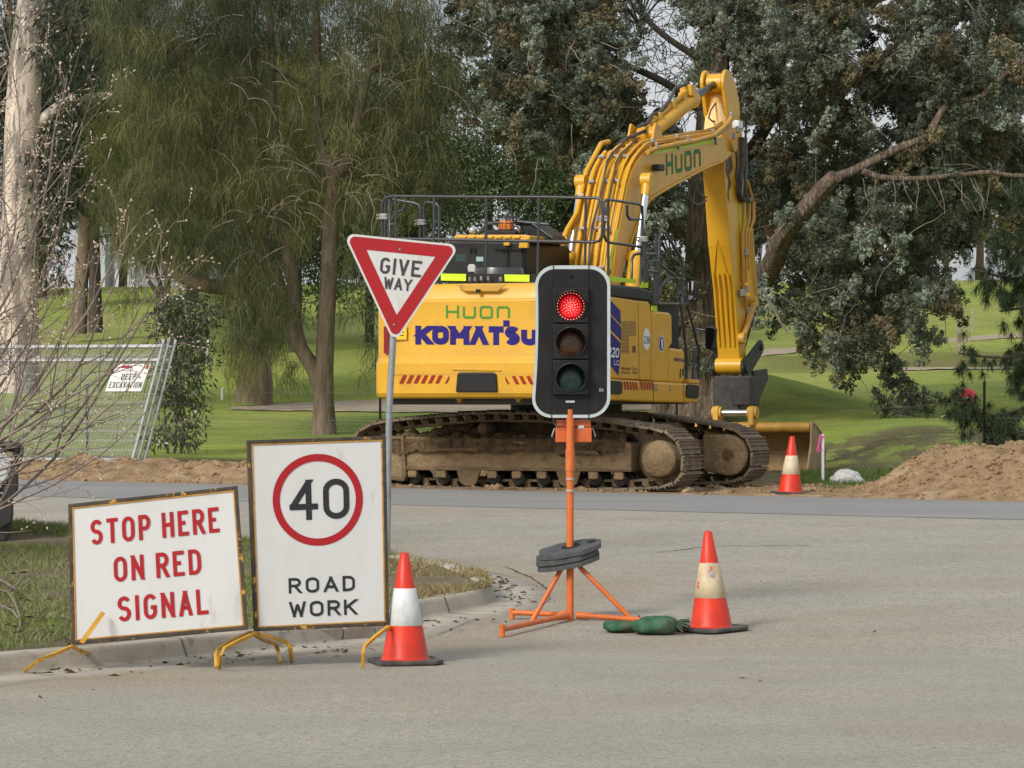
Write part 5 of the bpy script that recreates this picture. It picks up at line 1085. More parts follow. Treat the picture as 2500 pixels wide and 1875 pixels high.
    if sgn > 0:
        mb = MB(); D_ = [(e.x + .27 * math.cos(t), e.z + .27 * math.sin(t)) for t in np.linspace(-1.7, 1.57, 16)] + [(e.x - .35, e.z + .27), (e.x - .35, e.z - .2)]
        mb.prism([(x_, y0 - .33, z_) for x_, z_ in D_], (0, .3, 0)); part(mb, 'drive_cover', m_mudl, .03)
    e2 = LY(905, 1110, YT - .3); mb = MB(); mb.lathe((e2.x - .02, y0, .43), [(0, -.12), (.3, -.1), (.32, -.06), (.32, .06), (.3, .1), (0, .12)], 36, ax=1); part(mb, 'idler_wheel', m_mud)
track(-1); track(1)
# ================================================ VEGETATION
m_leafc = M('casuarina_needles', (1, 1, 1), attr=True, rough=.6, transl=.3, spec=.25)
m_leafy = M('cypress_foliage', (1, 1, 1), attr=True, rough=.65, transl=.22, spec=.25)
m_leafe = M('leaf_green', (1, 1, 1), attr=True, rough=.45, transl=.25, spec=.4)
m_barkc = M('bark_grey_brown', (.25, .195, .14), (.15, .115, .08), rough=.9, scale=3, lo=.4, hi=.6, bump=.8, bscale=9, bdist=.04, stretch=(3, 3, .6), spec=.2)
m_barky = M('bark_stringy', (.22, .165, .12), (.10, .07, .05), rough=.95, scale=4, lo=.35, hi=.62, bump=1, bscale=7, bdist=.08, stretch=(5, 5, .55), c3=(.34, .29, .235), s3=5, lo3=.5, hi3=.64, spec=.15)
m_barkr = M('bark_red_brown', (.26, .15, .085), (.15, .09, .055), rough=.9, scale=6, bump=.8, bscale=14, bdist=.03, c3=(.36, .27, .19), s3=6, lo3=.55, hi3=.68, spec=.2)
m_barke = M('bark_smooth_pale', (.72, .61, .51), (.54, .44, .365), rough=.75, scale=2.2, lo=.40, hi=.58, c3=(.24, .205, .175), s3=1.9, lo3=.50, hi3=.55, stretch=(1.5, 1.5, .32), bump=.25, bscale=8)
m_barkd = M('bark_dark', (.055, .045, .035), (.10, .08, .06), rough=.95, scale=4, bump=.7, bscale=9, stretch=(4, 4, .6))
m_twig = M('dead_twig', (.25, .205, .155), (.15, .12, .09), rough=.85, scale=5)
def barktube(mb, path, radii, n=20, amp=.12, freq=5, flare=0):
    P_ = [Vector(p) for p in path]; m = max(2, int(sum((b - a).length for a, b in zip(P_, P_[1:])) / (radii[0] * .45)))
    m = min(m, 90); d = [0]
    for a, b in zip(P_, P_[1:]): d.append(d[-1] + (b - a).length)
    pts, rr = [], []
    for i in range(m + 1):
        s_ = d[-1] * i / m; j = min(max(k for k in range(len(d)) if d[k] <= s_ + 1e-9), len(P_) - 2); f_ = (s_ - d[j]) / max(d[j + 1] - d[j], 1e-9)
        p0 = P_[max(j - 1, 0)]; p3 = P_[min(j + 2, len(P_) - 1)]; a, b = P_[j], P_[j + 1]
        q = .5 * ((2 * a) + (b - p0) * f_ + (2 * p0 - 5 * a + 4 * b - p3) * f_ ** 2 + (-p0 + 3 * a - 3 * b + p3) * f_ ** 3)
        pts.append(q); rr.append(radii[j] * (1 - f_) + radii[j + 1] * f_)
    k0 = len(mb.v); mb.tube(pts, rr, n, cap=True)
    o_ = random.random() * 50
    for i in range(m + 1):
        for k in range(n):
            idx = k0 + i * n + k; v = Vector(mb.v[idx]); c = pts[i]; a = 6.28319 * k / n
            rid = float(vnoise(np.array(math.cos(a) * freq * .7 + o_ + 20), np.array(math.sin(a) * freq * .7 + i * .09 + 20))) - .5
            sc = 1 + amp * 2 * rid + (flare * max(0, 1 - i / m * 7) if flare else 0)
            mb.v[idx] = tuple(c + (v - c) * sc)
def pxpath(pts, Y, dy=0):
    out = []
    for i, p in enumerate(pts):
        yy = Y + (p[2] if len(p) > 2 else 0); out.append(P(p[0], p[1], yy))
    return out
def limb(mb, pts, Y, w0, w1, n=14, amp=.1, **k):
    q = pxpath(pts, Y); m = len(q); rr = [(w0 + (w1 - w0) * i / (m - 1)) / 2 * Y / F for i in range(m)]; barktube(mb, q, rr, n, amp, **k)
def treeroot(name, px, py, Y, label, cat, group=None):
    p = P(px, py, Y); return thing(name, (p.x, p.y, float(g(p.x, p.y))), label, cat, group)
def twigs(mb, starts, n, L0, r=.006, down=.5, Y=None):
    for _ in range(n):
        p = Vector(random.choice(starts)) + Vector((random.gauss(0, .25), random.gauss(0, .4), random.gauss(0, .25))); d = Vector((random.gauss(0, .7), random.gauss(0, .5), random.uniform(-1, .6) * down * 1.6)).normalized(); path = [p]; L_ = L0 * random.uniform(.5, 1.3)
        for k in range(5):
            d = (d + Vector((random.gauss(0, .25), random.gauss(0, .2), random.gauss(-.12, .2)))).normalized(); path.append(path[-1] + d * L_ / 5)
        mb.tube(path, [r * (1 - .15 * k) for k in range(6)], 4)
# ---- drooping needle strands
def strand_mesh(A, dirs, L_, droop, w, cols, seg=4):
    n = len(A); s_ = np.linspace(0, 1, seg + 1)[None, :, None]
    C_ = A[:, None] + dirs[:, None] * L_[:, None, None] * s_ * (1 - .35 * s_) + np.array([0, 0, -1.])[None, None] * (droop * L_)[:, None, None] * s_ ** 2
    ang = rng.random(n) * 6.283; side = np.stack([np.cos(ang), np.sin(ang), rng.normal(0, .3, n)], -1)[:, None] * (w[:, None, None] * (1 - .6 * s_))
    V = np.concatenate([C_ - side, C_ + side], 1).reshape(-1, 3); m = seg + 1
    k = (np.arange(n) * 2 * m)[:, None, None]; i = np.arange(seg)[None, :, None]; q_ = np.array([0, m, m + 1, 1])[None, None]
    return V, (k + i + q_).reshape(-1, 4), np.repeat(cols, seg, 0)
def needle_crown(root, blobs, ntuft, Yr, per=42, len_=(.16, .42), w=.0058, base=((.115, .115, .03), (.06, .075, .025)), name='crown', holes=(), zmin=None):
    ar_ = np.array([b[2] * b[3] * (b[4] if len(b) > 4 else 1) for b in blobs], float); ar_ /= ar_.sum()
    idx = rng.choice(len(blobs), ntuft, p=ar_); B_ = np.array([b[:4] for b in blobs], float)[idx]
    a = rng.random(ntuft) * 6.283; r_ = np.sqrt(rng.random(ntuft)); px = B_[:, 0] + B_[:, 2] * r_ * np.cos(a); py = B_[:, 1] + B_[:, 3] * r_ * np.sin(a)
    keep = np.ones(ntuft, bool)
    for hx, hy, hr, hs in holes: keep &= ~((((px - hx) / hr) ** 2 + ((py - hy) / hs) ** 2 < 1) & (rng.random(ntuft) < .85))
    px, py = px[keep], py[keep]; nt_ = len(px)
    Y = Yr[0] + (Yr[1] - Yr[0]) * rng.random(nt_); A0 = np.stack([(px - CX) / F * Y, Y, H - (py - CY) / F * Y], -1)
    mixv = sst(.3, .7, fbm(A0[:, 0] * .9 + A0[:, 1] * .5 + 50, A0[:, 2] * .9 + 50))[:, None]; tc_ = np.array(base[0]) * (1 - mixv) + np.array(base[1]) * mixv; tc_ = tc_ * (.6 + .8 * rng.random((nt_, 1)))
    main = rng.normal(0, 1, (nt_, 3)); main[:, 2] = rng.normal(-.2, .5, nt_); main /= np.linalg.norm(main, axis=1)[:, None]
    A = np.repeat(A0, per, 0) + np.repeat(main, per, 0) * (rng.random((nt_ * per, 1)) * .7 - .35) + rng.normal(0, .07, (nt_ * per, 3)); n = len(A)
    dirs = np.repeat(main, per, 0) * .8 + rng.normal(0, .5, (n, 3)); dirs[:, 2] += .05; L_ = np.repeat(len_[0] + (len_[1] - len_[0]) * rng.random(nt_), per) * (.6 + .6 * rng.random(n))
    cols = np.repeat(tc_, per, 0) * (.8 + .4 * rng.random((n, 1))); dead = (rng.random(n) < .07)[:, None]; cols = np.where(dead, np.array([.17, .12, .07]), cols)
    V, Fq, c = strand_mesh(A, dirs, L_, .45 + .5 * rng.random(n), w * np.ones(n), cols, 3); return npmesh(name, V, Fq, m_leafc, root, c), A0
# she-oak in front: forked trunk
Y1 = 62; t1 = treeroot('she_oak_tree', 791, 1058, Y1, 'she-oak with a pale forked trunk and drooping needles behind the give way sign', 'tree', 'she-oak trees on the grass')
mb = MB()
limb(mb, [(791, 1068), (790, 1000), (791, 904), (796, 800), (803, 700), (806, 590), (812, 500), (816, 440)], Y1, 52, 36, flare=.35)
limb(mb, [(816, 450), (806, 410), (794, 385, .1), (778, 340, .2), (772, 253, .3), (769, 217, .3), (773, 145, .3), (772, 60, .3), (768, -60, .3)], Y1, 32, 18)
limb(mb, [(815, 450), (828, 425, -.1), (845, 400, -.2), (858, 360, -.3), (866, 325, -.2), (880, 260, 0), (898, 180, .2), (925, 165, .3), (938, 140, .3), (965, 36, .3), (985, -60, .3)], Y1, 34, 14)
limb(mb, [(788, 350, .2), (800, 318, .2), (822, 285, .2), (840, 240, .2), (838, 160, .2)], Y1, 18, 6)
limb(mb, [(790, 965), (765, 900), (735, 850), (722, 790), (716, 700), (700, 620), (684, 540, .2), (672, 500, .2), (678, 434, .3), (674, 325, .3), (665, 199, .4), (660, 0, .4), (658, -80, .4)], Y1, 40, 13)
limb(mb, [(672, 520, .2), (650, 450, .2), (612, 380, .2), (580, 300, .2), (552, 235, .3)], Y1, 13, 6)
limb(mb, [(770, 215, .3), (740, 205, .3), (690, 178, .3), (640, 152, .3), (595, 122, .3), (520, 90, .4)], Y1, 12, 5)
limb(mb, [(905, 168), (940, 152), (990, 148), (1040, 150)], Y1, 8, 4)
limb(mb, [(795, 985), (760, 880), (712, 800), (690, 700), (655, 600), (640, 500), (625, 400, .2), (622, 250, .3), (618, 100, .4), (615, -60, .4)], Y1 + .2, 24, 9)
limb(mb, [(690, 700), (640, 640), (600, 560), (575, 480), (560, 400, .2), (540, 300, .2)], Y1 - .3, 14, 5)
mb.build('trunk', m_barkc, t1)
blobs1 = [(330, 60, 110, 100), (480, 40, 150, 110), (640, 80, 150, 130, .8), (830, 60, 160, 120, .8), (1000, 60, 120, 110), (1020, 220, 110, 110), (360, 220, 110, 110), (500, 240, 120, 110), (650, 300, 110, 140, .7), (800, 230, 130, 110, .55), (930, 280, 120, 110, .7), (420, 400, 110, 110), (560, 430, 110, 120), (340, 500, 80, 90), (700, 480, 100, 130, .6), (900, 420, 120, 120, .8), (470, 560, 100, 90), (620, 620, 90, 130), (700, 700, 60, 120), (860, 560, 110, 90, .6), (1010, 420, 110, 100), (880, 700, 70, 90, .3), (600, 780, 60, 100), (690, 820, 50, 80, .6), (580, -60, 400, 80), (880, 860, 60, 60, .2), (1000, 870, 90, 40, .12)]
holes1 = [(676, 330, 16, 160), (772, 200, 18, 160), (920, 170, 26, 60), (806, 430, 26, 60), (640, 540, 18, 110), (795, 640, 20, 90), (700, 640, 18, 80), (790, 880, 120, 110), (710, 900, 60, 60), (520, 860, 60, 80), (850, 560, 50, 40), (540, 300, 22, 18), (600, 150, 20, 20), (450, 180, 20, 16), (690, 205, 38, 60), (690, 130, 22, 30), (768, 85, 18, 30), (685, 300, 26, 26), (815, 720, 22, 200), (745, 640, 30, 160)]
cr, A1_ = needle_crown(t1, blobs1, 2700, (59.5, 65.5), per=38, holes=holes1, base=((.165, .168, .068), (.06, .077, .037)))
mb = MB(); random.seed(3)
for cxp, cyp in ((500, 60), (560, 215), (640, 180), (690, 430), (730, 520), (650, 520), (860, 140), (900, 360), (930, 450), (870, 380), (980, 230), (760, 440), (820, 160), (720, 350), (600, 560)):
    for k in range(9):
        p = P(cxp + random.gauss(0, 45), cyp + random.gauss(0, 40), 59.6 + random.random()); d = Vector((random.gauss(0, .8), random.gauss(0, .3), random.uniform(-.2, .8))).normalized(); path = [p]; L_ = random.uniform(.5, 1.3)
        for j in range(6): d = (d + Vector((random.gauss(0, .2), random.gauss(0, .2), -.28))).normalized(); path.append(path[-1] + d * L_ / 6)
        mb.tube(path, [.014, .012, .010, .008, .007, .005, .004], 4)
mb.build('bare_twigs', m_twig, t1)['kind'] = 'stuff'
# she-oak behind: thick leaning trunk with an arching limb
Y2 = 77; t2 = treeroot('she_oak_tree', 622, 975, Y2, 'stout she-oak with a low arching limb behind the eucalypt sapling', 'tree', 'she-oak trees on the grass')
mb = MB(); limb(mb, [(618, 985), (622, 930), (620, 850), (617, 740), (618, 640), (612, 560), (606, 480), (600, 380), (590, 250), (585, 100), (580, -60)], Y2, 84, 38, n=22, amp=.1, flare=.12)
limb(mb, [(612, 770), (596, 735, -.6), (560, 706, -.9), (506, 698, -1.2), (474, 690, -1.2), (430, 668, -1.2), (405, 640, -1.2), (400, 600, -1.2)], Y2, 46, 18)
limb(mb, [(430, 668, -1.2), (424, 620, -1.2), (418, 575, -1), (408, 540, -1)], Y2, 14, 8)
mb.build('trunk', m_barkc, t2)
needle_crown(t2, [(300, 330, 100, 110), (380, 540, 130, 90), (500, 520, 140, 100), (620, 500, 140, 130), (280, 470, 60, 90, .6), (480, 620, 80, 60, .5), (330, 620, 60, 40, .35), (620, 760, 70, 110, .8), (660, 880, 60, 90, .5), (590, 880, 40, 90, .4), (450, 250, 200, 150), (580, 250, 200, 150), (740, 350, 160, 200), (545, 760, 26, 60, .3), (610, 1000, 35, 30, .25), (318, 730, 22, 30, .2)], 1500, (73, 82), per=40, len_=(.25, .6), w=.0075, base=((.20, .205, .06), (.10, .135, .045)))
# pale eucalypt on the left
Y3 = 75; t3 = treeroot('eucalypt_tree', 45, 880, Y3, 'pale smooth-barked eucalypt trunk at the left edge behind bare twigs', 'tree')
mb = MB(); limb(mb, [(40, 960), (42, 860), (45, 700), (48, 560), (52, 400), (58, 250), (66, 120), (80, 0), (88, -80), (100, -260), (106, -380)], Y3, 108, 58, n=26, amp=.05, flare=.1)
limb(mb, [(62, 330), (85, 308), (112, 285), (140, 262), (175, 243), (215, 238), (250, 234), (280, 230)], Y3, 34, 16); limb(mb, [(70, 250), (92, 170), (110, 100), (118, 30), (122, -60), (150, -220)], Y3, 24, 10)
limb(mb, [(45, 560), (75, 540), (100, 500)], Y3, 20, 8)
mb.build('trunk', m_barke, t3)
def leafcloud(root, blobs, n, Yr, ln, wd, cols, droop=.5, name='foliage', mat=None, tip=0, clump=1, cr=.2, noise=.9, upbias=0, holes=()):
    ar_ = np.array([b[2] * b[3] * (b[4] if len(b) > 4 else 1) for b in blobs], float); ar_ /= ar_.sum(); nc = n // clump
    idx = rng.choice(len(blobs), nc, p=ar_); B_ = np.array([b[:4] for b in blobs], float)[idx]
    a = rng.random(nc) * 6.283; r_ = np.sqrt(rng.random(nc)); px = B_[:, 0] + B_[:, 2] * r_ * np.cos(a); py = B_[:, 1] + B_[:, 3] * r_ * np.sin(a)
    keep = np.ones(nc, bool)
    for hx, hy, hr, hs in holes: keep &= ~((((px - hx) / hr) ** 2 + ((py - hy) / hs) ** 2 < 1) & (rng.random(nc) < .93))
    px, py = px[keep], py[keep]; nc = len(px)
    Y = Yr[0] + (Yr[1] - Yr[0]) * rng.random(nc); A0 = np.stack([(px - CX) / F * Y, Y, H - (py - CY) / F * Y], -1)
    c0 = np.array(cols); mv = sst(.3, .7, fbm(A0[:, 0] * noise + A0[:, 1] * .6 + 60, A0[:, 2] * noise + 60))[:, None]; tc_ = (c0[0] * (1 - mv) + c0[1] * mv) * (.7 + .6 * rng.random((nc, 1)))
    if len(c0) > 2: tc_ = np.where((rng.random(nc) < .13)[:, None], c0[2], tc_)
    m = nc * clump; off = rng.normal(0, 1, (m, 3)); off /= np.linalg.norm(off, axis=1)[:, None]; rad = np.repeat(cr * (.6 + .8 * rng.random(nc)), clump) * (.35 + .65 * rng.random(m) ** .5)
    C_ = np.repeat(A0, clump, 0) + off * rad[:, None] * np.array([1, 1, .85]); ax = off * .8 + rng.normal(0, .55, (m, 3)); ax[:, 2] += upbias - droop; ax /= np.linalg.norm(ax, axis=1)[:, None]
    sd_ = np.cross(ax, rng.normal(0, 1, (m, 3))); sd_ /= np.linalg.norm(sd_, axis=1)[:, None]; L_ = ln * (.6 + .8 * rng.random(m))[:, None]; W_ = wd * (.7 + .6 * rng.random(m))[:, None]
    V = np.stack([C_, C_ + ax * L_ * .45 + sd_ * W_, C_ + ax * L_, C_ + ax * L_ * .45 - sd_ * W_], 1).reshape(-1, 3); Fq = np.arange(m * 4).reshape(m, 4)
    tt = np.repeat(tc_, clump, 0) * (.75 + .5 * rng.random((m, 1)))
    if tip:                                      # young tips are paler than the old inner growth
        k_ = np.clip((rad / np.repeat(cr * 1.2 * np.ones(nc), clump)) - .35, 0, 1)[:, None]; tt = tt * (.55 + .75 * k_)
    return npmesh(name, V, Fq, mat or m_leafe, root, tt), A0
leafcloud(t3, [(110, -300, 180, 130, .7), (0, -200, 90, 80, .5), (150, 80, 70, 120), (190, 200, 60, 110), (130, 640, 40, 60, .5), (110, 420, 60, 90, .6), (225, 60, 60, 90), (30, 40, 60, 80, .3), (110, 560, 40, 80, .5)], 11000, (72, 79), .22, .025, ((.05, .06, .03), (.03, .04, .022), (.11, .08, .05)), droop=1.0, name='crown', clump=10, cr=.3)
# ---- blue-green cypress
Y4 = 63; t4 = treeroot('cypress_tree', 1700, 1055, Y4, 'large grey-green cypress with shaggy bark and spreading limbs behind the excavator arm', 'tree')
mb = MB()
limb(mb, [(1694, 1080), (1700, 1020), (1706, 940), (1712, 860), (1716, 760), (1718, 660), (1722, 560), (1726, 460), (1735, 350), (1742, 220), (1745, 80), (1748, -80)], Y4, 118, 62, n=30, amp=.11, freq=9, flare=.3)
limb(mb, [(1735, 1060), (1752, 990), (1775, 900), (1800, 820), (1832, 740, -1.5), (1860, 690, -2.5), (1888, 640, -3.2), (1908, 585, -3.8), (1940, 540, -4.3), (1985, 490, -4.6), (2010, 460, -4.8), (2040, 430, -5)], Y4 - .6, 66, 32, n=22, amp=.14, freq=8)
limb(mb, [(2000, 470), (2045, 432), (2080, 418), (2125, 395), (2180, 368), (2225, 350), (2258, 338), (2275, 320), (2290, 290), (2310, 262), (2350, 246), (2395, 235), (2420, 210), (2470, 170), (2540, 120)], Y4 - 5.0, 26, 12, n=12, amp=.16)
limb(mb, [(2105, 418), (2125, 425), (2150, 433), (2200, 436), (2260, 435), (2310, 430), (2370, 424), (2420, 421), (2470, 428), (2560, 432)], Y4 - 5.2, 17, 10, n=10, amp=.16)
mb.build('trunk', m_barky, t4)
mb = MB()
for pts, a, b in (([(1735, 470), (1780, 420), (1830, 370), (1870, 310), (1905, 250), (1950, 150)], 44, 20), ([(1738, 300), (1680, 240), (1600, 190), (1500, 150), (1380, 110)], 26, 10), ([(1742, 160), (1640, 100), (1560, 30), (1500, -40)], 20, 8), ([(1730, 400), (1650, 360), (1560, 330), (1450, 320), (1350, 330)], 24, 8), ([(1742, 250), (1850, 200), (1960, 100), (2080, 20)], 26, 10), ([(1900, 600), (2000, 640), (2090, 700), (2150, 790), (2170, 880)], 20, 8), ([(2010, 460), (2100, 520), (2200, 600), (2280, 680)], 18, 6), ([(1835, 375), (1900, 380), (2000, 340), (2100, 250), (2200, 150)], 18, 8), ([(1712, 700), (1680, 660), (1640, 640), (1610, 660)], 16, 6)):
    limb(mb, pts, Y4 + random.uniform(0, 2), a, b, n=10, amp=.1)
mb.build('limb', m_barkd, t4, label='dark inner limbs')
blobs4 = [(1200, 50, 110, 90), (1330, 100, 140, 130), (1270, 230, 90, 110), (1420, 190, 120, 130), (1380, 310, 80, 80, .8), (1480, 60, 100, 100), (1480, 290, 90, 110), (1300, -50, 250, 70), (1570, 380, 80, 80, .7), (1260, 350, 40, 60, .6), (1440, 400, 60, 50, .7), (1620, 520, 70, 100, .8), (1600, 330, 70, 60, .5), (1640, 660, 50, 80, .7), (1650, 820, 45, 90, .6), (1690, 940, 50, 50, .5), (1520, 480, 60, 60, .5), (1500, 620, 40, 80, .7),
          (1780, 60, 110, 110), (1950, 60, 150, 120), (2150, 70, 180, 140), (2380, 80, 190, 140), (1920, 190, 110, 90), (2080, 230, 130, 110), (2260, 220, 150, 120), (2450, 230, 120, 130), (1890, 400, 70, 70, .6), (2010, 330, 110, 80), (1960, 520, 100, 80, .8), (2080, 520, 120, 90), (2180, 420, 130, 100, .8), (2320, 380, 130, 120), (2030, 640, 130, 100), (2160, 600, 110, 90), (2280, 540, 90, 80), (2440, 400, 90, 110), (2120, 740, 130, 70), (1910, 730, 60, 70, .8), (2010, 800, 60, 60), (2080, 860, 80, 50), (2230, 720, 90, 45, .9), (2320, 700, 50, 50, .9), (2270, 830, 50, 30, .7), (2180, 800, 80, 45, .6), (2130, 965, 25, 32, .9), (2185, 980, 26, 40, .9), (2225, 985, 20, 34, .9), (2160, 900, 22, 50, .6), (2470, 590, 60, 30, .8), (1850, 250, 50, 60, .7), (1690, 200, 50, 60, .4), (2000, -50, 500, 70), (1840, 700, 30, 50, .5), (1900, 560, 50, 60)]
holes4 = [(1645, 130, 45, 85), (1600, 45, 32, 40), (1640, 195, 30, 30), (1880, 305, 40, 28), (1960, 340, 30, 36), (1985, 250, 26, 22), (1845, 365, 38, 30), (2080, 150, 22, 16), (1810, 170, 18, 20), (1985, 440, 20, 22), (1790, 250, 22, 30), (2130, 300, 24, 18), (2390, 120, 16, 12)]
def boughs(root, blobs, nb, knobs, leaves, Yr, cols, holes):
    # bough > knobs of scale-like foliage > small leaf sprays lying on each knob
    ar_ = np.array([b[2] * b[3] * (b[4] if len(b) > 4 else 1) for b in blobs], float); ar_ /= ar_.sum(); idx = rng.choice(len(blobs), nb, p=ar_); B_ = np.array([b[:4] for b in blobs], float)[idx]
    a = rng.random(nb) * 6.283; r_ = np.sqrt(rng.random(nb)); px = B_[:, 0] + B_[:, 2] * r_ * np.cos(a); py = B_[:, 1] + B_[:, 3] * r_ * np.sin(a); keep = np.ones(nb, bool)
    for hx, hy, hr, hs in holes: keep &= ~((((px - hx) / hr) ** 2 + ((py - hy) / hs) ** 2 < 1) & (rng.random(nb) < .93))
    px, py = px[keep], py[keep]; nb = len(px); Y = Yr[0] + (Yr[1] - Yr[0]) * rng.random(nb); A0 = np.stack([(px - CX) / F * Y, Y, H - (py - CY) / F * Y], -1)
    ax = rng.normal(0, 1, (nb, 3)); ax[:, 2] = ax[:, 2] * .5 - .75; ax /= np.linalg.norm(ax, axis=1)[:, None]
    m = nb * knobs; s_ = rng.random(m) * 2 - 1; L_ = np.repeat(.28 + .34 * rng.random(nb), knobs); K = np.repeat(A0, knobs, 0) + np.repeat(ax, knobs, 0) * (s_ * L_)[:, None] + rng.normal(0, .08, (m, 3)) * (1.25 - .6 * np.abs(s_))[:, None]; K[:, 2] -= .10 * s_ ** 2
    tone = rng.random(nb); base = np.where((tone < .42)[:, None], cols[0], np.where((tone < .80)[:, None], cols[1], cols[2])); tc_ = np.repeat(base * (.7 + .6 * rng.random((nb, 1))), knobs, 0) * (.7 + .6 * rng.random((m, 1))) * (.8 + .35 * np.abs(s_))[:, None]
    n = m * leaves; off = rng.normal(0, 1, (n, 3)); off /= np.linalg.norm(off, axis=1)[:, None]; kr = np.repeat(.04 + .045 * rng.random(m), leaves)
    C_ = np.repeat(K, leaves, 0) + off * kr[:, None]; nrm = off + rng.normal(0, .35, (n, 3)); t = np.cross(nrm, rng.normal(0, 1, (n, 3))); t /= np.linalg.norm(t, axis=1)[:, None]; b = np.cross(nrm, t); b /= np.linalg.norm(b, axis=1)[:, None]
    l_ = (.026 + .022 * rng.random(n))[:, None]; w_ = (.012 + .010 * rng.random(n))[:, None]; V = np.stack([C_ - t * l_, C_ + b * w_, C_ + t * l_, C_ - b * w_], 1).reshape(-1, 3)
    return npmesh('crown', V, np.arange(n * 4).reshape(n, 4), m_leafy, root, np.repeat(tc_, leaves, 0) * (.8 + .4 * rng.random((n, 1)))), A0
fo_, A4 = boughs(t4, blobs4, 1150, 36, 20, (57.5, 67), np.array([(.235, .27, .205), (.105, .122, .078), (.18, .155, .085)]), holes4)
mb = MB(); random.seed(5); front = [tuple(p) for p in A4 if p[1] < 61.5]
twigs(mb, front, 260, 1.1, .011, .7)
for k in range(16):
    p = P(2100 + 26 * k + random.gauss(0, 6), 436, Y4 - 5.3); d = Vector((random.gauss(0, .2), random.gauss(0, .1), -1)); path = [p]
    for j in range(5): d = (d + Vector((random.gauss(0, .25), random.gauss(0, .15), 0))).normalized(); path.append(path[-1] + d * random.uniform(.08, .2))
    mb.tube(path, [.011, .01, .009, .008, .006, .004], 4)
mb.tube(pxpath([(1862, 718), (1885, 745), (1902, 780), (1920, 808), (1925, 815)], 58), [.035, .03, .025, .02, .015], 6)
mb.build('bare_twigs', m_twig, t4)['kind'] = 'stuff'
# small branchlets so that every clump hangs on something
mb = MB(); hubs = [P(x, y, Y4) for x, y in ((1742, 100), (1738, 250), (1500, 150), (1450, 320), (1560, 60), (1960, 110), (2080, 30), (1900, 300), (2040, 430), (2150, 430), (2300, 430), (2290, 290), (2400, 235), (2090, 700), (2160, 850), (2200, 600), (1380, 110), (1640, 640), (1850, 700))]
for p in A4[::2]:
    p = Vector(p); h_ = min(hubs, key=lambda q: (q - p).length); m_ = h_.lerp(p, .55) + Vector((0, 0, .15)); mb.tube([h_, m_, p], [.02, .012, .006], 4)
for k in range(170):
    p = P(random.gauss(1640, 75), random.gauss(120, 90), 62 + random.random() * 4); dd = Vector((random.gauss(0, 1), random.gauss(0, .4), random.gauss(-.1, .8))).normalized(); path = [p]
    for q_ in range(5): dd = (dd + Vector((random.gauss(0, .35), random.gauss(0, .2), random.gauss(0, .35)))).normalized(); path.append(path[-1] + dd * random.uniform(.08, .22))
    mb.tube(path, [.012, .011, .009, .007, .006, .004], 4)
mb.build('branchlets', m_barkd, t4)['kind'] = 'stuff'
# ---- pine boughs on the right edge
Y5 = 47; t5 = treeroot('pine_tree', 2580, 1060, Y5, 'pine with dark bristly needle tufts reaching in from the right edge', 'tree')
mb = MB(); limb(mb, [(2620, 1150), (2625, 900), (2630, 600), (2640, 300), (2650, 0), (2655, -100)], Y5, 60, 40, n=14)
pine = [[(2625, 620), (2540, 660), (2480, 680), (2420, 670), (2370, 655)], [(2625, 760), (2560, 790), (2500, 830), (2480, 860)], [(2628, 830), (2540, 862), (2450, 872), (2380, 868), (2340, 862)], [(2625, 980), (2540, 985), (2470, 1005), (2420, 1016), (2340, 1010)], [(2630, 480), (2540, 560), (2470, 640), (2440, 700)], [(2628, 900), (2560, 900), (2510, 940), (2490, 980)], [(2630, 700), (2560, 730), (2500, 750), (2440, 760)], [(2400, 1010), (2370, 985), (2330, 970), (2325, 950)], [(2625, 1020), (2520, 1050), (2460, 1060), (2400, 1075)]]
for pts in pine: limb(mb, pts, Y5, 12, 4, n=6)
mb.build('trunk', m_barkd, t5)
ctr = []
for pts in pine:
    q = pxpath(pts, Y5)
    for a, b in zip(q, q[1:]):
        for k in range(9): ctr.append(a.lerp(b, random.random()) + Vector((random.gauss(0, .12), random.gauss(0, .35), random.gauss(-.08, .14))))
for cxp, cyp, rx, ry, nn in ((2460, 620, 70, 90, 60), (2490, 720, 40, 50, 30), (2455, 720, 40, 20, 12), (2480, 900, 30, 60, 24), (2450, 1040, 60, 40, 40), (2340, 1000, 40, 30, 18), (2490, 480, 30, 60, 20)):
    for k in range(nn): ctr.append(P(cxp + random.gauss(0, rx * .5), cyp + random.gauss(0, ry * .5), Y5 + random.gauss(0, .5)))
ctr = np.array([tuple(c) for c in ctr]); per = 80; A = np.repeat(ctr, per, 0); n = len(A); dirs = rng.normal(0, 1, (n, 3)); dirs[:, 2] -= .45; dirs /= np.linalg.norm(dirs, axis=1)[:, None]
cols = np.repeat(np.array([[.035, .055, .022]]) * (.6 + .8 * rng.random((len(ctr), 1))), per, 0) * (.7 + .6 * rng.random((n, 1)))
V, Fq, c = strand_mesh(A, dirs, .13 + .09 * rng.random(n), .25 * np.ones(n), .0035 * np.ones(n), cols, 2); npmesh('needle_tufts', V, Fq, m_leafc, t5, c)
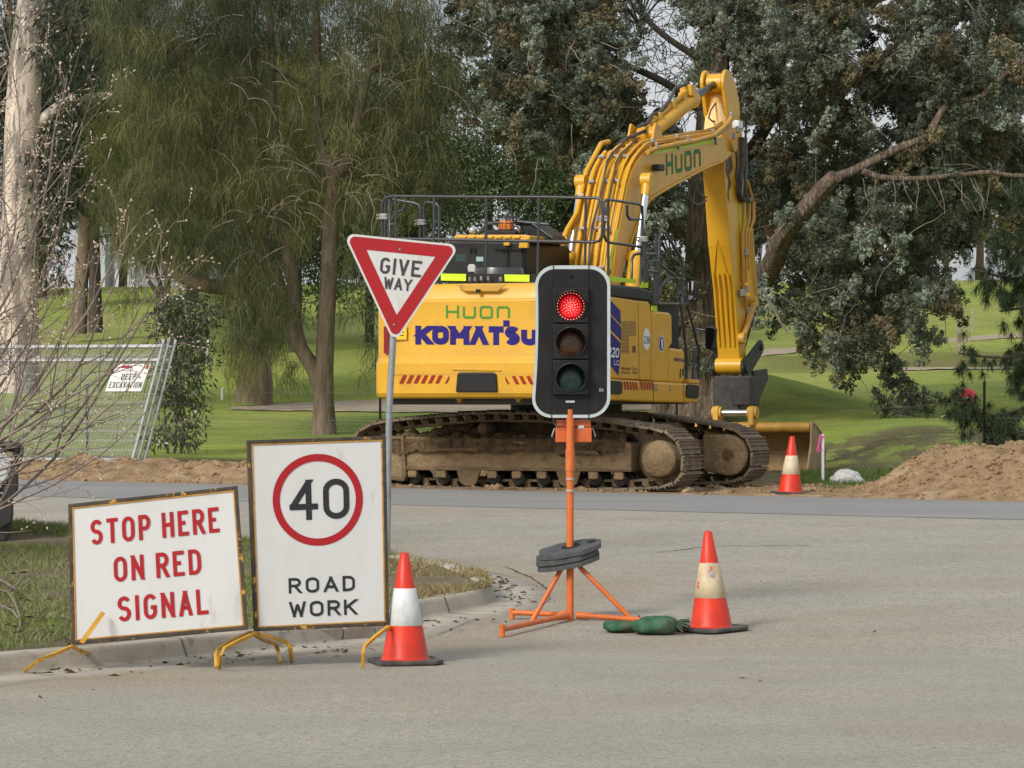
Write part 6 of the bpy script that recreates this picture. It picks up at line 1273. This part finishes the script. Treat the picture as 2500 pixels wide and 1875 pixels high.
# ---- eucalypt sapling by the fence
Y6 = 54; t6 = treeroot('eucalypt_sapling', 430, 1105, Y6, 'bushy young eucalypt with grey-green leaves beside the leaning fence panels', 'sapling')
mb = MB()
for pts in ([(425, 1115), (430, 1050), (432, 950), (430, 850), (435, 760), (440, 700)], [(440, 1115), (448, 1060), (440, 1000), (415, 900)], [(410, 1115), (405, 1060), (400, 980)], [(432, 900), (470, 820), (510, 760), (535, 740)], [(430, 850), (390, 780), (380, 740)]): limb(mb, pts, Y6, 9, 3, n=6)
mb.build('trunk', m_barkd, t6)
leafcloud(t6, [(450, 760, 75, 55), (420, 800, 60, 60), (500, 760, 40, 40, .6), (470, 830, 60, 50), (410, 900, 30, 80, .8), (450, 930, 55, 60), (430, 1010, 70, 60), (400, 1060, 60, 30, .6), (460, 1070, 45, 30, .5), (530, 755, 20, 15, .5), (470, 870, 55, 40)], 3600, (52.8, 55), .13, .016, ((.075, .09, .05), (.05, .065, .035), (.12, .12, .08)), droop=.75, clump=6, cr=.14)
# ---- far trunks on the golf course
for (pts, w0, w1, Y, lab, mat) in (([(192, 815), (198, 700), (205, 600), (208, 480), (212, 300), (215, 100), (216, -60)], 36, 26, 109, 'grey-brown tree trunk standing left of a darker trunk on the grass', m_barkc), ([(234, 812), (232, 700), (230, 600), (229, 480), (226, 300), (224, 100), (222, -60)], 30, 18, 109, 'dark slim tree trunk just right of a grey-brown one on the grass', m_barkd),
                                   ([(400, 735), (408, 700), (414, 640), (418, 590), (420, 500), (424, 380)], 16, 10, 104, 'dark upright stem of a multi-stemmed tree behind the sapling', m_barkd)):
    r_ = treeroot('tall_tree', pts[0][0], pts[0][1], Y, lab, 'tree', 'trees across the golf course'); mb = MB(); limb(mb, pts, Y, w0, w1, n=14, amp=.12, flare=.2)
    if pts[0][0] == 400:
        limb(mb, [(402, 735), (392, 700), (380, 655), (374, 620)], Y, 13, 8); limb(mb, [(396, 735), (380, 710), (366, 690), (356, 672)], Y, 13, 8); limb(mb, [(400, 760), (401, 735)], Y, 22, 18)
    mb.build('trunk', mat, r_); x0 = pts[-1][0]
    bl = [(x0 - 20, 120, 90, 130), (x0 + 20, 300, 70, 120), (x0, -40, 100, 80), (x0 - 60, 420, 60, 90, .5)] if pts[0][0] < 400 else [(380, 560, 60, 50), (420, 500, 70, 80), (440, 400, 90, 90)]
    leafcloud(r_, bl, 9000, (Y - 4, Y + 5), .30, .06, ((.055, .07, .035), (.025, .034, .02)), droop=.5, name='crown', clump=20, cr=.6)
# ---- belt of far trees
def fartree(px, base, top, wd, Y, lab, cols, n=7000, low=.35, trunk=(.09, .07, .05)):
    r_ = treeroot('background_tree', px, base, Y, lab, 'tree', 'trees at the far side of the golf course'); mb = MB(); limb(mb, [(px, base + 8), (px + 4, (base + top) / 2), (px, top + 20)], Y, wd * .10, wd * .04, n=8); mb.build('trunk', m_barkd if Y < 150 else m_barkc, r_)
    bl = [(px + random.gauss(0, wd * .22), top + (base - top) * (low * random.random() + .06), wd * random.uniform(.25, .42), (base - top) * random.uniform(.14, .24)) for k in range(9)]
    leafcloud(r_, bl, n, (Y - wd * Y / F * .35, Y + wd * Y / F * .35), (.0062 if Y < 120 else .009) * Y ** .7, (.0011 if Y < 120 else .002) * Y ** .7, cols, droop=.25, name='crown', clump=24, cr=.0045 * Y); return r_
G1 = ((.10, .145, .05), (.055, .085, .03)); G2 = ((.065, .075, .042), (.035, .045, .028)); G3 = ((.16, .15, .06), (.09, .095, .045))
random.seed(21)
for px, base, top, wd, Y, lab, cols, low in (
    (20, 720, -40, 420, 150, 'dark tree filling the gap left of the pale eucalypt', G2, .8), (100, 720, 60, 300, 135, 'dark tree mass behind the pale eucalypt trunk', G2, .6), (300, 700, 220, 220, 165, 'dark tree behind the pale house', G2, .45), (470, 720, 160, 330, 140, 'dense tree behind the arching she-oak limb', G1, .6), (720, 900, 100, 360, 100, 'dense green tree behind the forked she-oak', G2, .55), (1000, 930, 150, 340, 96, 'dark green tree behind the handrail left end', G1, .6),
    (1190, 900, 240, 300, 94, 'soft green tree behind the cab roof', G1, .85), (1380, 900, 300, 280, 98, 'green tree behind the boom foot', G1, .85), (1560, 880, 380, 230, 105, 'dark tree between boom and cypress trunk', G2, .8), (900, 900, 330, 260, 105, 'shaded tree behind the give way sign', G1, .5),
    (1830, 700, 420, 240, 170, 'distant tree right of the excavator arm', G2, .5), (2040, 692, 380, 260, 176, 'distant bushy tree under the cypress boughs', G2, .5), (2230, 690, 400, 220, 172, 'distant sunlit olive tree beyond the fairway', G3, .45), (2390, 690, 360, 230, 178, 'distant tall tree near the right edge with bare lower trunk', G2, .4), (2520, 690, 420, 200, 170, 'distant tree cut by the right edge', G3, .5), (2310, 690, 470, 120, 182, 'distant thin tree between two taller ones', G3, .5)):
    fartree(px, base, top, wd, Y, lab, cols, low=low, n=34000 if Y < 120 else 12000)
# ---- bare shrub with buds
Y7 = 28.0; rb = thing('bare_shrub', (-5.35, Y7, float(g(-5.35, Y7)) + .1), 'leafless budding shrub whose twigs fan in from the left edge', 'shrub')
tw1, tw2, bud = MB(), MB(), MB(); random.seed(12); nseg = [0]
def budat(p, d, s_):
    u = d.orthogonal().normalized() * s_ * .3; w_ = d.cross(u).normalized() * s_ * .3; m_ = p + d * s_ * .45
    bud.add([p, m_ + u, m_ + w_, m_ - u, m_ - w_, p + d * s_], [(0, 1, 2), (0, 2, 3), (0, 3, 4), (0, 4, 1), (5, 2, 1), (5, 3, 2), (5, 4, 3), (5, 1, 4)])
def grow(p, d, L_, r, lev):
    n = max(4, int(L_ / .10)); path = [p]; dirs = [d]
    for k in range(n):
        d = (d + Vector((random.gauss(0, .07), random.gauss(0, .07), random.gauss(0, .05) + (.045 if lev < 2 else .03)))).normalized(); path.append(path[-1] + d * L_ / n); dirs.append(d)
    rr = [r * (1 - .75 * k / n) for k in range(n + 1)]; (tw1 if lev < 2 else tw2).tube(path, rr, 5 if lev < 2 else 3); nseg[0] += n
    if lev == 3 or (lev == 2):
        for k in range(1, n + 1):
            if random.random() < .75: budat(path[k], (dirs[k] + Vector((random.gauss(0, .5), random.gauss(0, .5), .2))).normalized(), random.uniform(.018, .032))
        budat(path[-1], dirs[-1], .034)
    if lev < 3:
        step = (.30, .24, .16)[lev]; m = int(L_ / step); sgn = 1
        for k in range(m):
            f_ = (k + .7 + random.uniform(-.3, .3)) / m
            if f_ < .18 and lev == 0: continue
            i = min(int(f_ * n), n - 1); sgn = -sgn; ax = Vector((dirs[i].z * -sgn, random.gauss(0, .7), dirs[i].x * sgn)).normalized()
            nd = (dirs[i] + ax * random.uniform(.5, .95)).normalized()
            grow(path[i], nd, L_ * (1 - f_ * .55) * random.uniform(.22, .48) if lev < 2 else random.uniform(.05, .22), max(rr[i] * .55, .0028), lev + 1)
for k in range(26):
    a = math.radians(1 + 84 * (k / 25)); st = Vector((-5.42 + .3 * random.random() + .010 * k, Y7 + random.gauss(0, .45), .75 + .55 * random.random() - .011 * k)); grow(st, Vector((math.sin(a), random.gauss(0, .12), math.cos(a))), random.uniform(2.5, 3.4) * (1.35 if k < 11 else 1), random.uniform(.014, .022), 0)
    tw1.tube([(-5.35, Y7, float(g(-5.35, Y7)) + .05), (-5.36, Y7, .6), tuple(st)], [.035, .03, .02], 6)
tw1.build('branches', M('shrub_bark', (.27, .215, .18), (.19, .145, .12), rough=.7, scale=8), rb); tw2o = tw2.build('twigs', M('red_twig', (.27, .13, .09), (.30, .22, .18), rough=.6, scale=3), rb); tw2o['kind'] = 'stuff'; budo = bud.build('buds', M('pale_bud', (.62, .53, .43), (.45, .36, .26), rough=.6, scale=20), rb)
budo['kind'] = 'stuff'
# ---- stump, stakes, markers, far house and other small things
st_ = hit(1612, 1018); r_ = thing('tree_stump', st_, 'sawn grey tree stump on the grass left of the cypress trunk', 'stump'); mb = MB(); k = st_.y / F
barktube(mb, [st_ + Vector((0, 0, -.1)), st_ + Vector((0, 0, .12)), st_ + Vector((0, 0, 33 * k))], [25 * k, 22 * k, 20.5 * k], 24, .08, 8); mb.build('stump_wood', m_barky, r_)
m_wpost = M('white_post', (.68, .66, .58), (.55, .52, .44), rough=.6, scale=8)
for name, a, b, wpx, lab in (('marker_post', (506, 890), (510, 832), 8, 'tall bent white post on the shaded grass right of the sapling'), ('marker_post', (543, 974), (545, 950), 8, 'short white peg on the grass near the arching she-oak')):
    p = hit(*a); kk = p.y / F; h_ = (a[1] - b[1]) * kk; r_ = thing(name, p, lab, 'marker', 'white markers on the golf course'); mb = MB(); mb.tube([p + Vector((0, 0, -.05)), p + Vector((.0, 0, h_ * .7)), p + Vector(((b[0] - a[0]) * kk, 0, h_))], wpx / 2 * kk, 8); mb.build('peg', m_wpost, r_)
    mb = MB(); mb.tube([p + Vector(((b[0] - a[0]) * kk, 0, h_)), p + Vector(((b[0] - a[0]) * kk - .04, 0, h_ + .02))], [wpx / 2 * kk * 1.2, wpx / 2 * kk * .7], 8); mb.build('peg_cap', m_wpost, r_)
for (bx_, by_), ty_, lab in (((2340, 862), 752, 'weathered timber tree stake, left of a close pair'), ((2352, 862), 756, 'weathered timber tree stake, right of a close pair'), ((2372, 815), 750, 'weathered timber stake standing apart to the right of the pair')):
    p = hit(bx_, by_); kk = p.y / F; tag(MB().prism([(p.x - .04, p.y - .03, p.z - .05), (p.x + .04, p.y - .03, p.z - .05), (p.x + .04, p.y + .03, p.z - .05), (p.x - .04, p.y + .03, p.z - .05)], (random.gauss(0, .02), 0, (by_ - ty_) * kk)).build('tree_stake', M('grey_timber', (.36, .33, .26), (.26, .23, .17), rough=.9, scale=6)), lab, 'stake', 'timber tree stakes')
p = hit(2009, 1176); kk = p.y / F; r_ = thing('survey_stake', p, 'white survey stake with a pink ribbon right of the excavator bucket', 'stake'); mb = MB(); mb.box((p.x - .018, p.y - .012, p.z - .05), (p.x + .018, p.y + .012, p.z + 116 * kk)); mb.build('stake_post', M('stake_white', (.74, .74, .74), rough=.6), r_, bevel=.002)
m_pink = M('pink_ribbon', (.72, .10, .32), rough=.6); mb = MB(); zt = p.z + 112 * kk
for k in range(2): mb.grid([[(p.x - .02 - .05 * t - .012 * k + w_ * .01, p.y - .02 - w_ * .012, zt - .02 - .19 * t ** 1.1 + .02 * math.sin(5 * t + k) + k * .02) for w_ in (-1, 0, 1)] for t in np.linspace(0, 1, 9)])
mb.box((p.x - .021, p.y - .015, zt - .03), (p.x + .021, p.y + .015, zt)); mb.grid([[(p.x - .06 + .05 * t, p.y - .025, zt - .19 + w_ * .012 - .01 * math.sin(4 * t)) for w_ in (-1, 1)] for t in np.linspace(0, 1, 6)]); mb.build('ribbon', m_pink, r_)
p = hit(2068, 1178); rows = []
for i in range(15):
    row = []
    for j in range(25):
        th, ph = i / 14 * 1.57, j / 24 * 6.28319; nz = .72 + .5 * float(fbm(np.array(3 + 1.8 * math.cos(ph) * math.cos(th)), np.array(4 + 1.8 * math.sin(ph) + 2 * th), 4)); row.append((p.x + .24 * math.cos(ph) * math.cos(th) * nz, p.y + .16 * math.sin(ph) * math.cos(th) * nz, p.z - .02 + .19 * math.sin(th) ** .8 * nz))
    rows.append(row)
mb = MB(); mb.grid(rows, False); tag(mb.build('plastic_bag', M('bag_white', (.60, .58, .56), (.45, .43, .42), rough=.5, scale=14, bump=.6, bscale=16)), 'crumpled white bag lying on the grass beside the soil heap', 'bag')
Yd = 56; c = P(2362, 970, Yd); r_ = thing('red_disc_marker', (c.x, Yd, float(g(c.x, Yd))), 'red disc on a short grey stand behind the wire fence at right', 'marker'); kk = Yd / F
mb = MB(); mb.lathe((c.x, Yd, c.z), [(0, .03), (20.5 * kk, .03), (21 * kk, .02), (21 * kk, -.02), (20 * kk, -.03), (17 * kk, -.02), (0, -.02)], 32, ax=1); mb.build('disc', M('disc_red', (.52, .03, .07), (.42, .03, .06), rough=.4, scale=6), r_)
mb = MB(); a = P(2362, 984, Yd); mb.box((a.x - 3 * kk, Yd - .06, float(g(c.x, Yd))), (a.x + 3 * kk, Yd - .03, a.z)); mb.box((a.x - 8 * kk, Yd - .065, a.z + 6 * kk), (a.x + 6 * kk, Yd - .03, a.z + 14 * kk)); mb.build('stand', M('stand_grey', (.3, .29, .27), rough=.6), r_)
mb = MB(); mb.tube([P(2297, 1018, Yd), P(2315, 1011, Yd), P(2333, 1008, Yd)], .012, 5); mb.build('white_pipe', m_wpost, r_)
# grass and weeds by the stake
n = 7000; gx = 3.9 + 2.3 * rng.random(n); gt = 43.4 + 5.2 * rng.random(n); gy = gt - .4 * gx; kp = rng.random(n) < sst(.3, .5, fbm(gx * 2, gy * 2)) + .25; gx, gy = gx[kp], gy[kp]; n = len(gx)
V, Fq, c = blades(np.stack([gx, gy, g(gx, gy) - .01], -1), (.04 + .13 * rng.random(n) * fbm(gx * 3, gy * 3)), .005, np.array([[.085, .15, .03]]) * (.6 + .8 * rng.random((n, 1))), .35); tag(npmesh('verge_grass', V, Fq, m_grass, None, c), 'tall bright grass around the survey stake', 'grass', kind='stuff')
# far house
Yh = 163; hb = P(440, 694, Yh); r_ = thing('house', (hb.x, Yh, float(g(hb.x, Yh))), 'pale grey house glimpsed between trunks beyond the fairway', 'house'); kk = Yh / F
mb = MB(); a, b = P(330, 700, Yh), P(600, 612, Yh); mb.box((a.x, Yh, a.z - .4), (b.x, Yh + 5, b.z)); mb.build('wall', M('house_wall', (.34, .36, .38), (.30, .32, .34), rough=.8), r_)
mb = MB(); mb.prism([(a.x - .5, Yh - .5, b.z), (b.x + .5, Yh - .5, b.z), (b.x - 1.5, Yh + 2.5, b.z + 1.2), (a.x + 1.5, Yh + 2.5, b.z + 1.2)], (0, 0, .12)); mb.build('roof', M('roof_grey', (.11, .11, .12), rough=.7), r_)
for x0, x1, y0, y1 in ((246, 254, 0, 0), (356, 372, 640, 672), (395, 440, 640, 680), (480, 510, 636, 680), (540, 570, 640, 672)):
    if y1: mb = MB(); q0, q1 = P(x0, y1, Yh), P(x1, y0, Yh); mb.box((q0.x, Yh - .06, q0.z), (q1.x, Yh + .05, q1.z)); w_ = mb.build('window', M('window_dark', (.04, .045, .05), rough=.15), r_); mb = MB(); mb.box((q0.x - .06, Yh - .09, q0.z - .08), (q1.x + .06, Yh - .061, q0.z - .01)); mb.build('window_sill', m_wpost, w_)
mb = MB(); a, b = P(237, 690, Yh), P(262, 600, Yh); mb.box((a.x, Yh - 1, a.z - .4), (b.x, Yh + 3, b.z)); mb.build('porch_wall', M('house_white', (.52, .55, .57), rough=.8), r_)
# ================================================ FENCES
fr_ = thing('wire_fence', (0, 49.4, float(g(0, 49.4))), 'low wire and netting fence with dark steel posts along the golf course edge', 'fence')
fl = lambda x: 49.4 - .4 * x
for px_ in (213, 928, 1652, 2403):
    x = (px_ - CX) / F * 49.4 / (1 + .4 * (px_ - CX) / F); y = fl(x); z = float(g(x, y)); mb = MB(); mb.prism([(x - .02, y, z - .1), (x, y - .02, z - .1), (x + .02, y, z - .1), (x, y + .02, z - .1)], (0, 0, 1.25)); mb.build('fence_post', m_blk, fr_)
mb = MB(); xs2 = np.linspace(-9, 9.5, 60)
for h_ in (.62, .85, 1.05): mb.tube([(x, fl(x), float(g(x, fl(x))) + h_ + .01 * math.sin(x * 2)) for x in xs2], .002, 4)
mb.build('fence_wires', MATS.get('netting_wire') or M('netting_wire', (.13, .15, .13), rough=.5, metal=.3), fr_)
cw_, chh = .065, .056; ix_, iz_ = np.meshgrid(np.arange(int(18.5 / cw_)), np.arange(12)); x0 = -9 + (ix_ + .5 * (iz_ % 2)) * cw_; z0 = iz_ * chh
segs = [((0, 0), (cw_ / 2, chh * .4)), ((0, 0), (-cw_ / 2, chh * .4)), ((cw_ / 2, chh * .4), (cw_ / 2, chh))]; Vs, Fs, o_ = [], [], 0
for (ax_, az_), (bx_, bz_) in segs:
    xa, za, xb, zb = (x0 + ax_).ravel(), (z0 + az_).ravel(), (x0 + bx_).ravel(), (z0 + bz_).ravel(); ya, yb_ = fl(xa), fl(xb); za = za + g(xa, ya); zb = zb + g(xb, yb_); d_ = np.stack([xb - xa, zb - za], -1); d_ /= np.linalg.norm(d_, axis=1)[:, None]; w_ = .0012; n_ = len(xa)
    V = np.stack([np.stack([xa - d_[:, 1] * w_, ya, za + d_[:, 0] * w_], -1), np.stack([xa + d_[:, 1] * w_, ya, za - d_[:, 0] * w_], -1), np.stack([xb + d_[:, 1] * w_, yb_, zb - d_[:, 0] * w_], -1), np.stack([xb - d_[:, 1] * w_, yb_, zb + d_[:, 0] * w_], -1)], 1).reshape(-1, 3); Vs.append(V); Fs.append(np.arange(n_ * 4).reshape(n_, 4) + o_); o_ += n_ * 4
npmesh('netting', np.concatenate(Vs), np.concatenate(Fs), M('netting_wire', (.13, .15, .13), rough=.5, metal=.3), fr_)
# leaning temporary fence panels
def panel(off, label, sign=False, ins=0):
    br_ = P(318 - ins, 1143, 48.4) + Vector(off); a = math.radians(-20); d = Vector((math.cos(a), math.sin(a), 0)); nb = Vector((-d.y, d.x, 0)); up = (Vector((0, 0, 1.83)) + nb * 1.08).normalized(); nf = d.cross(up)
    if nf.y > 0: nf = -nf
    W_, H_ = 3.4, 2.12; pt = lambda u, v, e=0: br_ - d * (W_ - u) + up * v + nf * e
    r_ = thing('temporary_fence_panel', br_ - d * W_ / 2, label, 'fence panel', 'temporary fence panels stacked against the fence')
    for nm, A_, B_, rr in (('post', (0, -.05), (0, H_ + .05), .024), ('post', (W_, -.05), (W_, H_ + .1), .024), ('rail', (0, .12), (W_, .12), .021), ('rail', (0, H_ - .02), (W_, H_ - .02), .021), ('rail', (0, H_ - .26), (W_, H_ - .26), .021)):
        mb = MB(); mb.tube([pt(*A_), pt(*B_)], rr, 10); mb.build('frame_' + nm, m_galvb, r_)
    mb = MB()
    for k in range(1, 58): u = W_ * k / 58; mb.tube([pt(u, .12, .012), pt(u, H_ - .02, .012)], .0034, 4, cap=False)
    for k in range(1, 12): v = .12 + (H_ - .14) * k / 12; mb.tube([pt(0, v, .017), pt(W_, v, .017)], .0034, 4, cap=False)
    mb.build('wire_mesh', m_galvb, r_)
    if sign:
        q = LQ(pt(W_ - .74, 1.30, .03), pt(W_ - .14, 1.30, .03), pt(W_ - .10, 1.78, .03), pt(W_ - .70, 1.78, .03), nf); sr = thing('warning_sign', q.c[0], 'white DEEP EXCAVATION sign with a red heading wired to the leaning fence panel', 'sign')
        mb = MB(); q.bar(mb, 0, 0, q.w, q.h, -.004, .002); mb.build('sign_panel', m_white, sr); mb = MB(); q.bar(mb, q.w * .22, q.h * .84, q.w * .5, q.h * .93, .003, .004); q.bar(mb, q.w * .9, q.h * .82, q.w * .98, q.h * .95, .003, .004); q.bar(mb, q.w * .1, q.h * .74, q.w * .55, q.h * .755, .003, .004); mb.split('red_heading', m_red, sr); mb = MB(); ftext(mb, q, 'DEEP', q.w * .32, q.w * .72, q.h * .42, q.h * .22, .017, .3, d0=.004); ftext(mb, q, 'EXCAVATION', q.w * .06, q.w * .96, q.h * .12, q.h * .22, .014, .3, d0=.004); mb.build('lettering', m_let, sr)
m_galvb = M('galvanised_bright', (.42, .43, .43), (.33, .34, .34), rough=.45, metal=.3, scale=9)
panel((0, 0, 0), 'front leaning galvanised mesh fence panel carrying a white warning sign', True)
panel((.05, .09, .02), 'second leaning galvanised fence panel, close behind the front one', ins=-4)
panel((.11, .19, .0), 'rearmost leaning galvanised fence panel, tops of its posts sticking out', ins=-8)
# ================================================ VEHICLE NOSE AT THE LEFT EDGE
Yv = 30.0; vp = lambda x, y, d=0: P(x, y, Yv) + Vector((0, d, 0)); r_ = thing('utility_vehicle', (vp(-420, 0).x, Yv + .9, float(g(-6.2, Yv))), 'front of a white utility vehicle with black bumper at the left edge', 'vehicle')
m_vw = M('car_white', (.62, .66, .68), rough=.2, coat=.8); mb = MB(); mb.prism([vp(*p) for p in ((8, 1094), (22, 1122), (27, 1142), (18, 1182), (-4, 1180), (-40, 1172), (-90, 1172), (-130, 1200), (-142, 1262), (-800, 1262), (-800, 1090), (-330, 1078), (-60, 1082))], (0, 1.85, 0)); mb.build('body', m_vw, r_, bevel=.03)
mb = MB(); mb.prism([vp(*p) for p in ((-800, 1090), (-330, 1080), (-410, 1000), (-470, 930), (-800, 925))], (0, 1.7, 0)); mb.build('cabin', m_vw, r_, bevel=.03); mb = MB(); mb.prism([vp(*p, -.004) for p in ((-480, 1070), (-350, 1076), (-420, 1005), (-475, 945), (-480, 945))], (0, .01, 0)); mb.build('side_window', m_glass, r_)
mb = MB(); mb.prism([vp(*p, -.03) for p in ((24, 1150), (45, 1153), (45, 1190), (42, 1208), (33, 1219), (33, 1258), (27, 1278), (0, 1292), (-30, 1296), (-20, 1250), (0, 1220), (10, 1190), (19, 1180))], (0, 1.9, 0)); mb.build('bumper', M('bumper_black', (.035, .034, .032), rough=.55), r_, bevel=.02)
mb = MB(); mb.tube([vp(36, 1145, .1), vp(44, 1112, .1), vp(46, 1095, .1)], [.045, .05, .055], 12); mb.tube([vp(46, 1096, .1), vp(30, 1090, .1), vp(-10, 1095, .12)], .05, 10); mb.tube([vp(46, 1096, .1), vp(46, 1096, 1.75)], .05, 10); mb.build('bull_bar', m_blk, r_)
for yy in (.02, 1.6):
    c = vp(-68, 1272, yy); mb = MB(); mb.lathe((c.x, c.y, c.z), [(.2, 0), (.34, 0), (.37, .03), (.37, .2), (.34, .23), (.2, .23)], 32, ax=1); w_ = mb.build('wheel', m_rub, r_); mb = MB(); mb.lathe((c.x, c.y + .02, c.z), [(0, .02), (.08, 0), (.2, .02), (.21, .2)], 24, ax=1); mb.build('rim', m_galv, w_)
mb = MB(); mb.prism([vp(*p, .02) for p in ((-10, 1180), (18, 1184), (9, 1200), (-4, 1225), (-26, 1280), (-110, 1280), (-110, 1180))], (0, .5, 0)); mb.build('wheel_arch', m_blk, r_)
mb = MB(); mb.prism([vp(*p, -.006) for p in ((2, 1100), (17, 1112), (24, 1128), (12, 1130), (0, 1118))], (0, .02, 0)); mb.build('headlight', M('headlight_clear', (.5, .52, .53), rough=.1, coat=1), r_)
ca_ = math.radians(9.5); pv = vp(45, 1200); o_ = r_.location - pv; r_.location = pv + Vector((o_.x * math.cos(ca_) - o_.y * math.sin(ca_), o_.x * math.sin(ca_) + o_.y * math.cos(ca_), o_.z)); r_.rotation_euler.z = ca_   # angled into the side road
# ================================================ LITTER ON THE GROUND
def litter_(spots, n, name, lab, cols, sz):
    Vs = []; Cs = []
    for k in range(n):
        s_ = random.choice(spots); p = hit(random.gauss(s_[0], s_[2]), random.gauss(s_[1], s_[3]), s_[4] if len(s_) > 4 else 0); a = random.random() * 6.28; L_ = random.uniform(*sz); w_ = L_ * random.uniform(.2, .5); ca, sa = math.cos(a), math.sin(a); z = random.uniform(.003, .012)
        for u, v, h_ in ((-L_, 0, z), (0, w_, z + random.uniform(0, .02)), (L_, 0, z + random.uniform(0, .015)), (0, -w_, z)): Vs.append((p.x + u * ca - v * sa, p.y + u * sa + v * ca, p.z + h_))
        Cs.append(np.array(random.choice(cols)) * random.uniform(.6, 1.3))
    tag(npmesh(name, Vs, np.arange(n * 4).reshape(n, 4), m_grass, None, np.array(Cs)), lab, 'leaf litter', kind='stuff')
litter_([(90, 1640, 120, 6), (300, 1622, 120, 5), (430, 1605, 50, 4), (560, 1600, 60, 8), (760, 1590, 90, 8), (1050, 1520, 90, 8), (1245, 1452, 22, 14), (1235, 1420, 22, 10), (1270, 1465, 30, 12)], 300, 'gutter_litter', 'dry brown leaves and twigs along the kerb', [(.09, .055, .035), (.14, .09, .05), (.05, .035, .025)], (.012, .045))
litter_([(600, 1690, 600, 60), (1500, 1620, 600, 60), (1400, 1480, 300, 40)], 24, 'scattered_leaves', 'few dry leaves scattered over the side road', [(.07, .045, .03), (.12, .08, .05)], (.008, .03))
litter_([(60, 1490, 60, 30, .16), (130, 1540, 60, 18, .16), (90, 1430, 80, 40, .16)], 70, 'island_litter', 'dark dry leaves on the island grass', [(.09, .06, .045), (.13, .10, .08), (.05, .035, .03)], (.015, .05))
b0 = hit(-30, 1560, .14); r_ = thing('fallen_branch', b0, 'grey fallen branch curled on the island grass at the left edge', 'branch'); mb = MB()
for pts in ([(-60, 1440), (-10, 1438), (20, 1446), (36, 1470), (47, 1500), (50, 1525), (42, 1545)], [(-60, 1460), (0, 1478), (30, 1490), (45, 1510)], [(-40, 1400), (10, 1420), (40, 1440)], [(20, 1446), (45, 1425), (55, 1410)]):
    q = [hit(x, y + 70 - (i % 2) * 4, .0) for i, (x, y) in enumerate(pts)]; q = [Vector(((x - CX) / F * v.y, v.y, H - (y - CY) / F * v.y)) for (x, y), v in zip(pts, q)]; mb.tube(q, [.011 - .001 * i for i in range(len(q))], 5)
mb.build('dead_wood', m_twig, r_)
